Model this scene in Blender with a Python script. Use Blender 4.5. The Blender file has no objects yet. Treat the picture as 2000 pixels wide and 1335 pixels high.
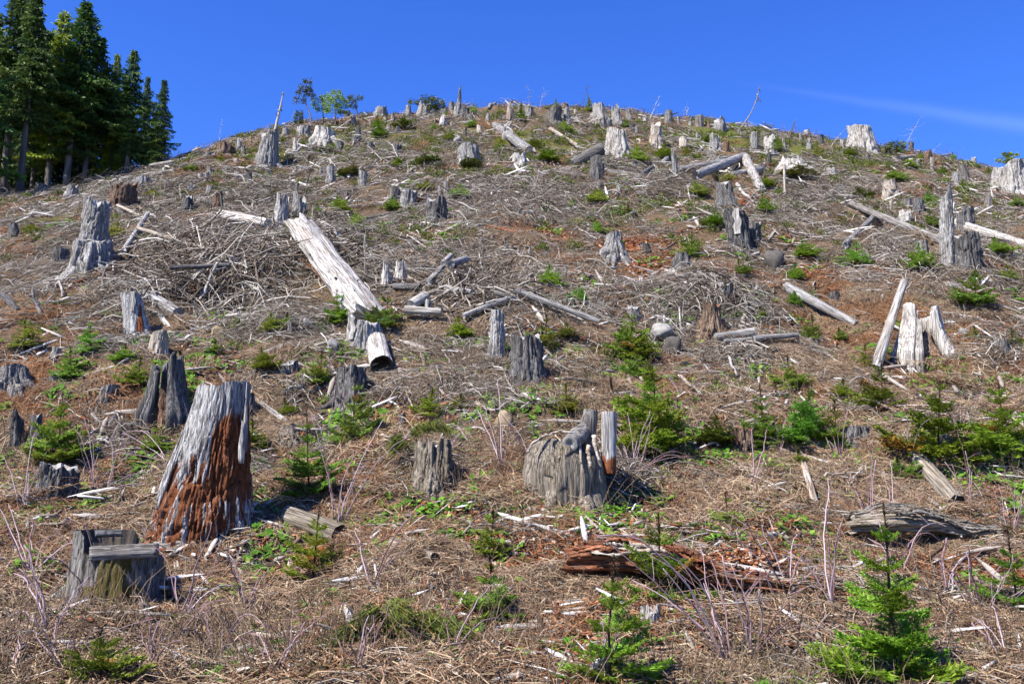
import bpy, math, random
import numpy as np
from mathutils import Vector, Matrix, Euler

random.seed(7)
RNG = np.random.default_rng(7)
scene = bpy.context.scene
COL = scene.collection
R = math.radians

# ------------------------------------------------------------------ camera
EYE = 1.7
PITCH = R(10.0)
FOC = 35.0 / 36.0 * 2000.0
cam_data = bpy.data.cameras.new('camera')
cam_data.lens = 35.0
cam_data.sensor_width = 36.0
cam_data.clip_end = 5000.0
cam = bpy.data.objects.new('camera', cam_data)
COL.objects.link(cam)
cam.location = (0, 0, EYE)
cam.rotation_euler = (R(90) + PITCH, 0, 0)
scene.camera = cam

# ------------------------------------------------------------------ sky and sun
SUN_AZ = R(-128.0)       # clockwise from +Y: over the photographer's left shoulder
SUN_EL = R(50.0)
world = bpy.data.worlds.new('World')
scene.world = world
world.use_nodes = True
wn, wl = world.node_tree.nodes, world.node_tree.links
wn.clear()
wout = wn.new('ShaderNodeOutputWorld')
bg = wn.new('ShaderNodeBackground')
bg.inputs['Strength'].default_value = 0.086
sky = wn.new('ShaderNodeTexSky')
sky.sky_type = 'NISHITA'
sky.sun_disc = False
sky.sun_elevation = SUN_EL
sky.sun_rotation = SUN_AZ
sky.altitude = 1200.0
sky.air_density = 1.0
sky.dust_density = 0.25
sky.ozone_density = 3.0
hs = wn.new('ShaderNodeHueSaturation')
hs.inputs['Hue'].default_value = 0.518
hs.inputs['Saturation'].default_value = 1.28
hs.inputs['Value'].default_value = 1.0
wl.new(sky.outputs['Color'], hs.inputs['Color'])

def wmath(op, a, b=None):
    n = wn.new('ShaderNodeMath')
    n.operation = op
    for i, v in enumerate((a, b)):
        if v is None:
            continue
        if isinstance(v, (int, float)):
            n.inputs[i].default_value = v
        else:
            wl.new(v, n.inputs[i])
    return n.outputs[0]

# a faint streak of cirrus, a great-circle band of directions in the sky
def sky_dir(px, py):
    F = Vector((0, math.cos(PITCH), math.sin(PITCH)))
    U = Vector((0, -math.sin(PITCH), math.cos(PITCH)))
    return (F + Vector((1, 0, 0)) * ((px - 1000) / FOC) + U * ((667.5 - py) / FOC)).normalized()
c_a, c_b = sky_dir(1490, 168), sky_dir(2010, 247)
c_n = c_a.cross(c_b).normalized()
c_t = (c_b - c_a).normalized()
geo = wn.new('ShaderNodeNewGeometry')
def wdot(v):
    n = wn.new('ShaderNodeVectorMath')
    n.operation = 'DOT_PRODUCT'
    wl.new(geo.outputs['Incoming'], n.inputs[0])
    n.inputs[1].default_value = tuple(-x for x in v)
    return n.outputs['Value']
cn = wn.new('ShaderNodeTexNoise')
cn.inputs['Scale'].default_value = 14.0
cn.inputs['Detail'].default_value = 5.0
wl.new(geo.outputs['Incoming'], cn.inputs['Vector'])
off = wmath('ADD', wdot(c_n), wmath('MULTIPLY', wmath('SUBTRACT', cn.outputs['Fac'], 0.5), 0.006))
width = wmath('MULTIPLY', wmath('ADD', wdot(c_t), 0.12 - c_a.dot(c_t)), 0.020)
width = wmath('MAXIMUM', width, 0.002)
q = wmath('DIVIDE', off, width)
band = wmath('POWER', 2.718, wmath('MULTIPLY', wmath('MULTIPLY', q, q), -1.0))
along = wn.new('ShaderNodeMapRange')
along.inputs['From Min'].default_value = c_a.dot(c_t) - 0.03
along.inputs['From Max'].default_value = c_b.dot(c_t) - 0.02
wl.new(wdot(c_t), along.inputs['Value'])
fac = wmath('MULTIPLY', wmath('MULTIPLY', band, along.outputs['Result']), 0.075)
cmix = wn.new('ShaderNodeMixRGB')
cmix.inputs['Color2'].default_value = (5.2, 6.6, 9.0, 1)
wl.new(fac, cmix.inputs['Fac'])
deep = wn.new('ShaderNodeMixRGB')          # the clear, polarised blue of mountain air
deep.blend_type = 'MULTIPLY'
deep.inputs['Fac'].default_value = 1.0
deep.inputs['Color2'].default_value = (0.86, 1.06, 1.34, 1)
wl.new(hs.outputs['Color'], deep.inputs['Color1'])
wl.new(deep.outputs['Color'], cmix.inputs['Color1'])
wl.new(cmix.outputs['Color'], bg.inputs['Color'])
wl.new(bg.outputs['Background'], wout.inputs['Surface'])

sun_data = bpy.data.lights.new('sun', 'SUN')
sun_data.energy = 5.0
sun_data.angle = R(0.53)
sun_data.color = (1.0, 0.94, 0.84)
sun = bpy.data.objects.new('sun', sun_data)
COL.objects.link(sun)
SUN_DIR = Vector((math.sin(SUN_AZ) * math.cos(SUN_EL), math.cos(SUN_AZ) * math.cos(SUN_EL), math.sin(SUN_EL)))
sun.rotation_euler = SUN_DIR.to_track_quat('Z', 'Y').to_euler()

scene.view_settings.view_transform = 'Standard'
scene.view_settings.look = 'None'
scene.view_settings.exposure = 1.26
scene.view_settings.gamma = 1.0
scene.view_settings.use_curve_mapping = False
scene.render.engine = 'CYCLES'
scene.cycles.max_bounces = 3
scene.cycles.diffuse_bounces = 1
scene.cycles.glossy_bounces = 1
scene.cycles.transmission_bounces = 2
scene.cycles.transparent_max_bounces = 4
scene.cycles.use_denoising = True
scene.cycles.use_adaptive_sampling = True
scene.cycles.adaptive_threshold = 0.03
scene.cycles.debug_use_spatial_splits = True
scene.cycles.use_light_tree = False

# ------------------------------------------------------------------ noise
def _hash(ix, iy, iz, seed):
    h = (ix * 374761393 + iy * 668265263 + iz * 2147483647 + seed * 1274126177) & 0xFFFFFFFF
    h = ((h ^ (h >> 13)) * 1274126177) & 0xFFFFFFFF
    h = h ^ (h >> 16)
    return (h & 0xFFFF) / 32767.5 - 1.0

def noise(x, y, z=0.0, seed=0):
    x, y, z = np.broadcast_arrays(np.asarray(x, float), np.asarray(y, float), np.asarray(z, float))
    ix, iy, iz = np.floor(x).astype(np.int64), np.floor(y).astype(np.int64), np.floor(z).astype(np.int64)
    fx, fy, fz = x - ix, y - iy, z - iz
    u, v, w = fx * fx * (3 - 2 * fx), fy * fy * (3 - 2 * fy), fz * fz * (3 - 2 * fz)
    def L(a, b, t):
        return a + (b - a) * t
    r = []
    for dz in (0, 1):
        a = L(_hash(ix, iy, iz + dz, seed), _hash(ix + 1, iy, iz + dz, seed), u)
        b = L(_hash(ix, iy + 1, iz + dz, seed), _hash(ix + 1, iy + 1, iz + dz, seed), u)
        r.append(L(a, b, v))
    return L(r[0], r[1], w)

def cells(u, v, pu, seed):
    """staves and blocks: nearest cell of a jittered lattice that closes after pu cells round; returns a value per cell and the distance to its edge"""
    u, v = np.broadcast_arrays(np.asarray(u, float), np.asarray(v, float))
    iu, iv = np.floor(u).astype(np.int64), np.floor(v).astype(np.int64)
    d1, d2, val = np.full(u.shape, 9.0), np.full(u.shape, 9.0), np.zeros(u.shape)
    for a in (-1, 0, 1):
        for b in (-1, 0, 1):
            cu, cv = iu + a, iv + b
            w = cu % pu
            jx, jy = _hash(w, cv, 1, seed) * 0.38, _hash(w, cv, 2, seed) * 0.45
            d = np.sqrt((u - cu - 0.5 - jx) ** 2 + (v - cv - 0.5 - jy) ** 2)
            near = d < d1
            d2 = np.where(near, d1, np.minimum(d2, d))
            val = np.where(near, _hash(w, cv, 3, seed), val)
            d1 = np.where(near, d, d1)
    return val, d2 - d1

def fbm(x, y, z=0.0, seed=0, o=3):
    s, a, f = 0.0, 1.0, 1.0
    for k in range(o):
        s = s + a * noise(np.asarray(x) * f, np.asarray(y) * f, np.asarray(z) * f, seed + k * 17)
        a *= 0.5
        f *= 2.03
    return s

# ------------------------------------------------------------------ terrain
_ty = np.linspace(-200, 400, 6001)
_sl = np.interp(_ty, [-200, -6, 0, 4, 7.5, 12, 15, 35, 53, 60, 68, 80, 400],
                [0.0, 0.0, 0.02, 0.07, 0.15, 0.30, 0.50, 0.535, 0.53, 0.42, 0.05, -0.22, -0.1])
_tz = np.concatenate([[0], np.cumsum((_sl[1:] + _sl[:-1]) * 0.5 * (_ty[1] - _ty[0]))])
_tz -= np.interp(0.0, _ty, _tz)
_dx = np.linspace(-300, 300, 6001)
_dd = np.interp(_dx, [-300, -80, -45, -31, -24, -20, -17, -13.5, -8, 0, 5, 9.3, 15, 18.5, 23, 28, 31, 45, 80, 300],
                [40, 18, 8.5, 4.9, 3.4, 2.5, 1.7, 0.75, 0.25, -0.25, 0.0, 0.35, 1.0, 1.7, 2.3, 3.3, 4.0, 7.6, 17, 40])
_dd = _dd + np.interp(_dx, [-31, -22, -21, -19, -16.8, -14.3, -12.6, -8, -5, 0, 5, 8.4, 11.4, 14.4, 17.1, 20, 23, 25.4, 29.7, 45],
                      [.1, .14, -.09, -.29, -.63, -.98, -.99, -1.02, -1.25, -1.27, -1.15, -.93, -.92, -.84, -1.0, -.68, -.67, -.34, -.33, 0])
_k = np.hanning(31); _k /= _k.sum()
_dd = np.convolve(np.pad(_dd, 15, mode='edge'), _k, mode='valid')

# hollows and mounds of the slope, those under slash added for deeper shadow: x, y, radius, height
BUMPS = []
EXCL = []        # footprints of big wood, kept free of loose litter: x, y, radius
def height(x, y):
    x, y = np.asarray(x, float), np.asarray(y, float)
    w = np.clip((y - 10) / 50.0, 0, 1.25)
    z = np.interp(y, _ty, _tz) - np.interp(x, _dx, _dd) * w ** 1.3
    k = np.clip((y - 3) / 8.0, 0.15, 1.0)
    z = z + k * (0.42 * noise(x / 9.0, y / 7.0, 0, 3) + 0.26 * noise(x / 3.2, y / 2.6, 0, 5)
                 + 0.15 * noise(x / 1.1, y / 1.0, 0, 8) + 0.075 * noise(x / 0.45, y / 0.42, 0, 9))
    for bx, by, br, bh in BUMPS:
        z = z + bh * np.exp(-((x - bx) ** 2 + (y - by) ** 2) / (br * br))
    return z

CF = np.array([0, math.cos(PITCH), math.sin(PITCH)])
CU = np.array([0, -math.sin(PITCH), math.cos(PITCH)])
def ray(px, py):
    return CF + np.array([1.0, 0, 0]) * ((px - 1000) / FOC) + CU * ((667.5 - py) / FOC)
_ry = np.concatenate([np.arange(4.0, 30, 0.02), np.arange(30, 75, 0.04)])
def hit(px, py):
    """Where the line of sight through a pixel of the photograph meets the hillside."""
    d = ray(px, py)
    x, z = d[0] / d[1] * _ry, EYE + d[2] / d[1] * _ry
    gap = z - height(x, _ry)
    below = np.nonzero(gap <= 0)[0]
    i = below[0] if len(below) else int(np.argmin(np.where(_ry > 40, gap, 99)))
    y = _ry[i]
    return np.array([x[i], y, float(height(x[i], y))])
def at_depth(px, py, y):
    d = ray(px, py)
    return np.array([d[0] / d[1] * y, y, EYE + d[2] / d[1] * y])
def mpp(p):
    """metres per photograph pixel at point p"""
    return float(np.dot(np.asarray(p) - np.array([0, 0, EYE]), CF)) / FOC
def project(P):
    P = np.asarray(P, float) - np.array([0, 0, EYE])
    f = P @ CF
    f = np.where(f > 0.5, f, 0.5)
    return 1000 + FOC * P[..., 0] / f, 667.5 - FOC * (P @ CU) / f

# soil zones (photograph pixels: x, y, half width, half height, weight)
Z_RED = [(1130, 1110, 120, 60, 1), (980, 1080, 100, 50, 1), (1010, 1220, 170, 80, .95), (1330, 1125, 240, 50, .9), (480, 1060, 110, 26, 1.0),
         (400, 1080, 60, 25, .6), (640, 1030, 60, 30, .35), (1240, 495, 70, 35, .85), (1030, 460, 90, 22, .9), (1470, 390, 30, 22, 1),
         (1170, 355, 50, 25, .5), (810, 385, 22, 8, .8), (1530, 505, 90, 40, .35), (1110, 1290, 150, 50, 1), (900, 1315, 120, 30, .8), (1250, 1240, 120, 40, .7), (700, 1060, 90, 30, .5), (1285, 250, 25, 20, .6), (1600, 1150, 200, 40, .3)]
Z_ORANGE = [(1000, 1260, 900, 110, .55), (500, 1150, 500, 90, .4), (1500, 1130, 500, 80, .4), (1700, 610, 260, 70, .9), (1560, 600, 100, 60, .8), (1880, 700, 140, 60, .7), (100, 770, 200, 70, .9), (60, 620, 110, 80, .7), (60, 500, 90, 40, .45),
            (1220, 520, 130, 60, .5), (250, 930, 200, 60, .3), (1450, 800, 220, 60, .3), (720, 900, 240, 60, .25), (1880, 1250, 200, 80, .35), (300, 1180, 300, 80, .35)]
Z_TAN = [(1860, 730, 90, 25, .9), (1560, 720, 60, 18, .6), (1900, 790, 120, 40, .5), (800, 930, 140, 60, .8), (560, 890, 90, 40, .7), (880, 1270, 120, 40, .6), (300, 1000, 180, 40, .35)]
Z_GREEN = [(700, 290, 330, 50, .7), (950, 280, 420, 50, .7), (1400, 270, 200, 40, .75), (1600, 300, 170, 45, .75), (1120, 430, 240, 60, .35), (800, 330, 200, 40, .5),
           (330, 380, 260, 50, .5), (120, 430, 170, 40, .6), (660, 400, 120, 40, .4), (1700, 430, 260, 60, .3), (880, 700, 240, 60, .35),
           (1060, 790, 300, 70, .45), (1180, 1000, 250, 40, .5), (1700, 900, 300, 60, .4), (560, 850, 220, 50, .35), (870, 480, 120, 40, .25), (830, 1000, 160, 40, .4), (330, 1000, 180, 30, .3)]
Z_GREY = [(430, 520, 260, 110, 1), (620, 560, 260, 90, .9), (960, 570, 240, 80, .9), (1150, 620, 120, 60, .6), (1420, 620, 170, 90, .8), (200, 360, 220, 35, .7), (1330, 340, 230, 50, .6),
          (1000, 390, 220, 60, .8), (1560, 400, 130, 60, .7), (450, 400, 180, 60, .7), (1480, 690, 130, 40, .9), (250, 850, 90, 60, .5), (880, 740, 150, 60, .4), (700, 330, 160, 40, .5), (1800, 460, 160, 60, .5)]
def zone(zs, px, py):
    s = np.zeros(np.shape(px))
    for x, y, a, b, k in zs:
        q = ((px - x) / a) ** 2 + ((py - y) / b) ** 2
        s = np.maximum(s, k * np.exp(-q * 0.9))
    return s
# ------------------------------------------------------------------ materials
def nt(mat):
    mat.use_nodes = True
    n, l = mat.node_tree.nodes, mat.node_tree.links
    n.clear()
    out = n.new('ShaderNodeOutputMaterial')
    b = n.new('ShaderNodeBsdfPrincipled')
    b.inputs['Roughness'].default_value = 0.85
    b.inputs['Specular IOR Level'].default_value = 0.18
    l.new(b.outputs[0], out.inputs[0])
    return n, l, b, out
def ramp(n, stops):
    r = n.new('ShaderNodeValToRGB')
    e = r.color_ramp.elements
    while len(e) > 1:
        e.remove(e[-1])
    e[0].position, e[0].color = stops[0][0], (*stops[0][1], 1)
    for p, c in stops[1:]:
        k = e.new(p)
        k.color = (*c, 1)
    return r
def noise_node(n, l, vec, scale, detail=6.0, rough=0.6, dist=0.0):
    t = n.new('ShaderNodeTexNoise')
    t.inputs['Scale'].default_value = scale
    t.inputs['Detail'].default_value = detail
    t.inputs['Roughness'].default_value = rough
    t.inputs['Distortion'].default_value = dist
    l.new(vec, t.inputs['Vector'])
    return t
def mapping(n, l, vec, sc):
    m = n.new('ShaderNodeMapping')
    m.inputs['Scale'].default_value = sc
    l.new(vec, m.inputs['Vector'])
    return m.outputs[0]
def mixc(n, l, fac, a, b, mode='MIX'):
    m = n.new('ShaderNodeMixRGB')
    m.blend_type = mode
    for s, v in ((0, fac), (1, a), (2, b)):
        if isinstance(v, (int, float)):
            m.inputs[s].default_value = v
        elif isinstance(v, tuple):
            m.inputs[s].default_value = (*v, 1)
        else:
            l.new(v, m.inputs[s])
    return m.outputs[0]
def mathn(n, l, op, a, b=None, clamp=False):
    m = n.new('ShaderNodeMath')
    m.operation = op
    m.use_clamp = clamp
    for i, v in enumerate((a, b)):
        if v is None:
            continue
        if isinstance(v, (int, float)):
            m.inputs[i].default_value = v
        else:
            l.new(v, m.inputs[i])
    return m.outputs[0]

MATS = {}
ALB = 0.68      # albedo scale of everything that lies in the sun
def wood(name, axis, dark, mid, light, blotch=(0.09, 0.07, 0.05), blotch_amt=0.35, grain=44.0, bump=0.7, rot=None, moss=None):
    """weathered wood with grain along one local axis"""
    key = name + '_' + axis
    m = bpy.data.materials.new(key)
    n, l, b, out = nt(m)
    tc = n.new('ShaderNodeTexCoord')
    oi = n.new('ShaderNodeObjectInfo')
    add = n.new('ShaderNodeVectorMath')
    add.operation = 'ADD'
    sc = n.new('ShaderNodeVectorMath')
    sc.operation = 'SCALE'
    comb = n.new('ShaderNodeCombineXYZ')
    for i in range(3):
        l.new(oi.outputs['Random'], comb.inputs[i])
    l.new(comb.outputs[0], sc.inputs[0])
    sc.inputs['Scale'].default_value = 37.0
    l.new(tc.outputs['Object'], add.inputs[0])
    l.new(sc.outputs[0], add.inputs[1])
    v = add.outputs[0]
    s = [1.0, 1.0, 1.0]
    s['xyz'.index(axis)] = 0.07
    g = noise_node(n, l, mapping(n, l, v, tuple(s)), grain, 8.0, 0.68, 0.35)
    r = ramp(n, [(0.30, dark), (0.47, mid), (0.66, light)])
    l.new(g.outputs['Fac'], r.inputs[0])
    col = r.outputs[0]
    s2 = [1.0, 1.0, 1.0]
    s2['xyz'.index(axis)] = 0.35
    bl = noise_node(n, l, mapping(n, l, v, tuple(s2)), 3.1, 5.0, 0.62)
    br = ramp(n, [(0.48, (0, 0, 0)), (0.66, (1, 1, 1))])
    l.new(bl.outputs['Fac'], br.inputs[0])
    col = mixc(n, l, mathn(n, l, 'MULTIPLY', br.outputs[0], blotch_amt), col, blotch)
    # dark checks and cracks with the grain
    s3 = [1.0, 1.0, 1.0]
    s3['xyz'.index(axis)] = 0.03
    ck = noise_node(n, l, mapping(n, l, v, tuple(s3)), 23.0, 3.0, 0.5)
    cr = ramp(n, [(0.43, (1, 1, 1)), (0.485, (0.25, 0.22, 0.2)), (0.5, (0.25, 0.22, 0.2)), (0.55, (1, 1, 1))])
    l.new(ck.outputs['Fac'], cr.inputs[0])
    col = mixc(n, l, 0.8, col, cr.outputs[0], 'MULTIPLY')
    if rot or moss:
        at = n.new('ShaderNodeAttribute')
        at.attribute_name = 'rot'
        rn = noise_node(n, l, mapping(n, l, v, tuple(s2)), 7.0, 6.0, 0.7)
        f = mathn(n, l, 'ADD', at.outputs['Fac'], mathn(n, l, 'MULTIPLY', mathn(n, l, 'SUBTRACT', rn.outputs['Fac'], 0.5), 1.2))
        fr = ramp(n, [(0.42, (0, 0, 0)), (0.56, (1, 1, 1))])
        l.new(f, fr.inputs[0])
        rg = noise_node(n, l, mapping(n, l, v, tuple(s2)), 19.0, 7.0, 0.75)
        rr = ramp(n, rot or moss)
        l.new(rg.outputs['Fac'], rr.inputs[0])
        col = mixc(n, l, fr.outputs[0], col, rr.outputs[0])
    hv = n.new('ShaderNodeHueSaturation')
    l.new(mathn(n, l, 'ADD', mathn(n, l, 'MULTIPLY', oi.outputs['Random'], 0.4 * ALB), 0.8 * ALB), hv.inputs['Value'])
    l.new(col, hv.inputs['Color'])
    l.new(hv.outputs[0], b.inputs['Base Color'])
    bp = n.new('ShaderNodeBump')
    bp.inputs['Strength'].default_value = bump
    bp.inputs['Distance'].default_value = 0.02
    hsum = mathn(n, l, 'ADD', g.outputs['Fac'], mathn(n, l, 'MULTIPLY', cr.outputs[0], 0.6))
    l.new(hsum, bp.inputs['Height'])
    l.new(bp.outputs[0], b.inputs['Normal'])
    MATS[key] = m
ROTC = [(0.25, (0.045, 0.018, 0.010)), (0.42, (0.155, 0.050, 0.020)), (0.56, (0.27, 0.095, 0.038)), (0.68, (0.33, 0.16, 0.085)), (0.78, (0.40, 0.33, 0.27))]
for ax in 'xz':
    wood('silver_wood', ax, (0.085, 0.08, 0.078), (0.31, 0.30, 0.29), (0.62, 0.61, 0.595), (0.15, 0.125, 0.10), 0.45)
    wood('white_wood', ax, (0.16, 0.14, 0.12), (0.53, 0.505, 0.47), (0.84, 0.82, 0.785), (0.26, 0.19, 0.13), 0.55, bump=0.8)
    wood('grey_wood', ax, (0.075, 0.07, 0.066), (0.22, 0.205, 0.19), (0.42, 0.40, 0.375), (0.12, 0.09, 0.065), 0.5)
    wood('dark_wood', ax, (0.032, 0.030, 0.031), (0.125, 0.12, 0.118), (0.29, 0.285, 0.28), (0.06, 0.048, 0.04), 0.45)
    wood('pale_wood', ax, (0.19, 0.15, 0.11), (0.46, 0.40, 0.33), (0.70, 0.65, 0.57), (0.36, 0.19, 0.09), 0.5, bump=0.6)
    wood('brown_wood', ax, (0.05, 0.033, 0.024), (0.17, 0.115, 0.08), (0.36, 0.28, 0.215), (0.21, 0.075, 0.03), 0.5)
    wood('rotten_wood', ax, (0.12, 0.115, 0.115), (0.43, 0.425, 0.42), (0.72, 0.715, 0.71), (0.21, 0.165, 0.13), 0.30, rot=ROTC, bump=0.9)
    wood('red_wood', ax, (0.075, 0.024, 0.012), (0.27, 0.095, 0.042), (0.46, 0.27, 0.17), (0.32, 0.085, 0.028), 0.6, bump=1.0)
    wood('straw_wood', ax, (0.11, 0.092, 0.07), (0.28, 0.24, 0.19), (0.48, 0.43, 0.36), (0.17, 0.13, 0.06), 0.45)
wood('mossy_bark', 'z', (0.07, 0.066, 0.062), (0.21, 0.20, 0.185), (0.42, 0.40, 0.375), (0.12, 0.095, 0.07), 0.45,
     moss=[(0.3, (0.05, 0.04, 0.012)), (0.5, (0.14, 0.11, 0.028)), (0.7, (0.25, 0.20, 0.09))], bump=1.0)

def cutface(name, dark, light, crack=0.6):
    m = bpy.data.materials.new(name)
    n, l, b, out = nt(m)
    tc = n.new('ShaderNodeTexCoord')
    w = n.new('ShaderNodeTexNoise')
    w.inputs['Scale'].default_value = 6.0
    w.inputs['Detail'].default_value = 8.0
    l.new(tc.outputs['Object'], w.inputs['Vector'])
    fine = noise_node(n, l, tc.outputs['Object'], 45.0, 5.0, 0.7)
    r = ramp(n, [(0.3, tuple(c * ALB for c in dark)), (0.7, tuple(c * ALB for c in light))])
    l.new(mathn(n, l, 'ADD', mathn(n, l, 'MULTIPLY', w.outputs['Fac'], 0.6), mathn(n, l, 'MULTIPLY', fine.outputs['Fac'], 0.4)), r.inputs[0])
    l.new(r.outputs[0], b.inputs['Base Color'])
    bp = n.new('ShaderNodeBump')
    bp.inputs['Strength'].default_value = crack
    bp.inputs['Distance'].default_value = 0.02
    l.new(fine.outputs['Fac'], bp.inputs['Height'])
    l.new(bp.outputs[0], b.inputs['Normal'])
    MATS[name] = m
cutface('cut_grey', (0.20, 0.19, 0.18), (0.58, 0.56, 0.54))
cutface('cut_pale', (0.36, 0.31, 0.25), (0.74, 0.70, 0.64))
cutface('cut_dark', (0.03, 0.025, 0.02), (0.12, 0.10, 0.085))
cutface('cut_red', (0.10, 0.035, 0.015), (0.42, 0.22, 0.12))
cutface('stone', (0.20, 0.19, 0.18), (0.48, 0.46, 0.43))
cutface('dark_stone', (0.05, 0.045, 0.04), (0.17, 0.155, 0.14))
cutface('tan_stone', (0.22, 0.16, 0.09), (0.50, 0.40, 0.26))

def toned(name, stops, transl=0.0, rough=0.8, spec=0.15, vary=0.3, hue=0.0):
    """colour picked per piece by the 'tone' attribute"""
    m = bpy.data.materials.new(name)
    lit = ALB * (1.32 if transl else 1.0)
    n, l, b, out = nt(m)
    b.inputs['Roughness'].default_value = rough
    b.inputs['Specular IOR Level'].default_value = spec
    at = n.new('ShaderNodeAttribute')
    at.attribute_name = 'tone'
    r = ramp(n, stops)
    l.new(at.outputs['Fac'], r.inputs[0])
    oi = n.new('ShaderNodeObjectInfo')
    hv = n.new('ShaderNodeHueSaturation')
    l.new(r.outputs[0], hv.inputs['Color'])
    l.new(mathn(n, l, 'ADD', mathn(n, l, 'MULTIPLY', oi.outputs['Random'], vary * lit), (1 - vary / 2) * lit), hv.inputs['Value'])
    if hue:
        l.new(mathn(n, l, 'ADD', mathn(n, l, 'MULTIPLY', oi.outputs['Random'], hue), 0.5 - hue / 2), hv.inputs['Hue'])
    tint = mixc(n, l, 1.0, hv.outputs[0], oi.outputs['Color'], 'MULTIPLY')
    l.new(tint, b.inputs['Base Color'])
    if transl:
        t = n.new('ShaderNodeBsdfTranslucent')
        l.new(tint, t.inputs['Color'])
        mx = n.new('ShaderNodeMixShader')
        mx.inputs[0].default_value = transl
        l.new(b.outputs[0], mx.inputs[1])
        l.new(t.outputs[0], mx.inputs[2])
        l.new(mx.outputs[0], out.inputs[0])
    MATS[name] = m
toned('twig', [(0, (0.036, 0.027, 0.020)), (0.35, (0.145, 0.113, 0.086)), (0.7, (0.33, 0.285, 0.235)), (1, (0.62, 0.585, 0.53))])
toned('straw', [(0, (0.05, 0.032, 0.022)), (0.3, (0.165, 0.098, 0.058)), (0.65, (0.33, 0.22, 0.135)), (0.9, (0.47, 0.355, 0.23)), (1, (0.62, 0.52, 0.38))])
toned('rust', [(0, (0.07, 0.028, 0.013)), (0.5, (0.25, 0.115, 0.05)), (1, (0.42, 0.24, 0.13))])
toned('chip', [(0, (0.11, 0.032, 0.013)), (0.5, (0.31, 0.105, 0.042)), (0.82, (0.45, 0.24, 0.13)), (1, (0.66, 0.55, 0.43))])
toned('herb', [(0, (0.04, 0.11, 0.010)), (0.6, (0.10, 0.23, 0.022)), (1, (0.24, 0.36, 0.05))], 0.3)
toned('heath', [(0, (0.04, 0.06, 0.012)), (0.5, (0.105, 0.145, 0.024)), (0.85, (0.20, 0.23, 0.045)), (1, (0.26, 0.15, 0.05))], 0.2)
toned('needle', [(0, (0.055, 0.11, 0.008)), (0.5, (0.20, 0.30, 0.035)), (1, (0.40, 0.49, 0.085))], 0.45, 0.55, 0.25, 0.45, 0.05)
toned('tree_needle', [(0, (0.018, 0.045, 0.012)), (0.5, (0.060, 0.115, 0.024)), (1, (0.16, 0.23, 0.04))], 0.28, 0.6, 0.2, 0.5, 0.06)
toned('light_needle', [(0, (0.06, 0.10, 0.010)), (0.5, (0.18, 0.25, 0.02)), (1, (0.34, 0.40, 0.05))], 0.25, 0.6, 0.2, 0.4)
toned('dull_needle', [(0, (0.04, 0.05, 0.015)), (0.5, (0.11, 0.125, 0.03)), (1, (0.22, 0.20, 0.06))], 0.2)
toned('slab', [(0, (0.05, 0.03, 0.02)), (0.3, (0.18, 0.12, 0.08)), (0.55, (0.34, 0.30, 0.26)), (1, (0.78, 0.75, 0.71))])
toned('cane', [(0, (0.10, 0.045, 0.04)), (0.4, (0.27, 0.165, 0.175)), (1, (0.50, 0.39, 0.43))], 0.0, 0.5, 0.35)
toned('tree_bark', [(0, (0.07, 0.06, 0.055)), (1, (0.20, 0.185, 0.18))])
toned('stalk', [(0, (0.07, 0.045, 0.03)), (0.5, (0.22, 0.155, 0.10)), (1, (0.45, 0.36, 0.25))])
toned('pale_stick', [(0, (0.15, 0.12, 0.10)), (0.4, (0.36, 0.32, 0.28)), (0.8, (0.58, 0.54, 0.49)), (1, (0.74, 0.70, 0.65))])
toned('stem', [(0, (0.04, 0.025, 0.015)), (1, (0.11, 0.07, 0.04))])
toned('green_stem', [(0, (0.10, 0.11, 0.02)), (1, (0.27, 0.28, 0.06))])

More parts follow.
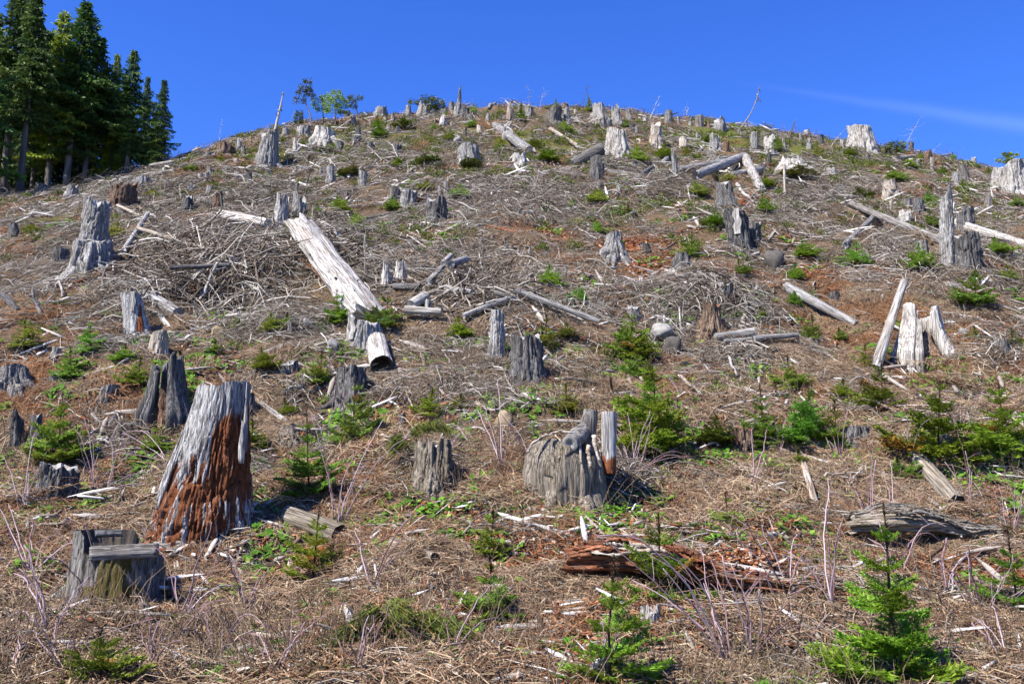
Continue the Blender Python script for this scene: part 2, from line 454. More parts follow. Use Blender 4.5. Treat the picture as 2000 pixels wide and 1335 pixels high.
def ground_material():
    m = bpy.data.materials.new('hillside_soil')
    n, l, b, out = nt(m)
    b.inputs['Roughness'].default_value = 0.95
    b.inputs['Specular IOR Level'].default_value = 0.05
    tc = n.new('ShaderNodeTexCoord')
    v = tc.outputs['Object']
    fine = noise_node(n, l, v, 9.0, 9.0, 0.82)
    med = noise_node(n, l, v, 2.6, 7.0, 0.65)
    big = noise_node(n, l, v, 0.55, 5.0, 0.6)
    def soil(a, c, e):
        r = ramp(n, [(0.30, tuple(k * ALB for k in a)), (0.5, tuple(k * ALB for k in c)), (0.70, tuple(k * ALB for k in e))])
        l.new(fine.outputs['Fac'], r.inputs[0])
        return r.outputs[0]
    base = soil((0.035, 0.024, 0.016), (0.15, 0.102, 0.064), (0.32, 0.24, 0.165))
    grey = soil((0.032, 0.027, 0.022), (0.145, 0.118, 0.092), (0.32, 0.28, 0.235))
    red = soil((0.06, 0.02, 0.010), (0.24, 0.080, 0.032), (0.38, 0.17, 0.08))
    orange = soil((0.045, 0.024, 0.014), (0.17, 0.090, 0.045), (0.31, 0.19, 0.108))
    tan = soil((0.13, 0.09, 0.05), (0.30, 0.215, 0.125), (0.46, 0.36, 0.23))
    green = soil((0.035, 0.042, 0.010), (0.105, 0.125, 0.026), (0.22, 0.23, 0.06))
    def attr(name):
        a = n.new('ShaderNodeAttribute')
        a.attribute_name = name
        return a.outputs['Fac']
    def mask(name, seed_tex, lo=0.42, hi=0.62):
        f = mathn(n, l, 'ADD', attr(name), mathn(n, l, 'MULTIPLY', mathn(n, l, 'SUBTRACT', seed_tex, 0.5), 1.5))
        r = ramp(n, [(lo, (0, 0, 0)), (hi, (1, 1, 1))])
        l.new(f, r.inputs[0])
        return r.outputs[0]
    col = mixc(n, l, mask('grey', big.outputs['Fac']), base, grey)
    col = mixc(n, l, mask('orange', med.outputs['Fac']), col, orange)
    col = mixc(n, l, mask('green', med.outputs['Fac'], 0.46, 0.66), col, green)
    col = mixc(n, l, mask('tan', med.outputs['Fac']), col, tan)
    col = mixc(n, l, mask('red', med.outputs['Fac']), col, red)
    l.new(col, b.inputs['Base Color'])
    bp = n.new('ShaderNodeBump')
    bp.inputs['Strength'].default_value = 1.0
    bp.inputs['Distance'].default_value = 0.05
    l.new(fine.outputs['Fac'], bp.inputs['Height'])
    l.new(bp.outputs[0], b.inputs['Normal'])
    MATS['ground'] = m
ground_material()

# ------------------------------------------------------------------ mesh helpers
def mesh_np(name, V, quads=None, tris=None, mat=None, attrs=None, smooth=False):
    """mesh from numpy arrays; attrs = {name: per-vertex floats}"""
    me = bpy.data.meshes.new(name)
    V = np.asarray(V, np.float32).reshape(-1, 3)
    nq = 0 if quads is None else len(quads)
    ntr = 0 if tris is None else len(tris)
    loops = np.concatenate([a for a in ((np.asarray(quads).reshape(-1) if nq else np.zeros(0, int)), (np.asarray(tris).reshape(-1) if ntr else np.zeros(0, int)))]).astype(np.int32)
    starts = np.concatenate([np.arange(nq) * 4, nq * 4 + np.arange(ntr) * 3]).astype(np.int32)
    me.vertices.add(len(V))
    me.vertices.foreach_set('co', V.reshape(-1))
    me.loops.add(len(loops))
    me.loops.foreach_set('vertex_index', loops)
    me.polygons.add(nq + ntr)
    me.polygons.foreach_set('loop_start', starts)
    if smooth:
        me.polygons.foreach_set('use_smooth', np.ones(nq + ntr, bool))
    for k, a in (attrs or {}).items():
        at = me.attributes.new(k, 'FLOAT', 'POINT')
        at.data.foreach_set('value', np.asarray(a, np.float32))
    me.update(calc_edges=True)
    me.validate(clean_customdata=False)
    if mat:
        me.materials.append(MATS[mat] if isinstance(mat, str) else mat)
    return me
def obj(name, me, parent=None, loc=None, rot=None, scale=None):
    o = bpy.data.objects.new(name, me)
    COL.objects.link(o)
    if parent is not None:
        o.parent = parent
    if loc is not None:
        o.location = tuple(float(c) for c in loc)
    if rot is not None:
        o.rotation_euler = rot
    if scale is not None:
        o.scale = scale if hasattr(scale, '__len__') else (scale,) * 3
    return o

class MB:
    """collects lofted tubes, triangles and quads of ONE piece"""
    def __init__(s):
        s.V, s.Q, s.T, s.tone, s.n = [], [], [], [], 0
    def add(s, V, Q=None, T=None, tone=0.5):
        V = np.asarray(V, float).reshape(-1, 3)
        s.V.append(V)
        if Q is not None and len(Q):
            s.Q.append(np.asarray(Q) + s.n)
        if T is not None and len(T):
            s.T.append(np.asarray(T) + s.n)
        s.tone.append(np.broadcast_to(np.asarray(tone, float), (len(V),)))
        s.n += len(V)
    def tube(s, P, rad, k=5, tone=0.5, cap=True):
        V, Q, T = tube(P, rad, k, cap)
        s.add(V, Q, T, tone)
    def mesh(s, name, mat, smooth=False):
        return mesh_np(name, np.concatenate(s.V), np.concatenate(s.Q) if s.Q else None, np.concatenate(s.T) if s.T else None, mat,
                       {'tone': np.concatenate(s.tone)}, smooth)
def frames(P):
    P = np.asarray(P, float)
    d = np.gradient(P, axis=0)
    d /= np.linalg.norm(d, axis=1, keepdims=True) + 1e-9
    ref = np.array([0, 0, 1.0]) if abs(d[:, 2]).mean() < 0.8 else np.array([1.0, 0, 0])
    a = np.cross(d, ref)
    a /= np.linalg.norm(a, axis=1, keepdims=True) + 1e-9
    return d, a, np.cross(d, a)
def ringquads(K, n):
    i = np.arange(K - 1)[:, None] * n + np.arange(n)[None, :]
    j = np.arange(K - 1)[:, None] * n + (np.arange(n)[None, :] + 1) % n
    return np.stack([i, j, j + n, i + n], -1).reshape(-1, 4)
def tube(P, rad, k=5, cap=True):
    P = np.asarray(P, float)
    rad = np.broadcast_to(np.asarray(rad, float), (len(P),))
    d, a, b = frames(P)
    th = np.arange(k) * 2 * math.pi / k
    V = (P[:, None, :] + rad[:, None, None] * (np.cos(th)[None, :, None] * a[:, None, :] + np.sin(th)[None, :, None] * b[:, None, :])).reshape(-1, 3)
    Q = ringquads(len(P), k)
    T = []
    if cap:
        n0 = len(V)
        V = np.concatenate([V, P[:1], P[-1:]])
        for i in range(k):
            j = (i + 1) % k
            T.append((n0, j, i))
            T.append((n0 + 1, (len(P) - 1) * k + i, (len(P) - 1) * k + j))
    return V, Q, np.array(T, int).reshape(-1, 3)
def curve_pts(A, B, n, sag=0.0, wob=0.0, rng=None):
    t = np.linspace(0, 1, n)[:, None]
    A, B = np.asarray(A, float), np.asarray(B, float)
    P = A + (B - A) * t
    P[:, 2] += sag * np.sin(t[:, 0] * math.pi)
    if wob and rng is not None:
        P += np.cumsum(rng.normal(0, wob, (n, 3)), axis=0) * np.sin(t * math.pi)
    return P

# ------------------------------------------------------------------ things and labels
REG = []
def thing(name, cat, loc, label=None, ref=None, group=None, px=None, look=None):
    e = bpy.data.objects.new(name, None)
    COL.objects.link(e)
    e.empty_display_size = 0.2
    e.location = tuple(float(c) for c in loc)
    reg(e, name, cat, label, ref, group, px, look)
    return e
def reg(o, name, cat, label=None, ref=None, group=None, px=None, look=None):
    o['category'] = cat
    if group:
        o['group'] = group
    if label:
        o['label'] = label
    REG.append(dict(o=o, name=name, cat=cat, label=label, ref=ref, px=px, look=look))
# ------------------------------------------------------------------ the hillside
def graded(lo, hi, stops):
    """coordinates from lo to hi with a step that depends on where one is"""
    c = [lo]
    while c[-1] < hi:
        c.append(c[-1] + float(np.interp(c[-1], *zip(*stops))))
    return np.array(c)
def build_hillside():
    xs = graded(-320, 320, [(-320, 25), (-60, 2.5), (-36, 0.32), (-10, 0.14), (10, 0.14), (36, 0.32), (60, 2.5), (320, 25)])
    ys = graded(-60, 420, [(-60, 6), (0, 1.0), (6, 0.10), (14, 0.11), (30, 0.16), (62, 0.24), (72, 1.0), (110, 8), (420, 30)])
    X, Y = np.meshgrid(xs, ys)
    Z = height(X, Y)
    near = (np.abs(X) < 36) & (Y > 5) & (Y < 64)
    Z = Z + near * (0.022 * noise(X / 0.19, Y / 0.19, 0, 31) + 0.015 * noise(X / 0.1, Y / 0.1, 0, 33))
    V = np.stack([X, Y, Z], -1).reshape(-1, 3)
    ny, nx = X.shape
    i = (np.arange(ny - 1)[:, None] * nx + np.arange(nx - 1)[None, :]).reshape(-1)
    Q = np.stack([i, i + 1, i + nx + 1, i + nx], -1)
    px, py = project(V)
    back = V[:, 1] < 5
    at = {}
    for k, zs in (('red', Z_RED), ('orange', Z_ORANGE), ('tan', Z_TAN), ('green', Z_GREEN), ('grey', Z_GREY)):
        a = zone(zs, px, py)
        a[back] = 0.2
        at[k] = a
    o = obj('hillside', mesh_np('hillside', V, Q, None, 'ground', at, True))
    o['kind'] = 'structure'
    o['label'] = 'logged brown hillside covered in slash, soil and litter'
for (bx_, by_, br_, bh_) in ((430, 505, 2.4, 0.50), (560, 545, 1.6, 0.35), (470, 590, 1.3, -0.35), (960, 520, 1.1, -0.40), (900, 590, 1.5, 0.25), (1390, 575, 1.5, 0.45), (1330, 660, 0.9, -0.3),
                            (1890, 730, 0.9, -0.25), (1700, 985, 0.5, -0.15), (1440, 1140, 0.6, -0.1), (1030, 1060, 0.5, -0.12), (850, 900, 0.8, 0.15)):
    p_ = hit(bx_, by_)
    BUMPS.append((p_[0], p_[1], br_, bh_))
build_hillside()

# ------------------------------------------------------------------ stumps
STY = {  # trunk material, top material, grooves, groove depth, root flare, jagged top, roughness
    'flute': ('silver_wood_z', 'cut_grey', 13, 0.22, 0.34, 0.12, 0.08),
    'white': ('white_wood_z', 'cut_grey', 13, 0.20, 0.26, 0.09, 0.07),
    'cut':   ('grey_wood_z', 'cut_grey', 9, 0.12, 0.32, 0.06, 0.08),
    'silver':('silver_wood_z', 'cut_grey', 10, 0.15, 0.32, 0.10, 0.09),
    'dark':  ('dark_wood_z', 'cut_grey', 10, 0.16, 0.34, 0.12, 0.11),
    'rot':   ('brown_wood_z', 'cut_red', 13, 0.17, 0.26, 0.18, 0.13),
    'jag':   ('silver_wood_z', 'cut_grey', 12, 0.21, 0.30, 0.36, 0.10),
    'wjag':  ('white_wood_z', 'cut_grey', 11, 0.20, 0.30, 0.42, 0.10),
    'pale':  ('pale_wood_z', 'cut_pale', 10, 0.15, 0.22, 0.10, 0.08),
    'red':   ('rotten_wood_z', 'cut_grey', 12, 0.10, 0.16, 0.05, 0.025),
    'moss':  ('mossy_bark_z', 'cut_dark', 8, 0.06, 0.14, 0.03, 0.05),
    'bark':  ('straw_wood_z', 'cut_dark', 10, 0.03, 0.10, 0.15, 0.03),
    'straw': ('straw_wood_z', 'cut_grey', 14, 0.14, 0.24, 0.14, 0.09),
}
LOOK = {'flute': 'silver fluted', 'white': 'bleached white', 'cut': 'grey sawn', 'silver': 'pale grey sawn', 'dark': 'dark grey', 'rot': 'brown rotting',
        'jag': 'broken grey', 'wjag': 'broken white', 'pale': 'pale tan', 'red': 'red rotten', 'moss': 'mossy', 'straw': 'straw brown', 'bark': 'bark-covered'}
def wrap(a):
    return (a + math.pi) % (2 * math.pi) - math.pi

def stump_surface(rb, rt, h, zb, sty, seed, nth, nz, lean=(0, 0), power=2.0, jag=None, groove=None, spire=0.0, barrel=0.0, notch=None):
    rng = np.random.default_rng(seed)
    mat, cap, ng, gd, fl, jg, rough = STY[sty]
    jg = jg if jag is None else jag
    gd = gd if groove is None else groove
    th = np.arange(nth) * 2 * math.pi / nth
    # smooth jagged top profile
    J = np.zeros(nth)
    for k in range(ng + 4):
        c, w, a = rng.uniform(-math.pi, math.pi), rng.uniform(0.10, 0.35), rng.uniform(-1.0, 0.25)
        J += a * np.exp(-(wrap(th - c) / w) ** 2)
    J = np.clip(J, -1.6, 0.25)
    if spire:
        c = rng.uniform(-2.2, -0.9)
        J = -1 + np.exp(-(wrap(th - c) / 0.7) ** 2) + 0.15 * J
        jg = spire
    elif sty not in ('moss', 'red') and rng.random() < 0.65:      # the felling cut leaves one side lower
        c, w = rng.uniform(-math.pi, math.pi), rng.uniform(0.5, 1.3)
        J = J - rng.uniform(0.06, 0.32) / max(jg, 0.03) / (1 + np.exp((np.abs(wrap(th - c)) - w) * 14))
    tilt = rng.uniform(-0.12, 0.12, 2) * (0.1 if sty in ('moss', 'red') else 1.0)
    zt = h * (1 + jg * J) + rt * (tilt[0] * np.cos(th) + tilt[1] * np.sin(th)) * 2
    if notch:
        c, w, f = notch
        k_ = 1 / (1 + np.exp((np.abs(wrap(th - c)) - w) * 22))
        zt = zt * (1 - k_) + (f * h + 0.04 * h * noise(th * 4, 0, 0, seed)) * k_
    zt = np.maximum(zt, 0.08 * h)
    t = np.linspace(0, 1, nz)
    t = t ** 1.15
    Z = zb + t[:, None] * (zt[None, :] - zb)
    tg = np.clip(Z / h, 0, 1.05)
    r = rt + (rb - rt) * np.clip(1 - tg, 0, 1) ** power
    if barrel:
        r = r * (1 + barrel * np.sin(np.clip(tg, 0, 1) * math.pi))
    g = np.zeros_like(r)
    tw = rng.uniform(-0.25, 0.25)
    for k in range(ng):
        a = -math.pi + (k + rng.uniform(-0.35, 0.35)) * 2 * math.pi / ng
        w = rng.uniform(0.05, 0.13) * (12 / max(ng, 6))
        d = gd * rng.uniform(0.35, 1.25)
        sway = 0.06 * np.sin(tg * rng.uniform(2, 5) + rng.uniform(0, 6))
        vis = 0.6 + 0.4 * np.sin(tg * rng.uniform(1, 4) + rng.uniform(0, 6))
        q = np.abs(wrap(th[None, :] - a - tw * tg - sway)) / w
        g -= d * vis * np.exp(-q ** 1.4)
    nu = int(ng * (2 if nth > 70 else 1.4))
    cid, ced = cells(th[None, :] / (2 * math.pi) * nu + tw * tg + 0.35 * noise(Z / max(rb, .05) * 1.6, 0, 0, seed), Z / max(rb, 0.05) * 0.75, nu, seed)
    g += rough * 0.95 * cid - gd * 0.55 * np.exp(-(ced / 0.13) ** 2)
    if nth > 110:
        cid2, ced2 = cells(th[None, :] / (2 * math.pi) * nu * 3 + tw * tg * 2, Z / max(rb, 0.05) * 2.0, nu * 3, seed + 9)
        g += rough * 0.30 * cid2 - gd * 0.14 * np.exp(-(ced2 / 0.16) ** 2)
    lob = np.zeros_like(r)
    nl = rng.integers(4, 7)
    for k in range(nl):
        a = (k + rng.uniform(-0.3, 0.3)) * 2 * math.pi / nl
        lob += np.exp(-(wrap(th[None, :] - a) / 0.42) ** 2) * rng.uniform(0.5, 1.2)
    r = r * (1 + g + fl * (lob - 0.5) * np.clip(1 - tg * 1.2, 0, 1) ** 2.2)
    cx, sx = np.cos(th)[None, :], np.sin(th)[None, :]
    r = r * (1 + rough * fbm(cx * 4 + seed, sx * 4, Z / max(rt, 0.05) * 0.8, seed, 3) + rough * 0.6 * noise(cx * 13, sx * 13, Z / max(rt, .05) * 0.7, seed + 5))
    if sty not in ('moss', 'red'):
        el, ea = rng.uniform(0.0, 0.16), rng.uniform(0, math.pi)
        r = r * (1 + el * np.cos(2 * (th[None, :] - ea)))
        lean = (lean[0] + rng.normal(0, 0.05) * h, lean[1] + rng.normal(0, 0.04) * h)
    lx, ly = lean
    X = r * cx + lx * tg
    Y = r * sx + ly * tg
    V = np.stack([X, Y, Z], -1)
    return V, th, rng
def rings_mesh(name, V, mat, attrs=None, smooth=True):
    K, n = V.shape[:2]
    return mesh_np(name, V.reshape(-1, 3), ringquads(K, n), None, mat, attrs, smooth)
def cap_mesh(name, ring, mat, depth=0.0, rough=0.02, seed=0, rot=0.0):
    """top face stretched across a ring of points, rough and a little sunk"""
    n = len(ring)
    c = ring.mean(0)
    low = np.percentile(ring[:, 2], 35) - depth
    rows = [ring]
    sc = np.linalg.norm((ring - c)[:, :2], axis=1).mean()
    for f in (0.86, 0.6, 0.3, 0.04):
        p = c + (ring - c) * f
        p[:, 2] = low + (ring[:, 2] - low) * (max(0, f - 0.55) / 0.45) ** 1.5 * 0.9 + rough * sc * 3 * noise(p[:, 0] / sc * 4, p[:, 1] / sc * 4, f * 3, seed)
        rows.append(p)
    V = np.array(rows)
    return mesh_np(name, V.reshape(-1, 3), ringquads(len(rows), n), None, mat, {'rot': np.full(n * len(rows), rot)}, False)

def place_vertical(x0, x1, yt, yb):
    cx = 0.5 * (x0 + x1)
    g = hit(cx, yb)
    rb = 0.5 * (x1 - x0) * mpp(g)
    yc = g[1] + rb * 0.7
    c = at_depth(cx, yb, yc)
    c[2] = float(height(c[0], yc))
    rb = 0.5 * (x1 - x0) * mpp(c)
    top = at_depth(cx, yt, yc)[2]
    h = max(top - c[2], 0.12)
    front = float(height(c[0], yc - rb * 1.25))
    zb = min(front - c[2], 0) - 0.12
    return c, rb, h, zb
SEED = [100]
def stump(x0, x1, yt, yb, sty='cut', top=0.8, label=None, ref=None, lean=0.0, roots=None, **kw):
    SEED[0] += 1
    seed = SEED[0]
    c, rb, h, zb = place_vertical(x0, x1, yt, yb)
    w = x1 - x0
    big = min(1.0, w / 120)
    EXCL.append((c[0], c[1], rb * 1.05))
    nth = int(np.clip(w * 2.0, 30, 260))
    nz = int(np.clip((yb - yt) * 0.7, 9, 90))
    name = kw.pop('name', 'tree_stump')
    cat = kw.pop('cat', 'stump')
    look = ('small ' if w < 22 else 'big ' if w > 60 else '') + LOOK[sty] + (' snag' if kw.get('spire') else ' stump')
    e = thing(name, cat, c, label, ref, kw.pop('group', 'stumps left on the logged slope'), (0.5 * (x0 + x1), 0.5 * (yt + yb)), look)
    if label is None and yt > 0 and w < 1:
        pass
    rotf = kw.pop('rotf', None)
    V, th, rng = stump_surface(rb, rb * top, h, zb, sty, seed, nth, nz, (lean * mpp(c), 0.0), **kw)
    K = V.shape[0]
    at = {}
    if rotf is not None:
        at['rot'] = rotf(V, th, h).reshape(-1)
    else:
        at['rot'] = np.clip(0.62 - V[..., 2] / h * 0.5, 0, 1).reshape(-1) if sty in ('red', 'moss') else np.zeros(V.shape[0] * V.shape[1])
    mat, cap = STY[sty][0], STY[sty][1]
    obj('trunk', rings_mesh('stump_trunk', V, mat, at, smooth=(w > 40)), e)
    deep = 0.25 if (kw.get('jag') or STY[sty][5]) > 0.2 else 0.03
    obj('cut_top' if deep < 0.1 else 'broken_top', cap_mesh('stump_top', V[-1], cap, deep * h, 0.03, seed), e)
    nr = roots if roots is not None else (6 if w > 45 else 4 if w > 28 else 2 if w > 20 else 0)
    for k in range(nr):
        a = rng.uniform(-math.pi, 0.2) if k % 3 else rng.uniform(-2.6, -0.5)
        L = rb * rng.uniform(0.55, 1.25)
        s = np.linspace(0, 1, 9)
        rr = rb * 0.72 + L * s
        P = np.stack([np.cos(a + 0.3 * s * rng.uniform(-1, 1)) * rr, np.sin(a) * rr, np.zeros(9)], -1)
        P[:, 2] = height(c[0] + P[:, 0], c[1] + P[:, 1]) - c[2] + rb * 0.24 * (1 - s) ** 1.6 - rb * 0.07 * s
        V2, Q2, T2 = tube(P, rb * (0.22 * (1 - s) ** 1.3 + 0.05) * (1 + 0.15 * noise(s * 7, k, 0, seed)), 7)
        obj('root', mesh_np('root', V2, Q2, T2, mat, {'rot': np.full(len(V2), 0.3)}, True), e)
    return e, c, rb, h

# the landmark stumps, described one by one
def rot_big(V, th, h):
    z = V[..., 2] / h
    ang = np.arctan2(V[..., 1], V[..., 0])            # -pi/2 faces the camera
    side = np.clip((ang + 1.45) / 0.55, -1.4, 1.2) * (np.abs(ang) < 3.0) * (ang < 1.2)
    edge = 0.40 + 0.08 * np.clip(side + 1.2, 0, 1) + 0.26 * np.clip(side, 0, 1.2) + 0.08 * noise(ang * 3, z * 3, 0, 4)
    f = np.clip(0.5 + (edge - z) * 2.2, 0, 1)
    low = np.clip((0.26 - z) * 3.0, 0, 0.45) * (0.5 + 0.9 * noise(ang * 12, z * 3, 0, 15))
    strip = 0.5 * noise(ang * 9, z * 2.2, 0, 14) * (z < 0.6)
    return np.clip(f - low + strip * 0.6 + 0.35 * np.exp(-((ang + 2.05) / 0.12) ** 2 - ((z - 0.86) / 0.1) ** 2), 0, 1)
def big_rotten():
    x0, x1, yt, yb = 296, 494, 748, 1052
    c, rb, h, zb = place_vertical(x0, x1, yt, yb)
    e = thing('tree_stump', 'stump', c, 'tall tapering stump, silver above and crumbling rust-red rot below', 'the tall silver and red stump', 'stumps left on the logged slope', (395, 900), 'tall red and silver stump')
    V, th, rng = stump_surface(rb, rb * 0.52, h, zb, 'red', 12, 320, 170, (0.30 * rb, 0.0), power=1.15, groove=0.035)
    z = V[..., 2] / h
    ang = np.arctan2(V[..., 1], V[..., 0] - 0.30 * rb * np.clip(z, 0, 1))
    rot = np.array(rot_big(V, th, h))
    # eaten-away wood: the rotten part is sunk, ridged and crumbled, the silver plate stands proud
    cx = np.stack([V[..., 0] - 0.30 * rb * np.clip(z, 0, 1), V[..., 1]], -1)
    rad = np.linalg.norm(cx, axis=-1)
    un = (ang + math.pi) / (2 * math.pi)
    i1, e1 = cells(un * 44 + 0.6 * noise(z * 5, ang * 2, 0, 41), z * 3.2, 44, 51)
    i2, e2 = cells(un * 120 + 0.6 * noise(z * 7, ang * 3, 0, 42), z * 7, 120, 52)
    i3, e3 = cells(un * 30 + 0.2 * noise(z * 4, 0, 0, 44), z * 1.3, 30, 53)
    soft = np.clip(rot * 1.5, 0, 1)
    base = np.clip((0.36 - z) * 3, 0, 1)
    EXCL.append((c[0], c[1], rb * 1.1))
    crumble = np.clip(soft + 0.7 * base, 0, 1)
    d = -0.055 * soft + crumble * (0.055 * i1 + 0.035 * i2 - 0.05 * np.exp(-(e1 / 0.12) ** 2) - 0.02 * np.exp(-(e2 / 0.2) ** 2))
    d += (1 - soft) * (0.008 * i3 - 0.016 * np.exp(-(e3 / 0.05) ** 2))
    d -= crumble * 0.20 * np.clip(noise(ang * 4, z * 6, 3, 43) - 0.25, 0, 1)
    right = np.exp(-((ang + 0.70) / 0.36) ** 2) * np.clip((z - 0.42) * 3, 0, 1)
    d -= right * (0.06 + 0.12 * (i3 > 0.1) + 0.05 * i2)
    rot = np.clip(rot - 0.32 * (i2 > 0.45) * (z < 0.42) - 0.22 * (i1 > 0.35) * base, 0, 1)
    k = 1 + np.clip(d, -0.34, 0.12)
    V[..., 0] += cx[..., 0] * (k - 1)
    V[..., 1] += cx[..., 1] * (k - 1)
    obj('trunk', rings_mesh('stump_trunk', V, 'rotten_wood_z', {'rot': rot.reshape(-1)}, False), e)
    obj('broken_top', cap_mesh('stump_top', V[-1], 'cut_grey', 0.12, 0.08, 3), e)
    # slab of old wood standing off the flank
    for (a, zz0, zz1, w) in ((-2.55, 0.16, 0.66, 0.05), (-2.42, 0.1, 0.6, 0.03), (-0.42, 0.5, 1.0, 0.035), (-0.55, 0.42, 0.72, 0.05)):
        s = np.linspace(0, 1, 9)
        zz = (zz0 + (zz1 - zz0) * s) * h
        rr = (rb * 0.53 + (rb - rb * 0.53) * np.clip(1 - zz / h, 0, 1) ** 1.15) * 1.03
        P = np.stack([np.cos(a) * rr + 0.30 * rb * zz / h, np.sin(a) * rr, zz], -1)
        V2, Q2, T2 = tube(P, rb * w * (1 + 0.4 * np.sin(s * 5)) * (1 - 0.6 * s ** 4), 6)
        obj('splinter', mesh_np('splinter', V2, Q2, T2, 'rotten_wood_z', {'rot': np.full(len(V2), 0.25)}), e)
big_rotten()

def hollow_stump(x0, x1, yt, yb, slabs, mat, label, ref, seed, inner='brown_wood_z', look='split hollow stump'):
    """upright slabs of shell standing round a rotted-out heart; slabs = (start angle, end angle, height factor)"""
    c, rb, h, zb = place_vertical(x0, x1, yt, yb)
    e = thing('tree_stump', 'stump', c, label, ref, 'stumps left on the logged slope', (0.5 * (x0 + x1), 0.5 * (yt + yb)), look)
    for i, (a0, a1, hf) in enumerate(slabs):
        rng = np.random.default_rng(seed + i)
        n = 26
        nz = 26
        s = np.linspace(0, 1, n)
        a = a0 + (a1 - a0) * s
        rows = []
        for k in range(nz):
            t = k / (nz - 1)
            z = zb + t * (h * hf - zb)
            tg = np.clip(z / h, 0, 1)
            ro = rb * (0.52 + 0.48 * (1 - tg) ** 1.9) * (1 + 0.05 * noise(a * 3, tg * 2, 0, seed + i) + 0.06 * noise(a * 9, tg * 1.5, 0, seed + 3) + 0.045 * noise(a * 22, tg * 1.5, 0, seed + 4))
            ri = ro * (0.62 + 0.10 * noise(a * 4, tg * 3, 1, seed))
            zz = z + t * h * 0.10 * noise(a * 5, 0, 0, seed + 7)
            outer = np.stack([np.cos(a) * ro, np.sin(a) * ro, zz], -1)
            inn = np.stack([np.cos(a) * ri, np.sin(a) * ri, zz - 0.03 * h * t], -1)[::-1]
            rows.append(np.concatenate([outer, inn]))
        V = np.array(rows)
        m = V.shape[1]
        me = mesh_np('slab', np.concatenate([V.reshape(-1, 3)]), np.concatenate([ringquads(nz, m), np.stack([np.arange(n - 1), np.arange(1, n), 2 * n - 2 - np.arange(n - 1), 2 * n - 1 - np.arange(n - 1)], -1) + (nz - 1) * m]), None, mat, {'rot': np.zeros(nz * m)}, False)
        obj('slab', me, e)
    V, th, rng = stump_surface(rb * 0.62, rb * 0.38, h * 0.45, zb, 'rot', seed + 50, 40, 14, jag=0.3)
    obj('heartwood', rings_mesh('heartwood', V, inner, {'rot': np.ones(V.shape[0] * V.shape[1])}, False), e)
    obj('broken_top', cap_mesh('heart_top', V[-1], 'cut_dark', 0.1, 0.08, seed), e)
    return e
hollow_stump(1742, 1868, 600, 718, [(-3.5, -2.25, 0.98), (-2.2, -1.95, 0.72), (-1.05, 0.1, 0.93), (0.3, 1.2, 0.9), (1.4, 2.5, 1.0)], 'white_wood_z',
             'split hollow stump of white slabs round a dark gap, white pole leaning beside it', 'the split hollow white stump', 300)
hollow_stump(264, 376, 702, 842, [(-3.6, -2.35, 0.84), (-2.25, -1.95, 0.80), (-1.2, 0.6, 1.02), (0.8, 2.3, 0.95)], 'dark_wood_z',
             'dark hollow stump with torn grey shell close behind the tall silver and red stump', 'the dark hollow stump', 340, look='dark hollow stump')

# sawn stump with a beam lying across it
e, c, rb, h = stump(124, 318, 1034, 1196, 'moss', 0.80, 'sawn mossy stump with plank wedged across, below the tall silver and red stump', 'the mossy stump with a plank', roots=2, power=1.2, notch=(-0.35, 1.75, 0.66),
                    rotf=lambda V, th, h: np.clip(0.75 * np.exp(-((np.arctan2(V[..., 1], V[..., 0]) + 1.25) / 0.55) ** 2) * (V[..., 2] / h < 0.62) + 0.25 * (V[..., 2] / h < 0.3), 0, 1))
MOSSY = (c, rb, h)

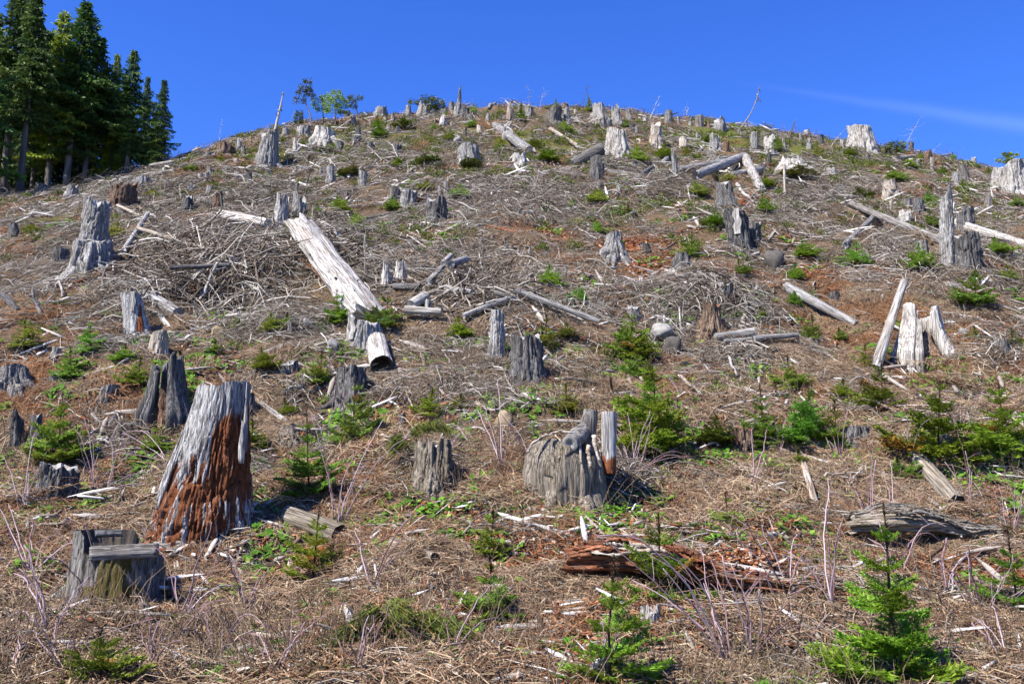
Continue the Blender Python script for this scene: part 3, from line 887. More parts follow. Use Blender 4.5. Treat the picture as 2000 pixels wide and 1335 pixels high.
STUMPS = [
 # ridge, from the forest edge across
 (425, 462, 280, 304, 'rot', .9, 'squat cracked brown stump on the skyline right of the forest', 'the squat cracked skyline stump'),
 (387, 396, 338, 356, 'silver', .9, None, None), (398, 409, 337, 359, 'silver', .9, None, None), (482, 494, 336, 366, 'dark', .8, None, None),
 (402, 418, 325, 344, 'cut', .8, None, None), (246, 264, 322, 338, 'silver', .8, 'small pale stump at the foot of the light green bush', None), (256, 298, 348, 371, 'flute', .8, None, None),
 (212, 266, 360, 404, 'rot', .85, 'brown rotting stump half buried in grey twigs near the forest', 'the brown rotting stump near the forest'),
 (122, 151, 362, 391, 'jag', .8, None, None), (67, 94, 359, 374, 'cut', .9, 'low stump in the forest shade', None), (400, 417, 297, 311, 'cut', .9, None, None),
 (146, 210, 390, 505, 'flute', .86, 'tall silver fluted stump, the back one of two in a stepped pair', 'the tall silver fluted stump'),
 (131, 224, 466, 533, 'flute', .86, 'broad silver fluted stump, the front one of a stepped pair', 'the broad silver fluted stump'),
 (352, 381, 380, 418, 'dark', .55, None, None), (410, 433, 374, 421, 'rot', .7, 'dark leaning stump with brown side standing above the white log', 'the leaning brown stump'),
 (104, 134, 486, 517, 'dark', .95, None, None), (14, 38, 436, 466, 'dark', .7, None, None),
 (497, 546, 254, 332, 'flute', .62, 'tall tapered silver stump standing against the sky beside a leaning snag', 'the tall tapered skyline stump'),
 (577, 607, 246, 269, 'silver', .9, None, None), (609, 660, 251, 281, 'white', .72, 'broad white stump below the small flat-topped green trees', 'the broad white ridge stump'),
 (685, 696, 229, 246, 'silver', .9, None, None), (693, 706, 250, 270, 'dark', .8, None, None), (684, 708, 267, 283, 'dark', .8, None, None),
 (653, 671, 277, 297, 'dark', .8, None, None), (716, 732, 277, 299, 'dark', .8, None, None), (733, 757, 209, 228, 'silver', .85, 'grey stump on the skyline between the small trees and the spire', None),
 (765, 786, 281, 308, 'dark', .75, None, None), (790, 804, 206, 226, 'silver', .75, None, None), (813, 840, 199, 231, 'wjag', .8, 'pale broken stump on the skyline under an olive bush', 'the pale broken skyline stump'),
 (876, 888, 201, 220, 'cut', .9, None, None), (910, 927, 224, 241, 'cut', .8, None, None), (930, 944, 246, 266, 'pale', .8, None, None),
 (893, 938, 286, 317, 'silver', .95, 'round pale stump with flat grain face below the spire', 'the round pale stump'), (747, 757, 229, 244, 'pale', .8, None, None), (762, 772, 222, 238, 'silver', .8, None, None),
 (636, 656, 324, 362, 'silver', .75, None, None), (699, 719, 333, 367, 'jag', .8, None, None), (781, 811, 369, 409, 'flute', .9, 'silver fluted stump with straight sides in the upper middle', 'the straight-sided fluted stump'),
 (760, 783, 369, 398, 'cut', .9, None, None), (834, 876, 384, 438, 'dark', .85, 'dark grey stump with split top near the middle of the upper slope', 'the dark split-top stump'),
 (530, 566, 380, 448, 'wjag', .6, 'broken white stump standing out of grey branches above the slash', 'the broken white stump in the branches'), (566, 600, 378, 430, 'jag', .7, None, None),
 (903, 912, 250, 273, 'dark', .7, None, None), (988, 1003, 204, 236, 'pale', .75, None, None), (856, 874, 221, 248, 'wjag', .5, None, None),
 (1065, 1099, 214, 243, 'cut', .9, 'round grey stump on the skyline beside a pale broken one', 'the round grey skyline stump'), (1100, 1115, 211, 241, 'jag', .8, None, None), (1096, 1111, 201, 215, 'rot', .8, None, None),
 (1024, 1044, 210, 230, 'cut', .8, None, None), (1156, 1192, 203, 246, 'white', .62, 'tall pale fluted stump on the skyline above the broad white stump', 'the tall pale skyline stump'),
 (1193, 1218, 207, 246, 'jag', .55, None, None), (1221, 1236, 215, 233, 'cut', .6, None, None), (1296, 1313, 217, 241, 'silver', .8, 'grey stump alone on the bare skyline', None),
 (1359, 1376, 224, 248, 'cut', .8, None, None), (1394, 1420, 231, 259, 'flute', .8, None, None),
 (1172, 1238, 252, 308, 'white', .62, 'broad white fluted stump flaring at its base below the skyline', 'the broad flaring white stump'),
 (1266, 1297, 238, 290, 'pale', .6, 'pale stump with orange streaks tapering to a narrow top', 'the orange streaked stump'), (1326, 1345, 268, 295, 'pale', .8, None, None),
 (1384, 1412, 262, 295, 'jag', .7, None, None), (1463, 1482, 259, 295, 'silver', .85, None, None), (1490, 1517, 258, 297, 'wjag', .75, None, None),
 (1151, 1180, 306, 357, 'dark', .85, 'dark stump propping up a thick tilted log', 'the stump under the tilted log'), (1158, 1178, 357, 375, 'cut', .85, None, None), (1206, 1216, 365, 385, 'silver', .85, None, None),
 (1233, 1245, 316, 331, 'cut', .8, None, None), (1393, 1446, 354, 408, 'dark', .55, 'dark conical stump with spreading roots beside an orange hollow', 'the dark conical stump'),
 (1482, 1496, 317, 341, 'dark', .9, None, None), (1230, 1241, 242, 257, 'dark', .9, None, None), (1570, 1583, 253, 267, 'silver', .8, None, None), (1597, 1610, 264, 285, 'dark', .8, None, None),
 (1575, 1585, 269, 291, 'jag', .8, None, None), (1649, 1716, 249, 298, 'white', .68, 'large white fluted stump on the right-hand skyline with a dark notch', 'the large white skyline stump'),
 (1726, 1741, 288, 310, 'cut', .8, None, None), (1805, 1821, 293, 321, 'rot', .85, None, None), (1897, 1908, 306, 321, 'silver', .8, None, None),
 (1875, 1895, 321, 359, 'cut', .9, None, None), (1862, 1874, 335, 362, 'silver', .9, None, None), (1938, 2010, 321, 382, 'white', .75, 'white fluted stump cut by the right edge with a tiny tree on top', 'the white fluted stump at the right edge'),
 (1511, 1580, 302, 343, 'wjag', .45, 'low pointed white stump rising like a tent', 'the pointed white stump'), (1723, 1757, 354, 393, 'pale', .75, 'dark-sided stump with a pale orange face in the upper right', 'the pale-faced stump'),
 (1610, 1636, 326, 349, 'wjag', .6, None, None), (1760, 1781, 389, 409, 'cut', .85, None, None), (1783, 1806, 391, 421, 'dark', .85, None, None), (1754, 1779, 409, 441, 'wjag', .8, None, None),
 (1923, 1938, 383, 411, 'cut', .9, None, None), (1871, 1901, 407, 461, 'dark', .9, None, None), (1737, 1745, 391, 411, 'pale', .9, None, None),
 # middle of the slope
 (242, 293, 573, 660, 'red', .78, 'leaning stump with pale top and orange streak beside a grey log', 'the leaning stump with an orange streak'),
 (288, 329, 651, 699, 'pale', .75, 'low stump with a pale torn face', 'the low pale-faced stump'), (99, 121, 678, 703, 'silver', .9, None, None), (96, 128, 724, 748, 'dark', .85, None, None),
 (-14, 60, 719, 770, 'cut', .68, 'wide sawn stump cut by the left edge', 'the wide sawn stump at the left edge'),
 (676, 745, 623, 692, 'silver', .82, 'sawn stump with pale flat top between two bushy saplings', 'the sawn stump between two saplings'),
 (544, 582, 705, 739, 'dark', .82, 'small round dark stump with pale sawn top', 'the small round dark stump'), (556, 574, 631, 658, 'cut', .85, None, None),
 (951, 987, 607, 704, 'silver', .78, 'tall post-like grey stump with white top', 'the post-like grey stump'), (742, 765, 510, 565, 'wjag', .5, 'narrow white splintered stump, left of a pair', 'the narrow white splinter'),
 (765, 797, 510, 558, 'wjag', .55, 'wider white splintered stump, right of a pair', 'the wider white splinter'), (1170, 1226, 455, 507, 'silver', .5, 'pale stump standing on spreading bare roots', 'the pale stump on bare roots'),
 (1253, 1271, 476, 496, 'dark', .8, None, None), (1420, 1472, 413, 492, 'dark', .88, 'dark sawn stump with a bare white strip down its front', 'the stump with a white strip'),
 (1392, 1438, 554, 602, 'dark', .7, 'rounded dark stump with white scar in the root tangle', 'the rounded dark stump'), (1361, 1421, 590, 663, 'rot', .5, 'reddish brown rotting stump below the root tangle', 'the reddish rotting stump'),
 (1001, 1069, 652, 757, 'dark', .82, 'tall fluted grey stump of joined stems in the centre', 'the tall stump of joined stems'), (1225, 1253, 597, 634, 'cut', .85, None, None),
 (1786, 1816, 473, 502, 'cut', .85, None, None), (1866, 1921, 457, 532, 'dark', .9, 'broad dark grey stump right behind the tall grey post', 'the broad dark stump by the post'),
 (1619, 1641, 572, 592, 'dark', .9, None, None), (1935, 1975, 669, 707, 'cut', .9, None, None), (1312, 1352, 497, 534, 'dark', .75, 'dark overturned stump end on the bank above the root tangle', 'the dark overturned stump'),
 (1452, 1488, 436, 482, 'dark', .75, None, None),
 # foreground
 (472, 500, 770, 822, 'dark', .9, 'dark stump peeping out behind the tall silver and red stump', None), (14, 48, 803, 884, 'dark', .7, 'twisted dark stump with two stems at the left edge', 'the twisted dark stump'),
 (50, 84, 808, 880, 'dark', .6, None, None), (66, 152, 906, 984, 'dark', .88, 'squat sawn stump below a young fir at the left', 'the squat sawn stump'),
 (189, 223, 753, 797, 'silver', .8, None, None), (648, 720, 718, 790, 'dark', .8, 'dark stump behind a tall thin sapling', 'the dark stump behind the sapling'),
 (774, 792, 807, 850, 'dark', .85, None, None), (797, 892, 855, 970, 'straw', .72, 'torn stump draped in dead brown grass', 'the grass-draped stump'),
 (537, 592, 832, 868, 'straw', .6, None, None), (1422, 1478, 826, 886, 'rot', .8, 'dark stump with an orange broken side', 'the orange-sided stump'),
 (1642, 1702, 834, 870, 'dark', .85, None, None), (1238, 1298, 1180, 1228, 'wjag', .6, 'torn stump fragment lying below the red rotten log', 'the torn stump fragment'),
 # small stumps that crowd the ridge and the upper slope
 (462, 473, 268, 291, 'jag', 0.7, None, None), (470, 480, 286, 304, 'jag', 0.7, None, None), (456, 468, 311, 323, 'pale', 0.9, None, None), (491, 505, 338, 351, 'cut', 0.8, None, None), (402, 416, 363, 384, 'silver', 0.8, None, None), (365, 382, 359, 379, 'jag', 0.7, None, None), (550, 565, 252, 267, 'silver', 0.8, None, None),
 (568, 586, 270, 293, 'wjag', 0.6, None, None), (574, 582, 359, 382, 'silver', 0.9, None, None), (672, 683, 217, 231, 'cut', 0.8, None, None), (623, 630, 328, 345, 'silver', 0.9, None, None), (672, 682, 377, 392, 'cut', 0.8, None, None), (753, 764, 247, 260, 'silver', 0.8, None, None), (771, 783, 246, 260, 'dark', 0.7, None, None),
 (841, 848, 216, 227, 'white', 0.8, None, None), (898, 918, 212, 230, 'dark', 0.8, None, None), (859, 876, 211, 223, 'silver', 0.8, None, None), (979, 989, 247, 273, 'wjag', 0.7, None, None), (997, 1028, 297, 325, 'wjag', 0.8, None, None), (856, 863, 361, 387, 'silver', 0.9, None, None), (867, 878, 353, 385, 'silver', 0.7, None, None),
 (1240, 1247, 247, 263, 'silver', 0.9, None, None), (1146, 1152, 205, 217, 'silver', 0.9, None, None), (1531, 1537, 269, 297, 'silver', 0.9, None, None), (1496, 1506, 299, 323, 'dark', 0.8, None, None), (1530, 1537, 319, 387, 'pale', 0.8, None, None), (1359, 1365, 259, 274, 'silver', 0.9, None, None), (1410, 1425, 274, 297, 'rot', 0.8, None, None),
 (1381, 1387, 235, 249, 'rot', 0.7, None, None), (1817, 1824, 307, 332, 'white', 0.9, None, None), (1790, 1797, 309, 327, 'silver', 0.9, None, None), (1848, 1856, 317, 330, 'silver', 0.8, None, None), (1718, 1727, 401, 416, 'pale', 0.9, None, None), (1774, 1785, 278, 291, 'dark', 0.9, None, None), (1440, 1450, 250, 262, 'cut', 0.8, None, None), (1560, 1568, 262, 274, 'silver', 0.8, None, None), (1640, 1650, 272, 286, 'silver', 0.8, None, None),
 (948, 956, 222, 238, 'silver', 0.8, None, None), (1012, 1020, 208, 222, 'silver', 0.8, None, None), (1120, 1128, 214, 228, 'pale', 0.8, None, None), (1255, 1264, 226, 240, 'jag', 0.8, None, None), (1322, 1330, 228, 242, 'silver', 0.8, None, None), (1345, 1352, 232, 246, 'jag', 0.8, None, None), (1690, 1698, 300, 314, 'cut', 0.8, None, None), (640, 648, 262, 274, 'silver', 0.8, None, None), (720, 727, 232, 246, 'pale', 0.8, None, None),
]
STUMP_OBJ = {}
for (x0, x1, yt, yb, sty, tp, lab, ref) in STUMPS:
    kw = {}
    if (x0, yt) == (242, 573):
        kw = dict(lean=-18, rotf=lambda V, th, h: np.clip(0.9 * np.exp(-((np.arctan2(V[..., 1], V[..., 0]) + 1.0) / 0.35) ** 2) * (V[..., 2] / h < 0.7) + 0.2 * (V[..., 2] / h < .35), 0, 1))
    if (x0, yt) == (410, 374):
        kw = dict(lean=10)
    if (x0, yt) == (189, 753):
        kw = dict(lean=8)
    r = stump(x0, x1, yt, yb, sty, tp, lab, ref, **kw)
    STUMP_OBJ[(x0, yt)] = r

def strip(key, a, w, z0, z1, mat, name='bare_strip'):
    """a plate of bare wood standing a little proud of a stump's flank"""
    e, c, rb, h = STUMP_OBJ[key]
    x0, x1 = key[0], None
    sty = [s for s in STUMPS if (s[0], s[2]) == key][0]
    tp = sty[5]
    n, nz = 9, 16
    rows = []
    for k in range(nz):
        t = k / (nz - 1)
        z = (z0 + (z1 - z0) * t) * h
        rr = (rb * tp + rb * (1 - tp) * np.clip(1 - z / h, 0, 1) ** 2) * 1.055
        ww = w * (1 + 0.25 * noise(t * 6, 0, 0, 5))
        aa = a + np.linspace(-ww, ww, n) + 0.1 * noise(t * 4, 1, 0, 9)
        o_ = np.stack([np.cos(aa) * rr, np.sin(aa) * rr, np.full(n, z)], -1)
        i_ = np.stack([np.cos(aa) * rr * 0.9, np.sin(aa) * rr * 0.9, np.full(n, z)], -1)[::-1]
        rows.append(np.concatenate([o_, i_]))
    V = np.array(rows)
    obj(name, mesh_np(name, V.reshape(-1, 3), ringquads(nz, 2 * n), None, mat, {'rot': np.zeros(nz * 2 * n)}, False), e)
strip((1420, 413), -1.95, 0.33, 0.35, 1.0, 'white_wood_z')
strip((1392, 554), -2.0, 0.35, 0.5, 0.98, 'white_wood_z')
strip((951, 607), -1.6, 0.75, 0.72, 1.0, 'white_wood_z')
strip((242, 573), -1.9, 0.42, 0.50, 1.0, 'silver_wood_z')
strip((288, 651), -1.3, 0.45, 0.45, 1.0, 'white_wood_z')
strip((1723, 354), -1.5, 0.5, 0.3, 1.0, 'pale_wood_z')
strip((676, 623), -2.3, 0.25, 0.2, 1.0, 'white_wood_z')

# tall snags
SNAGS = [
 (885, 902, 158, 226, 'silver', .55, 'thin grey splintered spire standing up against the sky', 'the splintered skyline spire', dict(spire=0.72)),
 (1838, 1868, 358, 526, 'silver', .72, 'tall square grey post-like snag standing on the right slope', 'the tall grey post', dict(spire=0.14, power=1.0)),
 (1316, 1327, 290, 352, 'silver', .85, 'thin grey stake standing before the grey slab logs', 'the thin grey stake', dict(spire=0.2, power=1.0)),
 (828, 841, 584, 624, 'white', .9, 'short white upright stake among the slash', 'the short white stake', dict(spire=0.08, power=1.0)),
]
for (x0, x1, yt, yb, sty, tp, lab, ref, kw) in SNAGS:
    stump(x0, x1, yt, yb, sty, tp, lab, ref, roots=0, name='snag', cat='snag', group='broken snags', **kw)

# round stump with two sawn stems and a knot
def round_stump():
    e, c, rb, h = stump(1022, 1182, 858, 992, 'bark', 0.80, 'wide rounded bark stump with two sawn stems and a knot on top', 'the wide round stump', roots=3, power=1.2, barrel=0.10, notch=(-0.75, 0.42, 0.70))
    m = mpp(c)
    def stem(name, bx, by, tx, ty, w0, w1, mat, cap):
        A, B = at_depth(bx, by, c[1] - 0.1 * rb) - c, at_depth(tx, ty, c[1] - 0.05 * rb) - c
        s = np.linspace(0, 1, 14)[:, None]
        P = A + (B - A) * s
        V, Q, T = tube(P, (w0 + (w1 - w0) * s[:, 0]) * m * 0.5 * (1 + 0.05 * noise(s[:, 0] * 5, bx, 0, 3)), 18, cap=False)
        st = obj(name, mesh_np(name, V, Q, None, mat, {'rot': np.clip(1.0 - s.repeat(18, 1) * 1.9, 0, 0.75).reshape(-1)}, True), e)
        obj('cut_face', cap_mesh('cut_face', V[-18:], cap, 0.0, 0.02, 4), st)
    stem('sawn_stem', 1188, 925, 1190, 805, 30, 31, 'rotten_wood_z', 'cut_grey')
    stem('sawn_stem', 1138, 905, 1154, 801, 40, 30, 'grey_wood_z', 'cut_grey')
    A, B = at_depth(1138, 842, c[1] - rb * 0.2) - c, at_depth(1113, 866, c[1] - rb * 0.8) - c
    s = np.linspace(0, 1, 9)[:, None]
    P = A + (B - A) * s
    V, Q, T = tube(P, 16 * m * (1 + 0.10 * noise(s[:, 0] * 5, 0, 0, 8)), 22, cap=False)
    V = V * (1 + 0.02 * noise(V[:, 0] * 22, V[:, 1] * 22, V[:, 2] * 22, 9))[:, None]
    kn = obj('knot', mesh_np('knot', V, Q, None, 'grey_wood_x', {'rot': np.zeros(len(V))}, False), e)
    ring = V[-22:]
    cc = ring.mean(0)
    rows = np.array([cc + (ring - cc) * f + (B - A) / np.linalg.norm(B - A) * dz * m for f, dz in ((1, 0), (0.8, 1.0), (0.45, 0.4), (0.22, -3.0), (0.04, -5.0))])
    obj('cut_face', mesh_np('cut_face', rows.reshape(-1, 3), ringquads(5, 22), None, 'cut_grey', {'rot': np.zeros(110)}), kn)
    rg = np.random.default_rng(77)
    for (p, q_, w) in (((1118, 846), (1066, 848), 5), ((1070, 848), (1030, 884), 6), ((1104, 868), (1090, 896), 5), ((1160, 850), (1172, 900), 9), ((1150, 870), (1152, 915), 10), ((1128, 850), (1136, 905), 7)):
        A, B = at_depth(*p, c[1] - rb * 0.7) - c, at_depth(*q_, c[1] - rb * 0.88) - c
        V, Q, T = tube(curve_pts(A, B, 9, 0.02, 0.012, rg), np.linspace(w, w * 0.55, 9) * m * 0.5 * rg.uniform(0.8, 1.2, 9), 7)
        obj('splinter', mesh_np('splinter', V, Q, T, 'pale_wood_x', {'rot': np.zeros(len(V))}, False), e)
round_stump()

# ------------------------------------------------------------------ logs
LOGM = {'white': ('white_wood_x', 'cut_pale'), 'silver': ('silver_wood_x', 'cut_grey'), 'grey': ('grey_wood_x', 'cut_grey'), 'dark': ('dark_wood_x', 'cut_dark'),
        'pale': ('pale_wood_x', 'cut_pale'), 'red': ('red_wood_x', 'cut_red'), 'straw': ('straw_wood_x', 'cut_dark'), 'brown': ('brown_wood_x', 'cut_red')}
LLOOK = {'white': 'white', 'silver': 'silver grey', 'grey': 'grey', 'dark': 'dark', 'pale': 'pale tan', 'red': 'red rotten', 'straw': 'buried brown', 'brown': 'brown'}
def log_rings(L, r0, r1, seed, n, K, groove=0.06, ng=7, jag=0.0, flat=1.0, rough=0.05, bend=0.0):
    rng = np.random.default_rng(seed)
    th = np.arange(n) * 2 * math.pi / n
    s = np.linspace(0, 1, K)
    X = np.repeat((s * L)[:, None], n, 1)
    j0 = noise(np.cos(th) * 3, np.sin(th) * 3, 0, seed) * jag * L
    j1 = noise(np.cos(th) * 3, np.sin(th) * 3, 5, seed) * jag * L
    X = X + np.clip(1 - s * 5, 0, 1)[:, None] * j0 + np.clip(s * 5 - 4, 0, 1)[:, None] * j1
    r = (r0 + (r1 - r0) * s)[:, None] * np.ones(n)[None, :]
    for k in range(ng):
        a = rng.uniform(-math.pi, math.pi)
        w = rng.uniform(0.08, 0.22)
        d = groove * rng.uniform(0.3, 1.4)
        r = r * (1 - d * np.exp(-(np.abs(wrap(th[None, :] - a - 0.3 * noise(s * 3, k, 0, seed)[:, None])) / w) ** 1.4))
    r = r * (1 + rough * fbm(np.cos(th)[None, :] * 2.5, np.sin(th)[None, :] * 2.5, X / max(r0, .03) * 0.5, seed + 3, 3))
    Y, Z = r * np.cos(th)[None, :], r * np.sin(th)[None, :] * flat
    Z = Z + bend * L * np.sin(s * math.pi)[:, None]
    return np.stack([X, Y, Z], -1)
def log(p, q, w0, w1=None, kind='grey', label=None, ref=None, lean=None, sink=0.25, name='log', cat='log', group='logs lying on the slope', hollow=None, jag=0.02, flat=1.0, groove=0.08, lift=0.0, ng=7, rough=0.05):
    """a log whose axis runs between two pixels of the photograph; lean = how much deeper its upper end stands in the air"""
    SEED[0] += 1
    seed = SEED[0]
    w1 = w1 or w0
    A = hit(p[0], p[1] + w0 * 0.3)
    r0 = 0.5 * w0 * mpp(A)
    if lean is None:
        B = hit(q[0], q[1] + w1 * 0.3)
        r1 = 0.5 * w1 * mpp(B)
        la, lb = lift if isinstance(lift, tuple) else (lift, lift)
        A = A + np.array([0, 0, r0 * (1 - sink) * flat + la])
        B = B + np.array([0, 0, r1 * (1 - sink) * flat + lb])
        s = np.linspace(0, 1, 9)
        M = A[None] + (B - A)[None] * s[:, None]
        over = height(M[:, 0], M[:, 1]) - (M[:, 2] - 0.5 * (r0 + r1) * 0.5)
        up = max(0.0, float(over.max())) * 0.8
        A[2] += up
        B[2] += up
    else:
        A = at_depth(p[0], p[1], A[1] + r0)
        B = at_depth(q[0], q[1], A[1] + lean)
        r1 = 0.5 * w1 * mpp(B)
    d = B - A
    L = float(np.linalg.norm(d))
    if max(w0, w1) > 8 and lean is None:
        for u in np.linspace(0, 1, 2 + int(L / max(r0, .05))):
            EXCL.append((A[0] + d[0] * u, A[1] + d[1] * u, 0.5 * (r0 + r1) + 0.12))
    n = int(np.clip(max(w0, w1) * 1.4, 10, 60))
    K = int(np.clip(math.hypot(q[0] - p[0], q[1] - p[1]) * 0.3, 8, 70))
    look = LLOOK[kind] + (' pole' if max(w0, w1) < 9 else ' log')
    e = thing(name, cat, A, label, ref, group, (0.5 * (p[0] + q[0]), 0.5 * (p[1] + q[1])), look)
    x = Vector(d).normalized()
    z = Vector((0, 0, 1)) if abs(x.z) < 0.95 else Vector((0, 1, 0))
    y = z.cross(x).normalized()
    z = x.cross(y)
    e.rotation_euler = Matrix((x, y, z)).transposed().to_euler()
    V = log_rings(L, r0, r1, seed, n, K, groove, ng, jag, flat, rough)
    mat, cap = LOGM[kind]
    obj('trunk', rings_mesh('log_trunk', V, mat, None, smooth=(w0 > 14)), e)
    for end, ring in ((0, V[0]), (1, V[-1])):
        hol = hollow == end
        c = ring.mean(0)
        sgn = 1 if end == 0 else -1
        rows = [ring]
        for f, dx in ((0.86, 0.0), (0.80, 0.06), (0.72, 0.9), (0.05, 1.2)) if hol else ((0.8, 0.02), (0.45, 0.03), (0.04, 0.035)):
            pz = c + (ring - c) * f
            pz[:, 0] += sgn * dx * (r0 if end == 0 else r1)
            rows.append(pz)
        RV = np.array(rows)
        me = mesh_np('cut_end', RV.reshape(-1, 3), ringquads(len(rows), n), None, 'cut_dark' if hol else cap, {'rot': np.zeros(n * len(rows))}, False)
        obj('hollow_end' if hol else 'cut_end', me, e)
    return e, A, B, r0

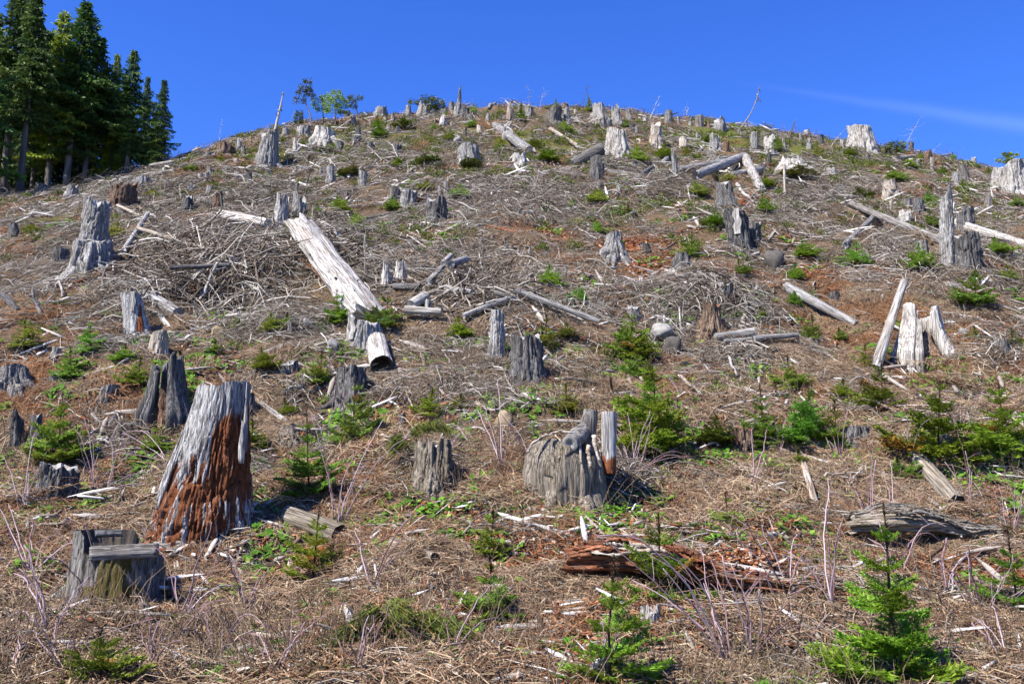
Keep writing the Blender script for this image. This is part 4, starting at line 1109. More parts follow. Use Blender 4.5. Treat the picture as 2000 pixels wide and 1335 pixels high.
LOGS = [
 ((240, 514), (287, 436), 11, 8, 'silver', 'leaning silver pole right of the broad silver fluted stump', None, dict(lift=.3)),
 ((267, 482), (400, 527), 8, 6, 'pale', None, None, dict(lift=.5)), ((283, 577), (347, 614), 24, 26, 'silver', 'weathered grey log slanting away from the leaning stump with an orange streak', None, {}),
 ((312, 617), (332, 643), 12, 11, 'white', None, None, {}), ((160, 738), (224, 719), 11, 12, 'white', 'short white log lying on brown litter at the left', 'the short white log', {}),
 ((327, 567), (447, 563), 10, 10, 'dark', 'dark log lying level across the slash', 'the dark level log', dict(lift=.5)), ((432, 443), (522, 459), 24, 20, 'white', 'short thick white log at the top of the slash', 'the thick white log', dict(lift=.3)),
 ((190, 549), (300, 552), 7, 6, 'pale', None, None, {}), ((223, 399), (288, 428), 7, 5, 'pale', None, None, {}), ((6, 613), (56, 606), 15, 11, 'brown', 'dark log with an orange end at the left edge', None, {}),
 ((6, 580), (36, 612), 18, 16, 'dark', None, None, {}),
 ((715, 428), (833, 402), 7, 5, 'grey', None, None, {}), ((898, 358), (1010, 326), 5, 4, 'pale', None, None, {}), ((572, 355), (624, 371), 8, 5, 'white', None, None, {}), ((593, 358), (635, 342), 6, 6, 'grey', None, None, {}),
 ((637, 395), (663, 376), 6, 5, 'grey', None, None, {}), ((968, 246), (1035, 297), 15, 22, 'silver', 'silver log running downhill below the skyline with a pale root end', 'the silver log below the skyline', {}),
 ((1075, 258), (1128, 292), 8, 7, 'pale', None, None, {}), ((1118, 322), (1174, 292), 24, 27, 'grey', 'thick tilted log resting on a dark stump', 'the thick tilted log', dict(lean=0.3)),
 ((1401, 307), (1313, 275), 7, 5, 'dark', None, None, {}), ((1297, 268), (1367, 274), 4, 4, 'white', None, None, {}), ((1290, 325), (1313, 300), 11, 9, 'silver', None, None, {}),
 ((1243, 350), (1282, 322), 11, 9, 'dark', None, None, {}), ((1322, 334), (1412, 318), 26, 24, 'silver', 'grey weathered slab log lying behind the thin grey stake', 'the grey slab log', dict(flat=.7)),
 ((1358, 352), (1452, 313), 18, 16, 'silver', 'grey slab log slanting up to the white plank', None, dict(lift=.15)), ((1488, 376), (1456, 314), 17, 19, 'white', 'thick white plank slanting downhill from the grey slab logs', 'the thick white plank', dict(lift=.1)),
 ((1400, 315), (1520, 306), 8, 6, 'silver', None, None, dict(lift=.1)), ((1180, 335), (1258, 347), 13, 12, 'grey', None, None, {}), ((1430, 344), (1490, 332), 16, 14, 'silver', None, None, {}),
 ((1160, 402), (1203, 393), 9, 8, 'pale', None, None, {}), ((1248, 231), (1467, 259), 3.5, 3, 'white', 'long thin white pole lying along the skyline', 'the long skyline pole', dict(lift=.1)),
 ((1655, 402), (1845, 481), 11, 17, 'grey', 'long dark weathered log slanting down to the tall grey post', 'the long dark log', dict(lift=.1)), ((1866, 441), (2010, 486), 21, 20, 'white', 'long white log running off the right edge', 'the long white log', {}),
 ((1742, 311), (1788, 306), 9, 7, 'pale', None, None, {}), ((1651, 489), (1711, 429), 14, 11, 'silver', 'silver log tilted uphill against the long dark log', 'the tilted silver log', dict(lift=.05)),
 ((1572, 405), (1622, 421), 6, 5, 'white', None, None, {}),
 ((622, 453), (662, 478), 10, 11, 'white', None, None, dict(lift=.3)), ((664, 479), (697, 496), 12, 11, 'white', None, None, dict(lift=.1)), ((697, 500), (742, 522), 7, 6, 'silver', None, None, dict(lift=.1)),
 ((516, 691), (573, 672), 13, 12, 'silver', None, None, {}), ((770, 580), (822, 581), 15, 14, 'dark', None, None, dict(lift=.22)), ((803, 618), (831, 600), 22, 21, 'white', None, None, dict(lift=.22)),
 ((838, 578), (864, 548), 14, 13, 'silver', None, None, dict(lift=.3)), ((880, 553), (909, 539), 16, 15, 'silver', None, None, dict(lift=.4)), ((864, 549), (880, 531), 12, 11, 'silver', None, None, dict(lift=.4)),
 ((790, 628), (862, 632), 19, 16, 'white', None, None, dict(lift=.22)), ((905, 637), (1002, 600), 12, 11, 'silver', 'silver log slanting up to the right beside the post-like grey stump', None, dict(lift=.2)), ((965, 594), (1002, 603), 12, 11, 'silver', None, None, dict(lift=.22)),
 ((870, 585), (920, 592), 12, 10, 'white', None, None, dict(lift=.22)), ((1005, 586), (1172, 648), 13, 10, 'silver', 'long split silver log slanting down towards the bushy saplings', 'the long split silver log', dict(groove=.25, lift=.2)),
 ((1020, 580), (1120, 622), 7, 6, 'white', None, None, {}), ((950, 447), (1090, 475), 13, 7, 'red', 'crumbling red and white log on orange soil in the centre', 'the crumbling red and white log', dict(flat=.7)),
 ((1398, 671), (1474, 661), 19, 20, 'silver', 'short thick grey log below the reddish rotting stump', 'the short thick grey log', dict(lift=.1)), ((1416, 688), (1474, 684), 9, 9, 'silver', None, None, dict(lift=.22)), ((1473, 684), (1560, 675), 14, 9, 'silver', None, None, dict(lift=.22)),
 ((1535, 562), (1672, 634), 21, 15, 'silver', 'weathered silver log on orange litter pointing downhill', 'the silver log on orange litter', {}),
 ((1709, 720), (1766, 549), 23, 15, 'white', 'white pole leaning on the split hollow stump', 'the leaning white pole', dict(lean=1.1, jag=.01)),
 ((1850, 560), (1893, 572), 22, 16, 'white', 'white weathered wood chunk behind the bushy dark sapling', None, dict(jag=.15, rough=.15)), ((1888, 605), (1904, 595), 9, 9, 'white', None, None, {}), ((1905, 605), (2005, 627), 10, 9, 'pale', None, None, {}),
 ((1660, 572), (1705, 570), 9, 8, 'grey', None, None, {}), ((1768, 575), (1806, 573), 10, 8, 'grey', None, None, {}), ((1820, 597), (1865, 600), 10, 8, 'grey', None, None, {}),
 ((1350, 524), (1402, 512), 10, 8, 'silver', None, None, {}),
 ((496, 780), (562, 827), 11, 13, 'white', 'pale barkless pole lying right of the tall silver and red stump', None, {}), ((1568, 897), (1598, 1002), 13, 14, 'pale', 'pale pointed plank lying downhill among green herbs', 'the pale pointed plank', dict(jag=.05, flat=.5)),
 ((1790, 893), (1868, 984), 32, 40, 'straw', 'grey half buried log running down to the layered slab log', 'the half buried grey log', dict(sink=.5)), ((1725, 932), (1785, 976), 15, 12, 'straw', None, None, {}),
 ((1692, 962), (1752, 992), 30, 34, 'brown', 'dark brown curled bark slab above the layered slab log', None, dict(flat=.45)), ((1520, 880), (1650, 912), 10, 8, 'pale', None, None, {}),
 ((562, 1008), (664, 1046), 42, 46, 'straw', 'brown half buried log with a dark hollow end beside a fir', 'the log with a dark hollow end', dict(hollow=1, sink=.45)), ((768, 1082), (848, 1114), 24, 24, 'straw', 'short straw coloured log with a dark hollow end in dead grass', 'the short straw coloured log', dict(hollow=1)),
 ((688, 1118), (742, 1113), 9, 7, 'pale', None, None, dict(flat=.4)), ((1262, 1282), (1368, 1302), 28, 24, 'brown', None, None, dict(sink=.5)), ((1020, 1300), (1137, 1259), 7, 8, 'silver', None, None, {}),
 ((1000, 1172), (1096, 1110), 9, 11, 'grey', None, None, {}), ((1352, 925), (1420, 1000), 14, 12, 'pale', 'split pale plank lying downhill right of the wide round stump', None, dict(flat=.4)), ((1228, 740), (1236, 792), 9, 7, 'white', None, None, {}),
 ((780, 725), (800, 762), 13, 8, 'pale', None, None, {}), ((345, 1105), (360, 1165), 6, 5, 'pale', None, None, {}), ((1090, 1128), (1112, 1158), 10, 9, 'pale', None, None, dict(flat=.5)),
 ((1000, 1262), (1028, 1248), 8, 7, 'pale', None, None, {}), ((300, 405), (420, 375), 5, 4, 'grey', None, None, {}), ((195, 358), (340, 335), 10, 8, 'silver', 'long grey log lying along the slope edge below the forest', 'the long grey log below the forest', {}),
 ((290, 330), (420, 310), 7, 6, 'silver', None, None, {}), ((430, 402), (505, 408), 5, 4, 'pale', None, None, {}), ((0, 388), (100, 372), 5, 4, 'silver', None, None, {}), ((20, 412), (48, 405), 10, 8, 'pale', None, None, {}),
 ((1080, 225), (1130, 236), 5, 5, 'silver', None, None, {}), ((780, 320), (860, 312), 5, 4, 'silver', None, None, {}), ((1030, 350), (1110, 330), 4, 4, 'pale', None, None, {}), ((1700, 770), (1800, 760), 5, 4, 'pale', None, None, {}),
 ((1620, 700), (1680, 735), 9, 6, 'pale', None, None, {}), ((1720, 720), (1790, 712), 7, 6, 'pale', None, None, {}), ((660, 740), (640, 700), 6, 5, 'pale', None, None, {}),
]
for (p, q_, w0, w1, kind, lab, ref, kw) in LOGS:
    if max(w0, w1) < 9:
        kw = dict(kw, name='fallen_pole', cat='pole', group='thin poles lying on the slope')
    log(p, q_, w0, w1, kind, lab, ref, **kw)
# short sawn log whose dark hollow end faces downhill
log((734, 672), (745, 722), 40, 46, 'white', 'short fat white log with dark hollow end below the sawn stump', 'the short fat hollow log', hollow=1, sink=0.1, jag=0.0, groove=0.02)
# the great white half log with its split plank
def great_log():
    e, A, B, r0 = log((584, 474), (722, 616), 62, 84, 'white', 'huge white split log lying downhill through the slash, wide as three stumps', 'the huge white log', flat=0.66, lift=(0.40, -0.12), groove=0.13, jag=0.05, ng=18, rough=0.10)
    L = float(np.linalg.norm(B - A))
    rg = np.random.default_rng(5)
    for k in range(7):
        u, a = rg.uniform(0.08, 0.85), rg.uniform(0.2, 2.9)
        p = np.array([u * L, math.cos(a) * r0 * 0.95, math.sin(a) * r0 * 0.62])
        V, Q, T = tube(curve_pts(p * np.array([1, .8, .8]), p * np.array([1, 1.25, 1.3]) + np.array([.05, 0, 0]), 4), np.array([.05, .04, .03, .02]) * rg.uniform(.6, 1.3), 7)
        obj('branch_stub', mesh_np('branch_stub', V, Q, T, 'grey_wood_x', {'rot': np.zeros(len(V))}, False), e)
    e2 = log((577, 500), (660, 580), 16, 12, 'red', 'thin reddish plank split off along the huge white log', None, flat=0.5, lift=0.1)
great_log()

# red rotten log built of torn layers, and the grey layered slab log
def layered_log(p, q, w, layers, label, ref, mats, seed, look, taper=True):
    rng = np.random.default_rng(seed)
    A, B = hit(p[0], p[1] + w * 0.4), hit(q[0], q[1] + w * 0.4)
    r = 0.5 * w * mpp(0.5 * (A + B))
    d = B - A
    L = float(np.linalg.norm(d))
    for u in np.linspace(0, 1, 12):
        EXCL.append((A[0] + d[0] * u, A[1] + d[1] * u - 0.1, r * 1.15))
    e = thing('log', 'log', A, label, ref, 'logs lying on the slope', (0.5 * (p[0] + q[0]), 0.5 * (p[1] + q[1])), look)
    x = Vector(d).normalized()
    y = Vector((0, 0, 1)).cross(x).normalized()
    z = x.cross(y)
    e.rotation_euler = Matrix((x, y, z)).transposed().to_euler()
    def shape(s):
        return (0.72 + 0.42 * np.sin(np.clip(s * 1.25 + 0.12, 0, 1) * math.pi)) * (1 - 0.45 * np.clip(s - 0.55, 0, 1) / 0.45)
    V = log_rings(L, r * 0.85, r * 0.7, seed, 40, 60, 0.2, 14, 0.05, 0.6, 0.16)
    f_ = shape(np.clip(V[..., 0] / L, 0, 1))
    V[..., 1] *= f_
    V[..., 2] = V[..., 2] * f_ + r * 0.78 * f_
    obj('heartwood', rings_mesh('heartwood', V, mats[0], None, False), e)
    for k in range(layers):
        u = (k + rng.uniform(0.2, 0.8)) / layers
        ang = math.pi * (-0.12 + 1.0 * u)
        s0 = rng.uniform(0, 0.75)
        s1 = min(1.03, s0 + rng.uniform(0.12, 0.5))
        K = 26
        s = np.linspace(s0, s1, K)
        w_ = r * rng.uniform(0.05, 0.15)
        t_ = r * rng.uniform(0.025, 0.07)
        rr = r * (0.80 + 0.30 * rng.random())
        a = ang + 0.10 * noise(s * 5, k, 0, seed)
        f_ = shape(s)
        cy, cz = np.cos(a) * rr * f_, (np.sin(a) * rr * 0.62 + r * 0.78) * f_ + 0.08 * r * noise(s * 6, k * 0.37, 0, seed + 2)
        fade = np.sin(np.clip((s - s0) / (s1 - s0), 0, 1) * math.pi) ** 0.35
        wob = 0.10 * r * noise(s * 9, k * 3, 0, seed)
        prof = [(-1, 0), (-0.5, 1), (0.5, 1), (1, 0), (0.5, -1), (-0.5, -1)]
        rows = []
        for (pa, pb) in prof:
            yy = cy + (-np.sin(a)) * pa * w_ * fade + np.cos(a) * pb * t_
            zz = cz + np.cos(a) * pa * w_ * fade * 0.62 + np.sin(a) * pb * t_ + wob
            rows.append(np.stack([s * L, yy, zz], -1))
        V = np.array(rows).transpose(1, 0, 2)
        V += rng.normal(0, t_ * 0.4, V.shape)
        me = mesh_np('layer', V.reshape(-1, 3), np.concatenate([ringquads(K, 6), [[5, 4, 1, 0], [4, 3, 2, 1]], (np.array([[0, 1, 4, 5], [1, 2, 3, 4]]) + (K - 1) * 6)]), None, mats[1 + int(rng.integers(0, len(mats) - 1))], {'rot': np.zeros(K * 6)}, False)
        obj('layer', me, e)
    return e
layered_log((1112, 1090), (1530, 1122), 118, 90, 'long rust-red rotten log of torn wood layers in the foreground', 'the red rotten log', ['red_wood_x', 'red_wood_x', 'red_wood_x', 'brown_wood_x', 'pale_wood_x', 'red_wood_x'], 61, 'red rotten log')
layered_log((1662, 1022), (1958, 1022), 92, 60, 'grey layered slab log lying level at the right', 'the layered slab log', ['straw_wood_x', 'straw_wood_x', 'grey_wood_x', 'straw_wood_x'], 67, 'grey layered log')

# plank wedged across the mossy stump, and driftwood at its end
def wedge():
    c, rb, h = MOSSY
    yf = c[1] - rb * 0.80
    def box(name, pa, pb, th, dep, mat, label, cat, ref=None):
        A, B = at_depth(*pa, yf), at_depth(*pb, yf + 0.1)
        d = B - A
        L = float(np.linalg.norm(d))
        K = 20
        s = np.linspace(0, 1, K)
        rows = []
        for (cy, cz) in ((-1, -1), (-1, -.2), (-1, 1), (0, 1.06), (1, 1), (1, -1), (0, -1.05)):
            j = 0.06 * noise(s * 7, cy * 3, cz * 3, 8)
            rows.append(np.stack([s * L, np.full(K, cy * dep * 0.5) + j * dep, (cz + j) * th * 0.5], -1))
        V = np.array(rows).transpose(1, 0, 2)
        cap0, cap1 = [[6, 5, 4, 3], [3, 2, 1, 0]], [[3, 4, 5, 6], [0, 1, 2, 3]]
        caps = np.concatenate([np.array(cap0), np.array(cap1) + (K - 1) * 7])
        tri = np.array([[6, 3, 0], [0 + (K - 1) * 7, 3 + (K - 1) * 7, 6 + (K - 1) * 7]])
        o = obj(name, mesh_np(name, V.reshape(-1, 3), np.concatenate([ringquads(K, 7), caps]), tri, mat, {'rot': np.zeros(K * 7)}, False), None, A)
        x = Vector(d).normalized()
        y = Vector((0, 0, 1)).cross(x).normalized()
        o.rotation_euler = Matrix((x, y, x.cross(y))).transposed().to_euler()
        reg(o, name, cat, label, ref, None, (0.5 * (pa[0] + pb[0]), 0.5 * (pa[1] + pb[1])))
    m = mpp(c)
    box('plank', (178, 1080), (308, 1074), 25 * m, 30 * m, 'grey_wood_x', 'thick grey plank wedged across the front of the mossy stump', 'plank')
    box('wood_chunk', (186, 1042), (238, 1040), 13 * m, 22 * m, 'dark_wood_x', 'dark wood chunk lying on top of the mossy stump', 'wood chunk')
    log((300, 1070), (376, 1066), 26, 30, 'white', 'white driftwood-like log end beside the wedged plank', None, lean=0.05, jag=0.14, rough=0.2, groove=0.25)
wedge()
# ------------------------------------------------------------------ conifer saplings
def spray_arrays(seed, L=1.0, twigs=16, step=0.035, needle=0.055, width=0.016):
    """one flat needled branch along +X: stem tubes and needle triangles"""
    rng = np.random.default_rng(seed)
    b = MB()
    def axis(A, d, ln, up):
        n = 5
        s = np.linspace(0, 1, n)[:, None]
        P = np.asarray(A) + np.asarray(d) * ln * s
        P[:, 2] += up * ln * s[:, 0] ** 2
        return P
    def needles(P, ln):
        k = max(3, int(ln / step))
        s = np.sort(rng.uniform(0.02, 1.0, k))
        pts = np.stack([np.interp(s, np.linspace(0, 1, len(P)), P[:, i]) for i in range(3)], -1)
        d = P[-1] - P[0]
        d = d / np.linalg.norm(d)
        side = np.array([-d[1], d[0], 0])
        T0 = []
        for sg in (-1, 1):
            dirn = d[None] * rng.uniform(0.35, 0.8, (k, 1)) + sg * side[None] * rng.uniform(0.6, 1.0, (k, 1)) + np.array([0, 0, 1.0])[None] * rng.normal(0.10, 0.32, (k, 1))
            dirn /= np.linalg.norm(dirn, axis=1, keepdims=True)
            ln_ = needle * rng.uniform(0.75, 1.25, (k, 1))
            tip = pts + dirn * ln_
            w = np.cross(dirn, np.array([0, 0, 1.0])) * width * 0.5 + np.array([0, 0, 1]) * rng.normal(0, width * 0.3, (k, 1))
            V = np.stack([pts + w, pts - w, tip], 1).reshape(-1, 3)
            b.add(V, None, np.arange(3 * k).reshape(-1, 3), np.repeat(np.clip(rng.normal(0.5, 0.22, k), 0, 1), 3))
    P = axis((0, 0, 0), (1, 0, 0), L, 0.12)
    b.tube(P, np.linspace(0.012, 0.004, 5), 4, 0.15)
    needles(P, L)
    for i in range(twigs):
        s = 0.14 + 0.8 * (i + rng.uniform(0, 0.6)) / twigs
        sg = 1 if i % 2 else -1
        ln = L * (0.50 * (1 - s) + 0.10) * rng.uniform(0.75, 1.15)
        a = sg * R(rng.uniform(40, 58))
        A = np.array([np.interp(s, np.linspace(0, 1, 5), P[:, j]) for j in range(3)])
        P2 = axis(A, (math.cos(a), math.sin(a), rng.normal(0.03, 0.12)), ln, rng.normal(0.0, 0.12))
        b.tube(P2, 0.004, 3, 0.15, False)
        needles(P2, ln)
    return b
def branch_protos(mat, n, **kw):
    return [spray_arrays(900 + i, **kw).mesh('branch_spray', mat) for i in range(n)]
SPRAY = branch_protos('needle', 7, needle=0.11, width=0.034, twigs=18, step=0.03)
SPRAY_L = branch_protos('light_needle', 4, needle=0.11, width=0.034, twigs=18, step=0.03)
def sapling_layout(h, w, rng, dens=1.0, open_=0.0):
    """(height, angle, length, pitch) for the boughs of a young fir"""
    out = []
    nw = max(5, int(round(h / 0.15 * dens)))
    nw = min(nw, 11)
    lop = rng.uniform(0, 6.28)
    for k in range(nw):
        u = max(k + rng.uniform(-0.3, 0.3), 0.0) / nw
        t = min(max(0.02 + 0.93 * u ** 1.3, 0.01), 0.95)      # boughs crowd the lower half
        nb = 6 if t < 0.35 else 5 if t < 0.6 else 4
        for j in range(nb):
            a = (j + rng.uniform(-0.4, 0.4) + 0.4 * k) * 2 * math.pi / nb
            prof = (1 - t) ** 0.9 * (1.0 if t < 0.42 else 0.80)
            ln = 0.5 * w * prof * rng.uniform(0.6, 1.2) * (1 + 0.22 * math.cos(a - lop)) + 0.05 * h
            out.append((t * h, a, ln, R(rng.uniform(2, 30) + 22 * t - 12 * (1 - t))))
    return out
def crown_arrays(seed, h=1.0, w=0.8):
    rng = np.random.default_rng(seed)
    b = MB()
    src = [spray_arrays(700 + i, twigs=10, step=0.055, needle=0.15, width=0.055) for i in range(3)]
    src = [(np.concatenate(s.V), np.concatenate(s.T), np.concatenate(s.tone)) for s in src]
    for (z, a, ln, pitch) in sapling_layout(h, w, rng, 0.2 / 0.17):
        V, T, tn = src[int(rng.integers(0, 3))]
        ca, sa, cp, sp = math.cos(a), math.sin(a), math.cos(pitch), math.sin(pitch)
        M = np.array([[ca * cp, -sa, -ca * sp], [sa * cp, ca, -sa * sp], [sp, 0, cp]])
        b.add(V @ M.T * ln + np.array([0, 0, z]), None, T, tn)
    k = 14
    zt = np.linspace(0.72 * h, h, k)
    for z in zt:
        for j in range(3):
            a = rng.uniform(0, 6.28)
            d = np.array([math.cos(a), math.sin(a), 0.8]) * 0.035 * h
            p = np.array([0, 0, z])
            q = np.array([-math.sin(a), math.cos(a), 0]) * 0.008 * h
            b.add([p + q, p - q, p + d], None, [[0, 1, 2]], rng.random())
    return b
CROWN = [crown_arrays(40 + i, 1.0, 0.85).mesh('sapling_crown', 'needle') for i in range(4)]
CROWN_Y = [crown_arrays(50 + i, 1.0, 0.85).mesh('sapling_crown', 'light_needle') for i in range(3)]
CROWN_D = [crown_arrays(60 + i, 1.0, 0.85).mesh('sapling_crown', 'heath') for i in range(2)]
def stem_mesh(h, r, seed, mat='stem'):
    rng = np.random.default_rng(seed)
    b = MB()
    n = 7
    P = np.stack([rng.normal(0, 0.006, n).cumsum(), rng.normal(0, 0.006, n).cumsum(), np.linspace(-0.12, 1.0 * h, n)], -1)
    b.tube(P, np.linspace(r, r * 0.25, n), 6, 0.4)
    for z in np.linspace(0.72 * h, h, 16):
        for j in range(4):
            a = rng.uniform(0, 6.28)
            d = np.array([math.cos(a), math.sin(a), 0.7]) * 0.045
            p = np.array([np.interp(z, P[:, 2], P[:, 0]), np.interp(z, P[:, 2], P[:, 1]), z])
            q = np.array([-math.sin(a), math.cos(a), 0]) * 0.006
            b.add([p + q, p - q, p + d], None, [[0, 1, 2]], 1.0)
    return b.mesh('stem', mat)
SAPN = [0]
def sapling(cx, yt, yb, w, label=None, ref=None, kind='needle'):
    SAPN[0] += 1
    rng = np.random.default_rng(5000 + SAPN[0])
    g = hit(cx, min(yb, 1334))
    if yb > 1334:
        g = hit(cx, 1334)
        y = g[1] - (yb - 1334) * 0.012
        g = at_depth(cx, 1334, y)
        g[2] = float(height(g[0], y))
    m = mpp(g)
    h = max((at_depth(cx, yt, g[1])[2] - g[2]), 0.25)
    wm = w * m
    look = {'needle': 'green fir sapling', 'light': 'yellow-green fir sapling', 'heath': 'olive bush'}[kind]
    look = ('tall ' if h > 1.1 else 'small ' if h < 0.75 else '') + look
    e = thing('sapling', 'sapling', g, label, ref, 'young conifers coming up on the slope', (cx, 0.5 * (yt + yb)), look)
    near = (yb - yt) > 62 or w > 75
    tint = (rng.uniform(0.8, 1.2), rng.uniform(0.92, 1.12), rng.uniform(0.6, 1.3), 1)
    if near:
        obj('stem', stem_mesh(h, 0.008 + 0.007 * h, SAPN[0], 'stem'), e)
        pro = SPRAY_L if kind == 'light' else SPRAY
        for (z, a, ln, pitch) in sapling_layout(h, wm * 1.18, rng):
            o = obj('branch', pro[int(rng.integers(0, len(pro)))], e, (0, 0, z))
            o.rotation_euler = Euler((rng.normal(0, 0.15), -pitch, a), 'XYZ')
            o.scale = (ln, ln * rng.uniform(0.8, 1.1), ln)
            brown = rng.random() < 0.03
            o.color = (tint[0] * 1.5, tint[1] * 0.62, tint[2], 1) if brown else tint
    else:
        pro = CROWN_D if kind == 'heath' else CROWN_Y if kind == 'light' else CROWN
        obj('stem', stem_mesh(h, 0.02, SAPN[0], 'stem'), e)
        o = obj('crown', pro[int(rng.integers(0, len(pro)))], e)
        o.rotation_euler = (0, 0, rng.uniform(0, 6.28))
        o.scale = (wm * 1.35 / 0.85, wm * 1.35 / 0.85, h * 1.1)
        o.color = tint
    e.rotation_euler = (rng.normal(0, 0.06), rng.normal(0, 0.06), 0)
    return e
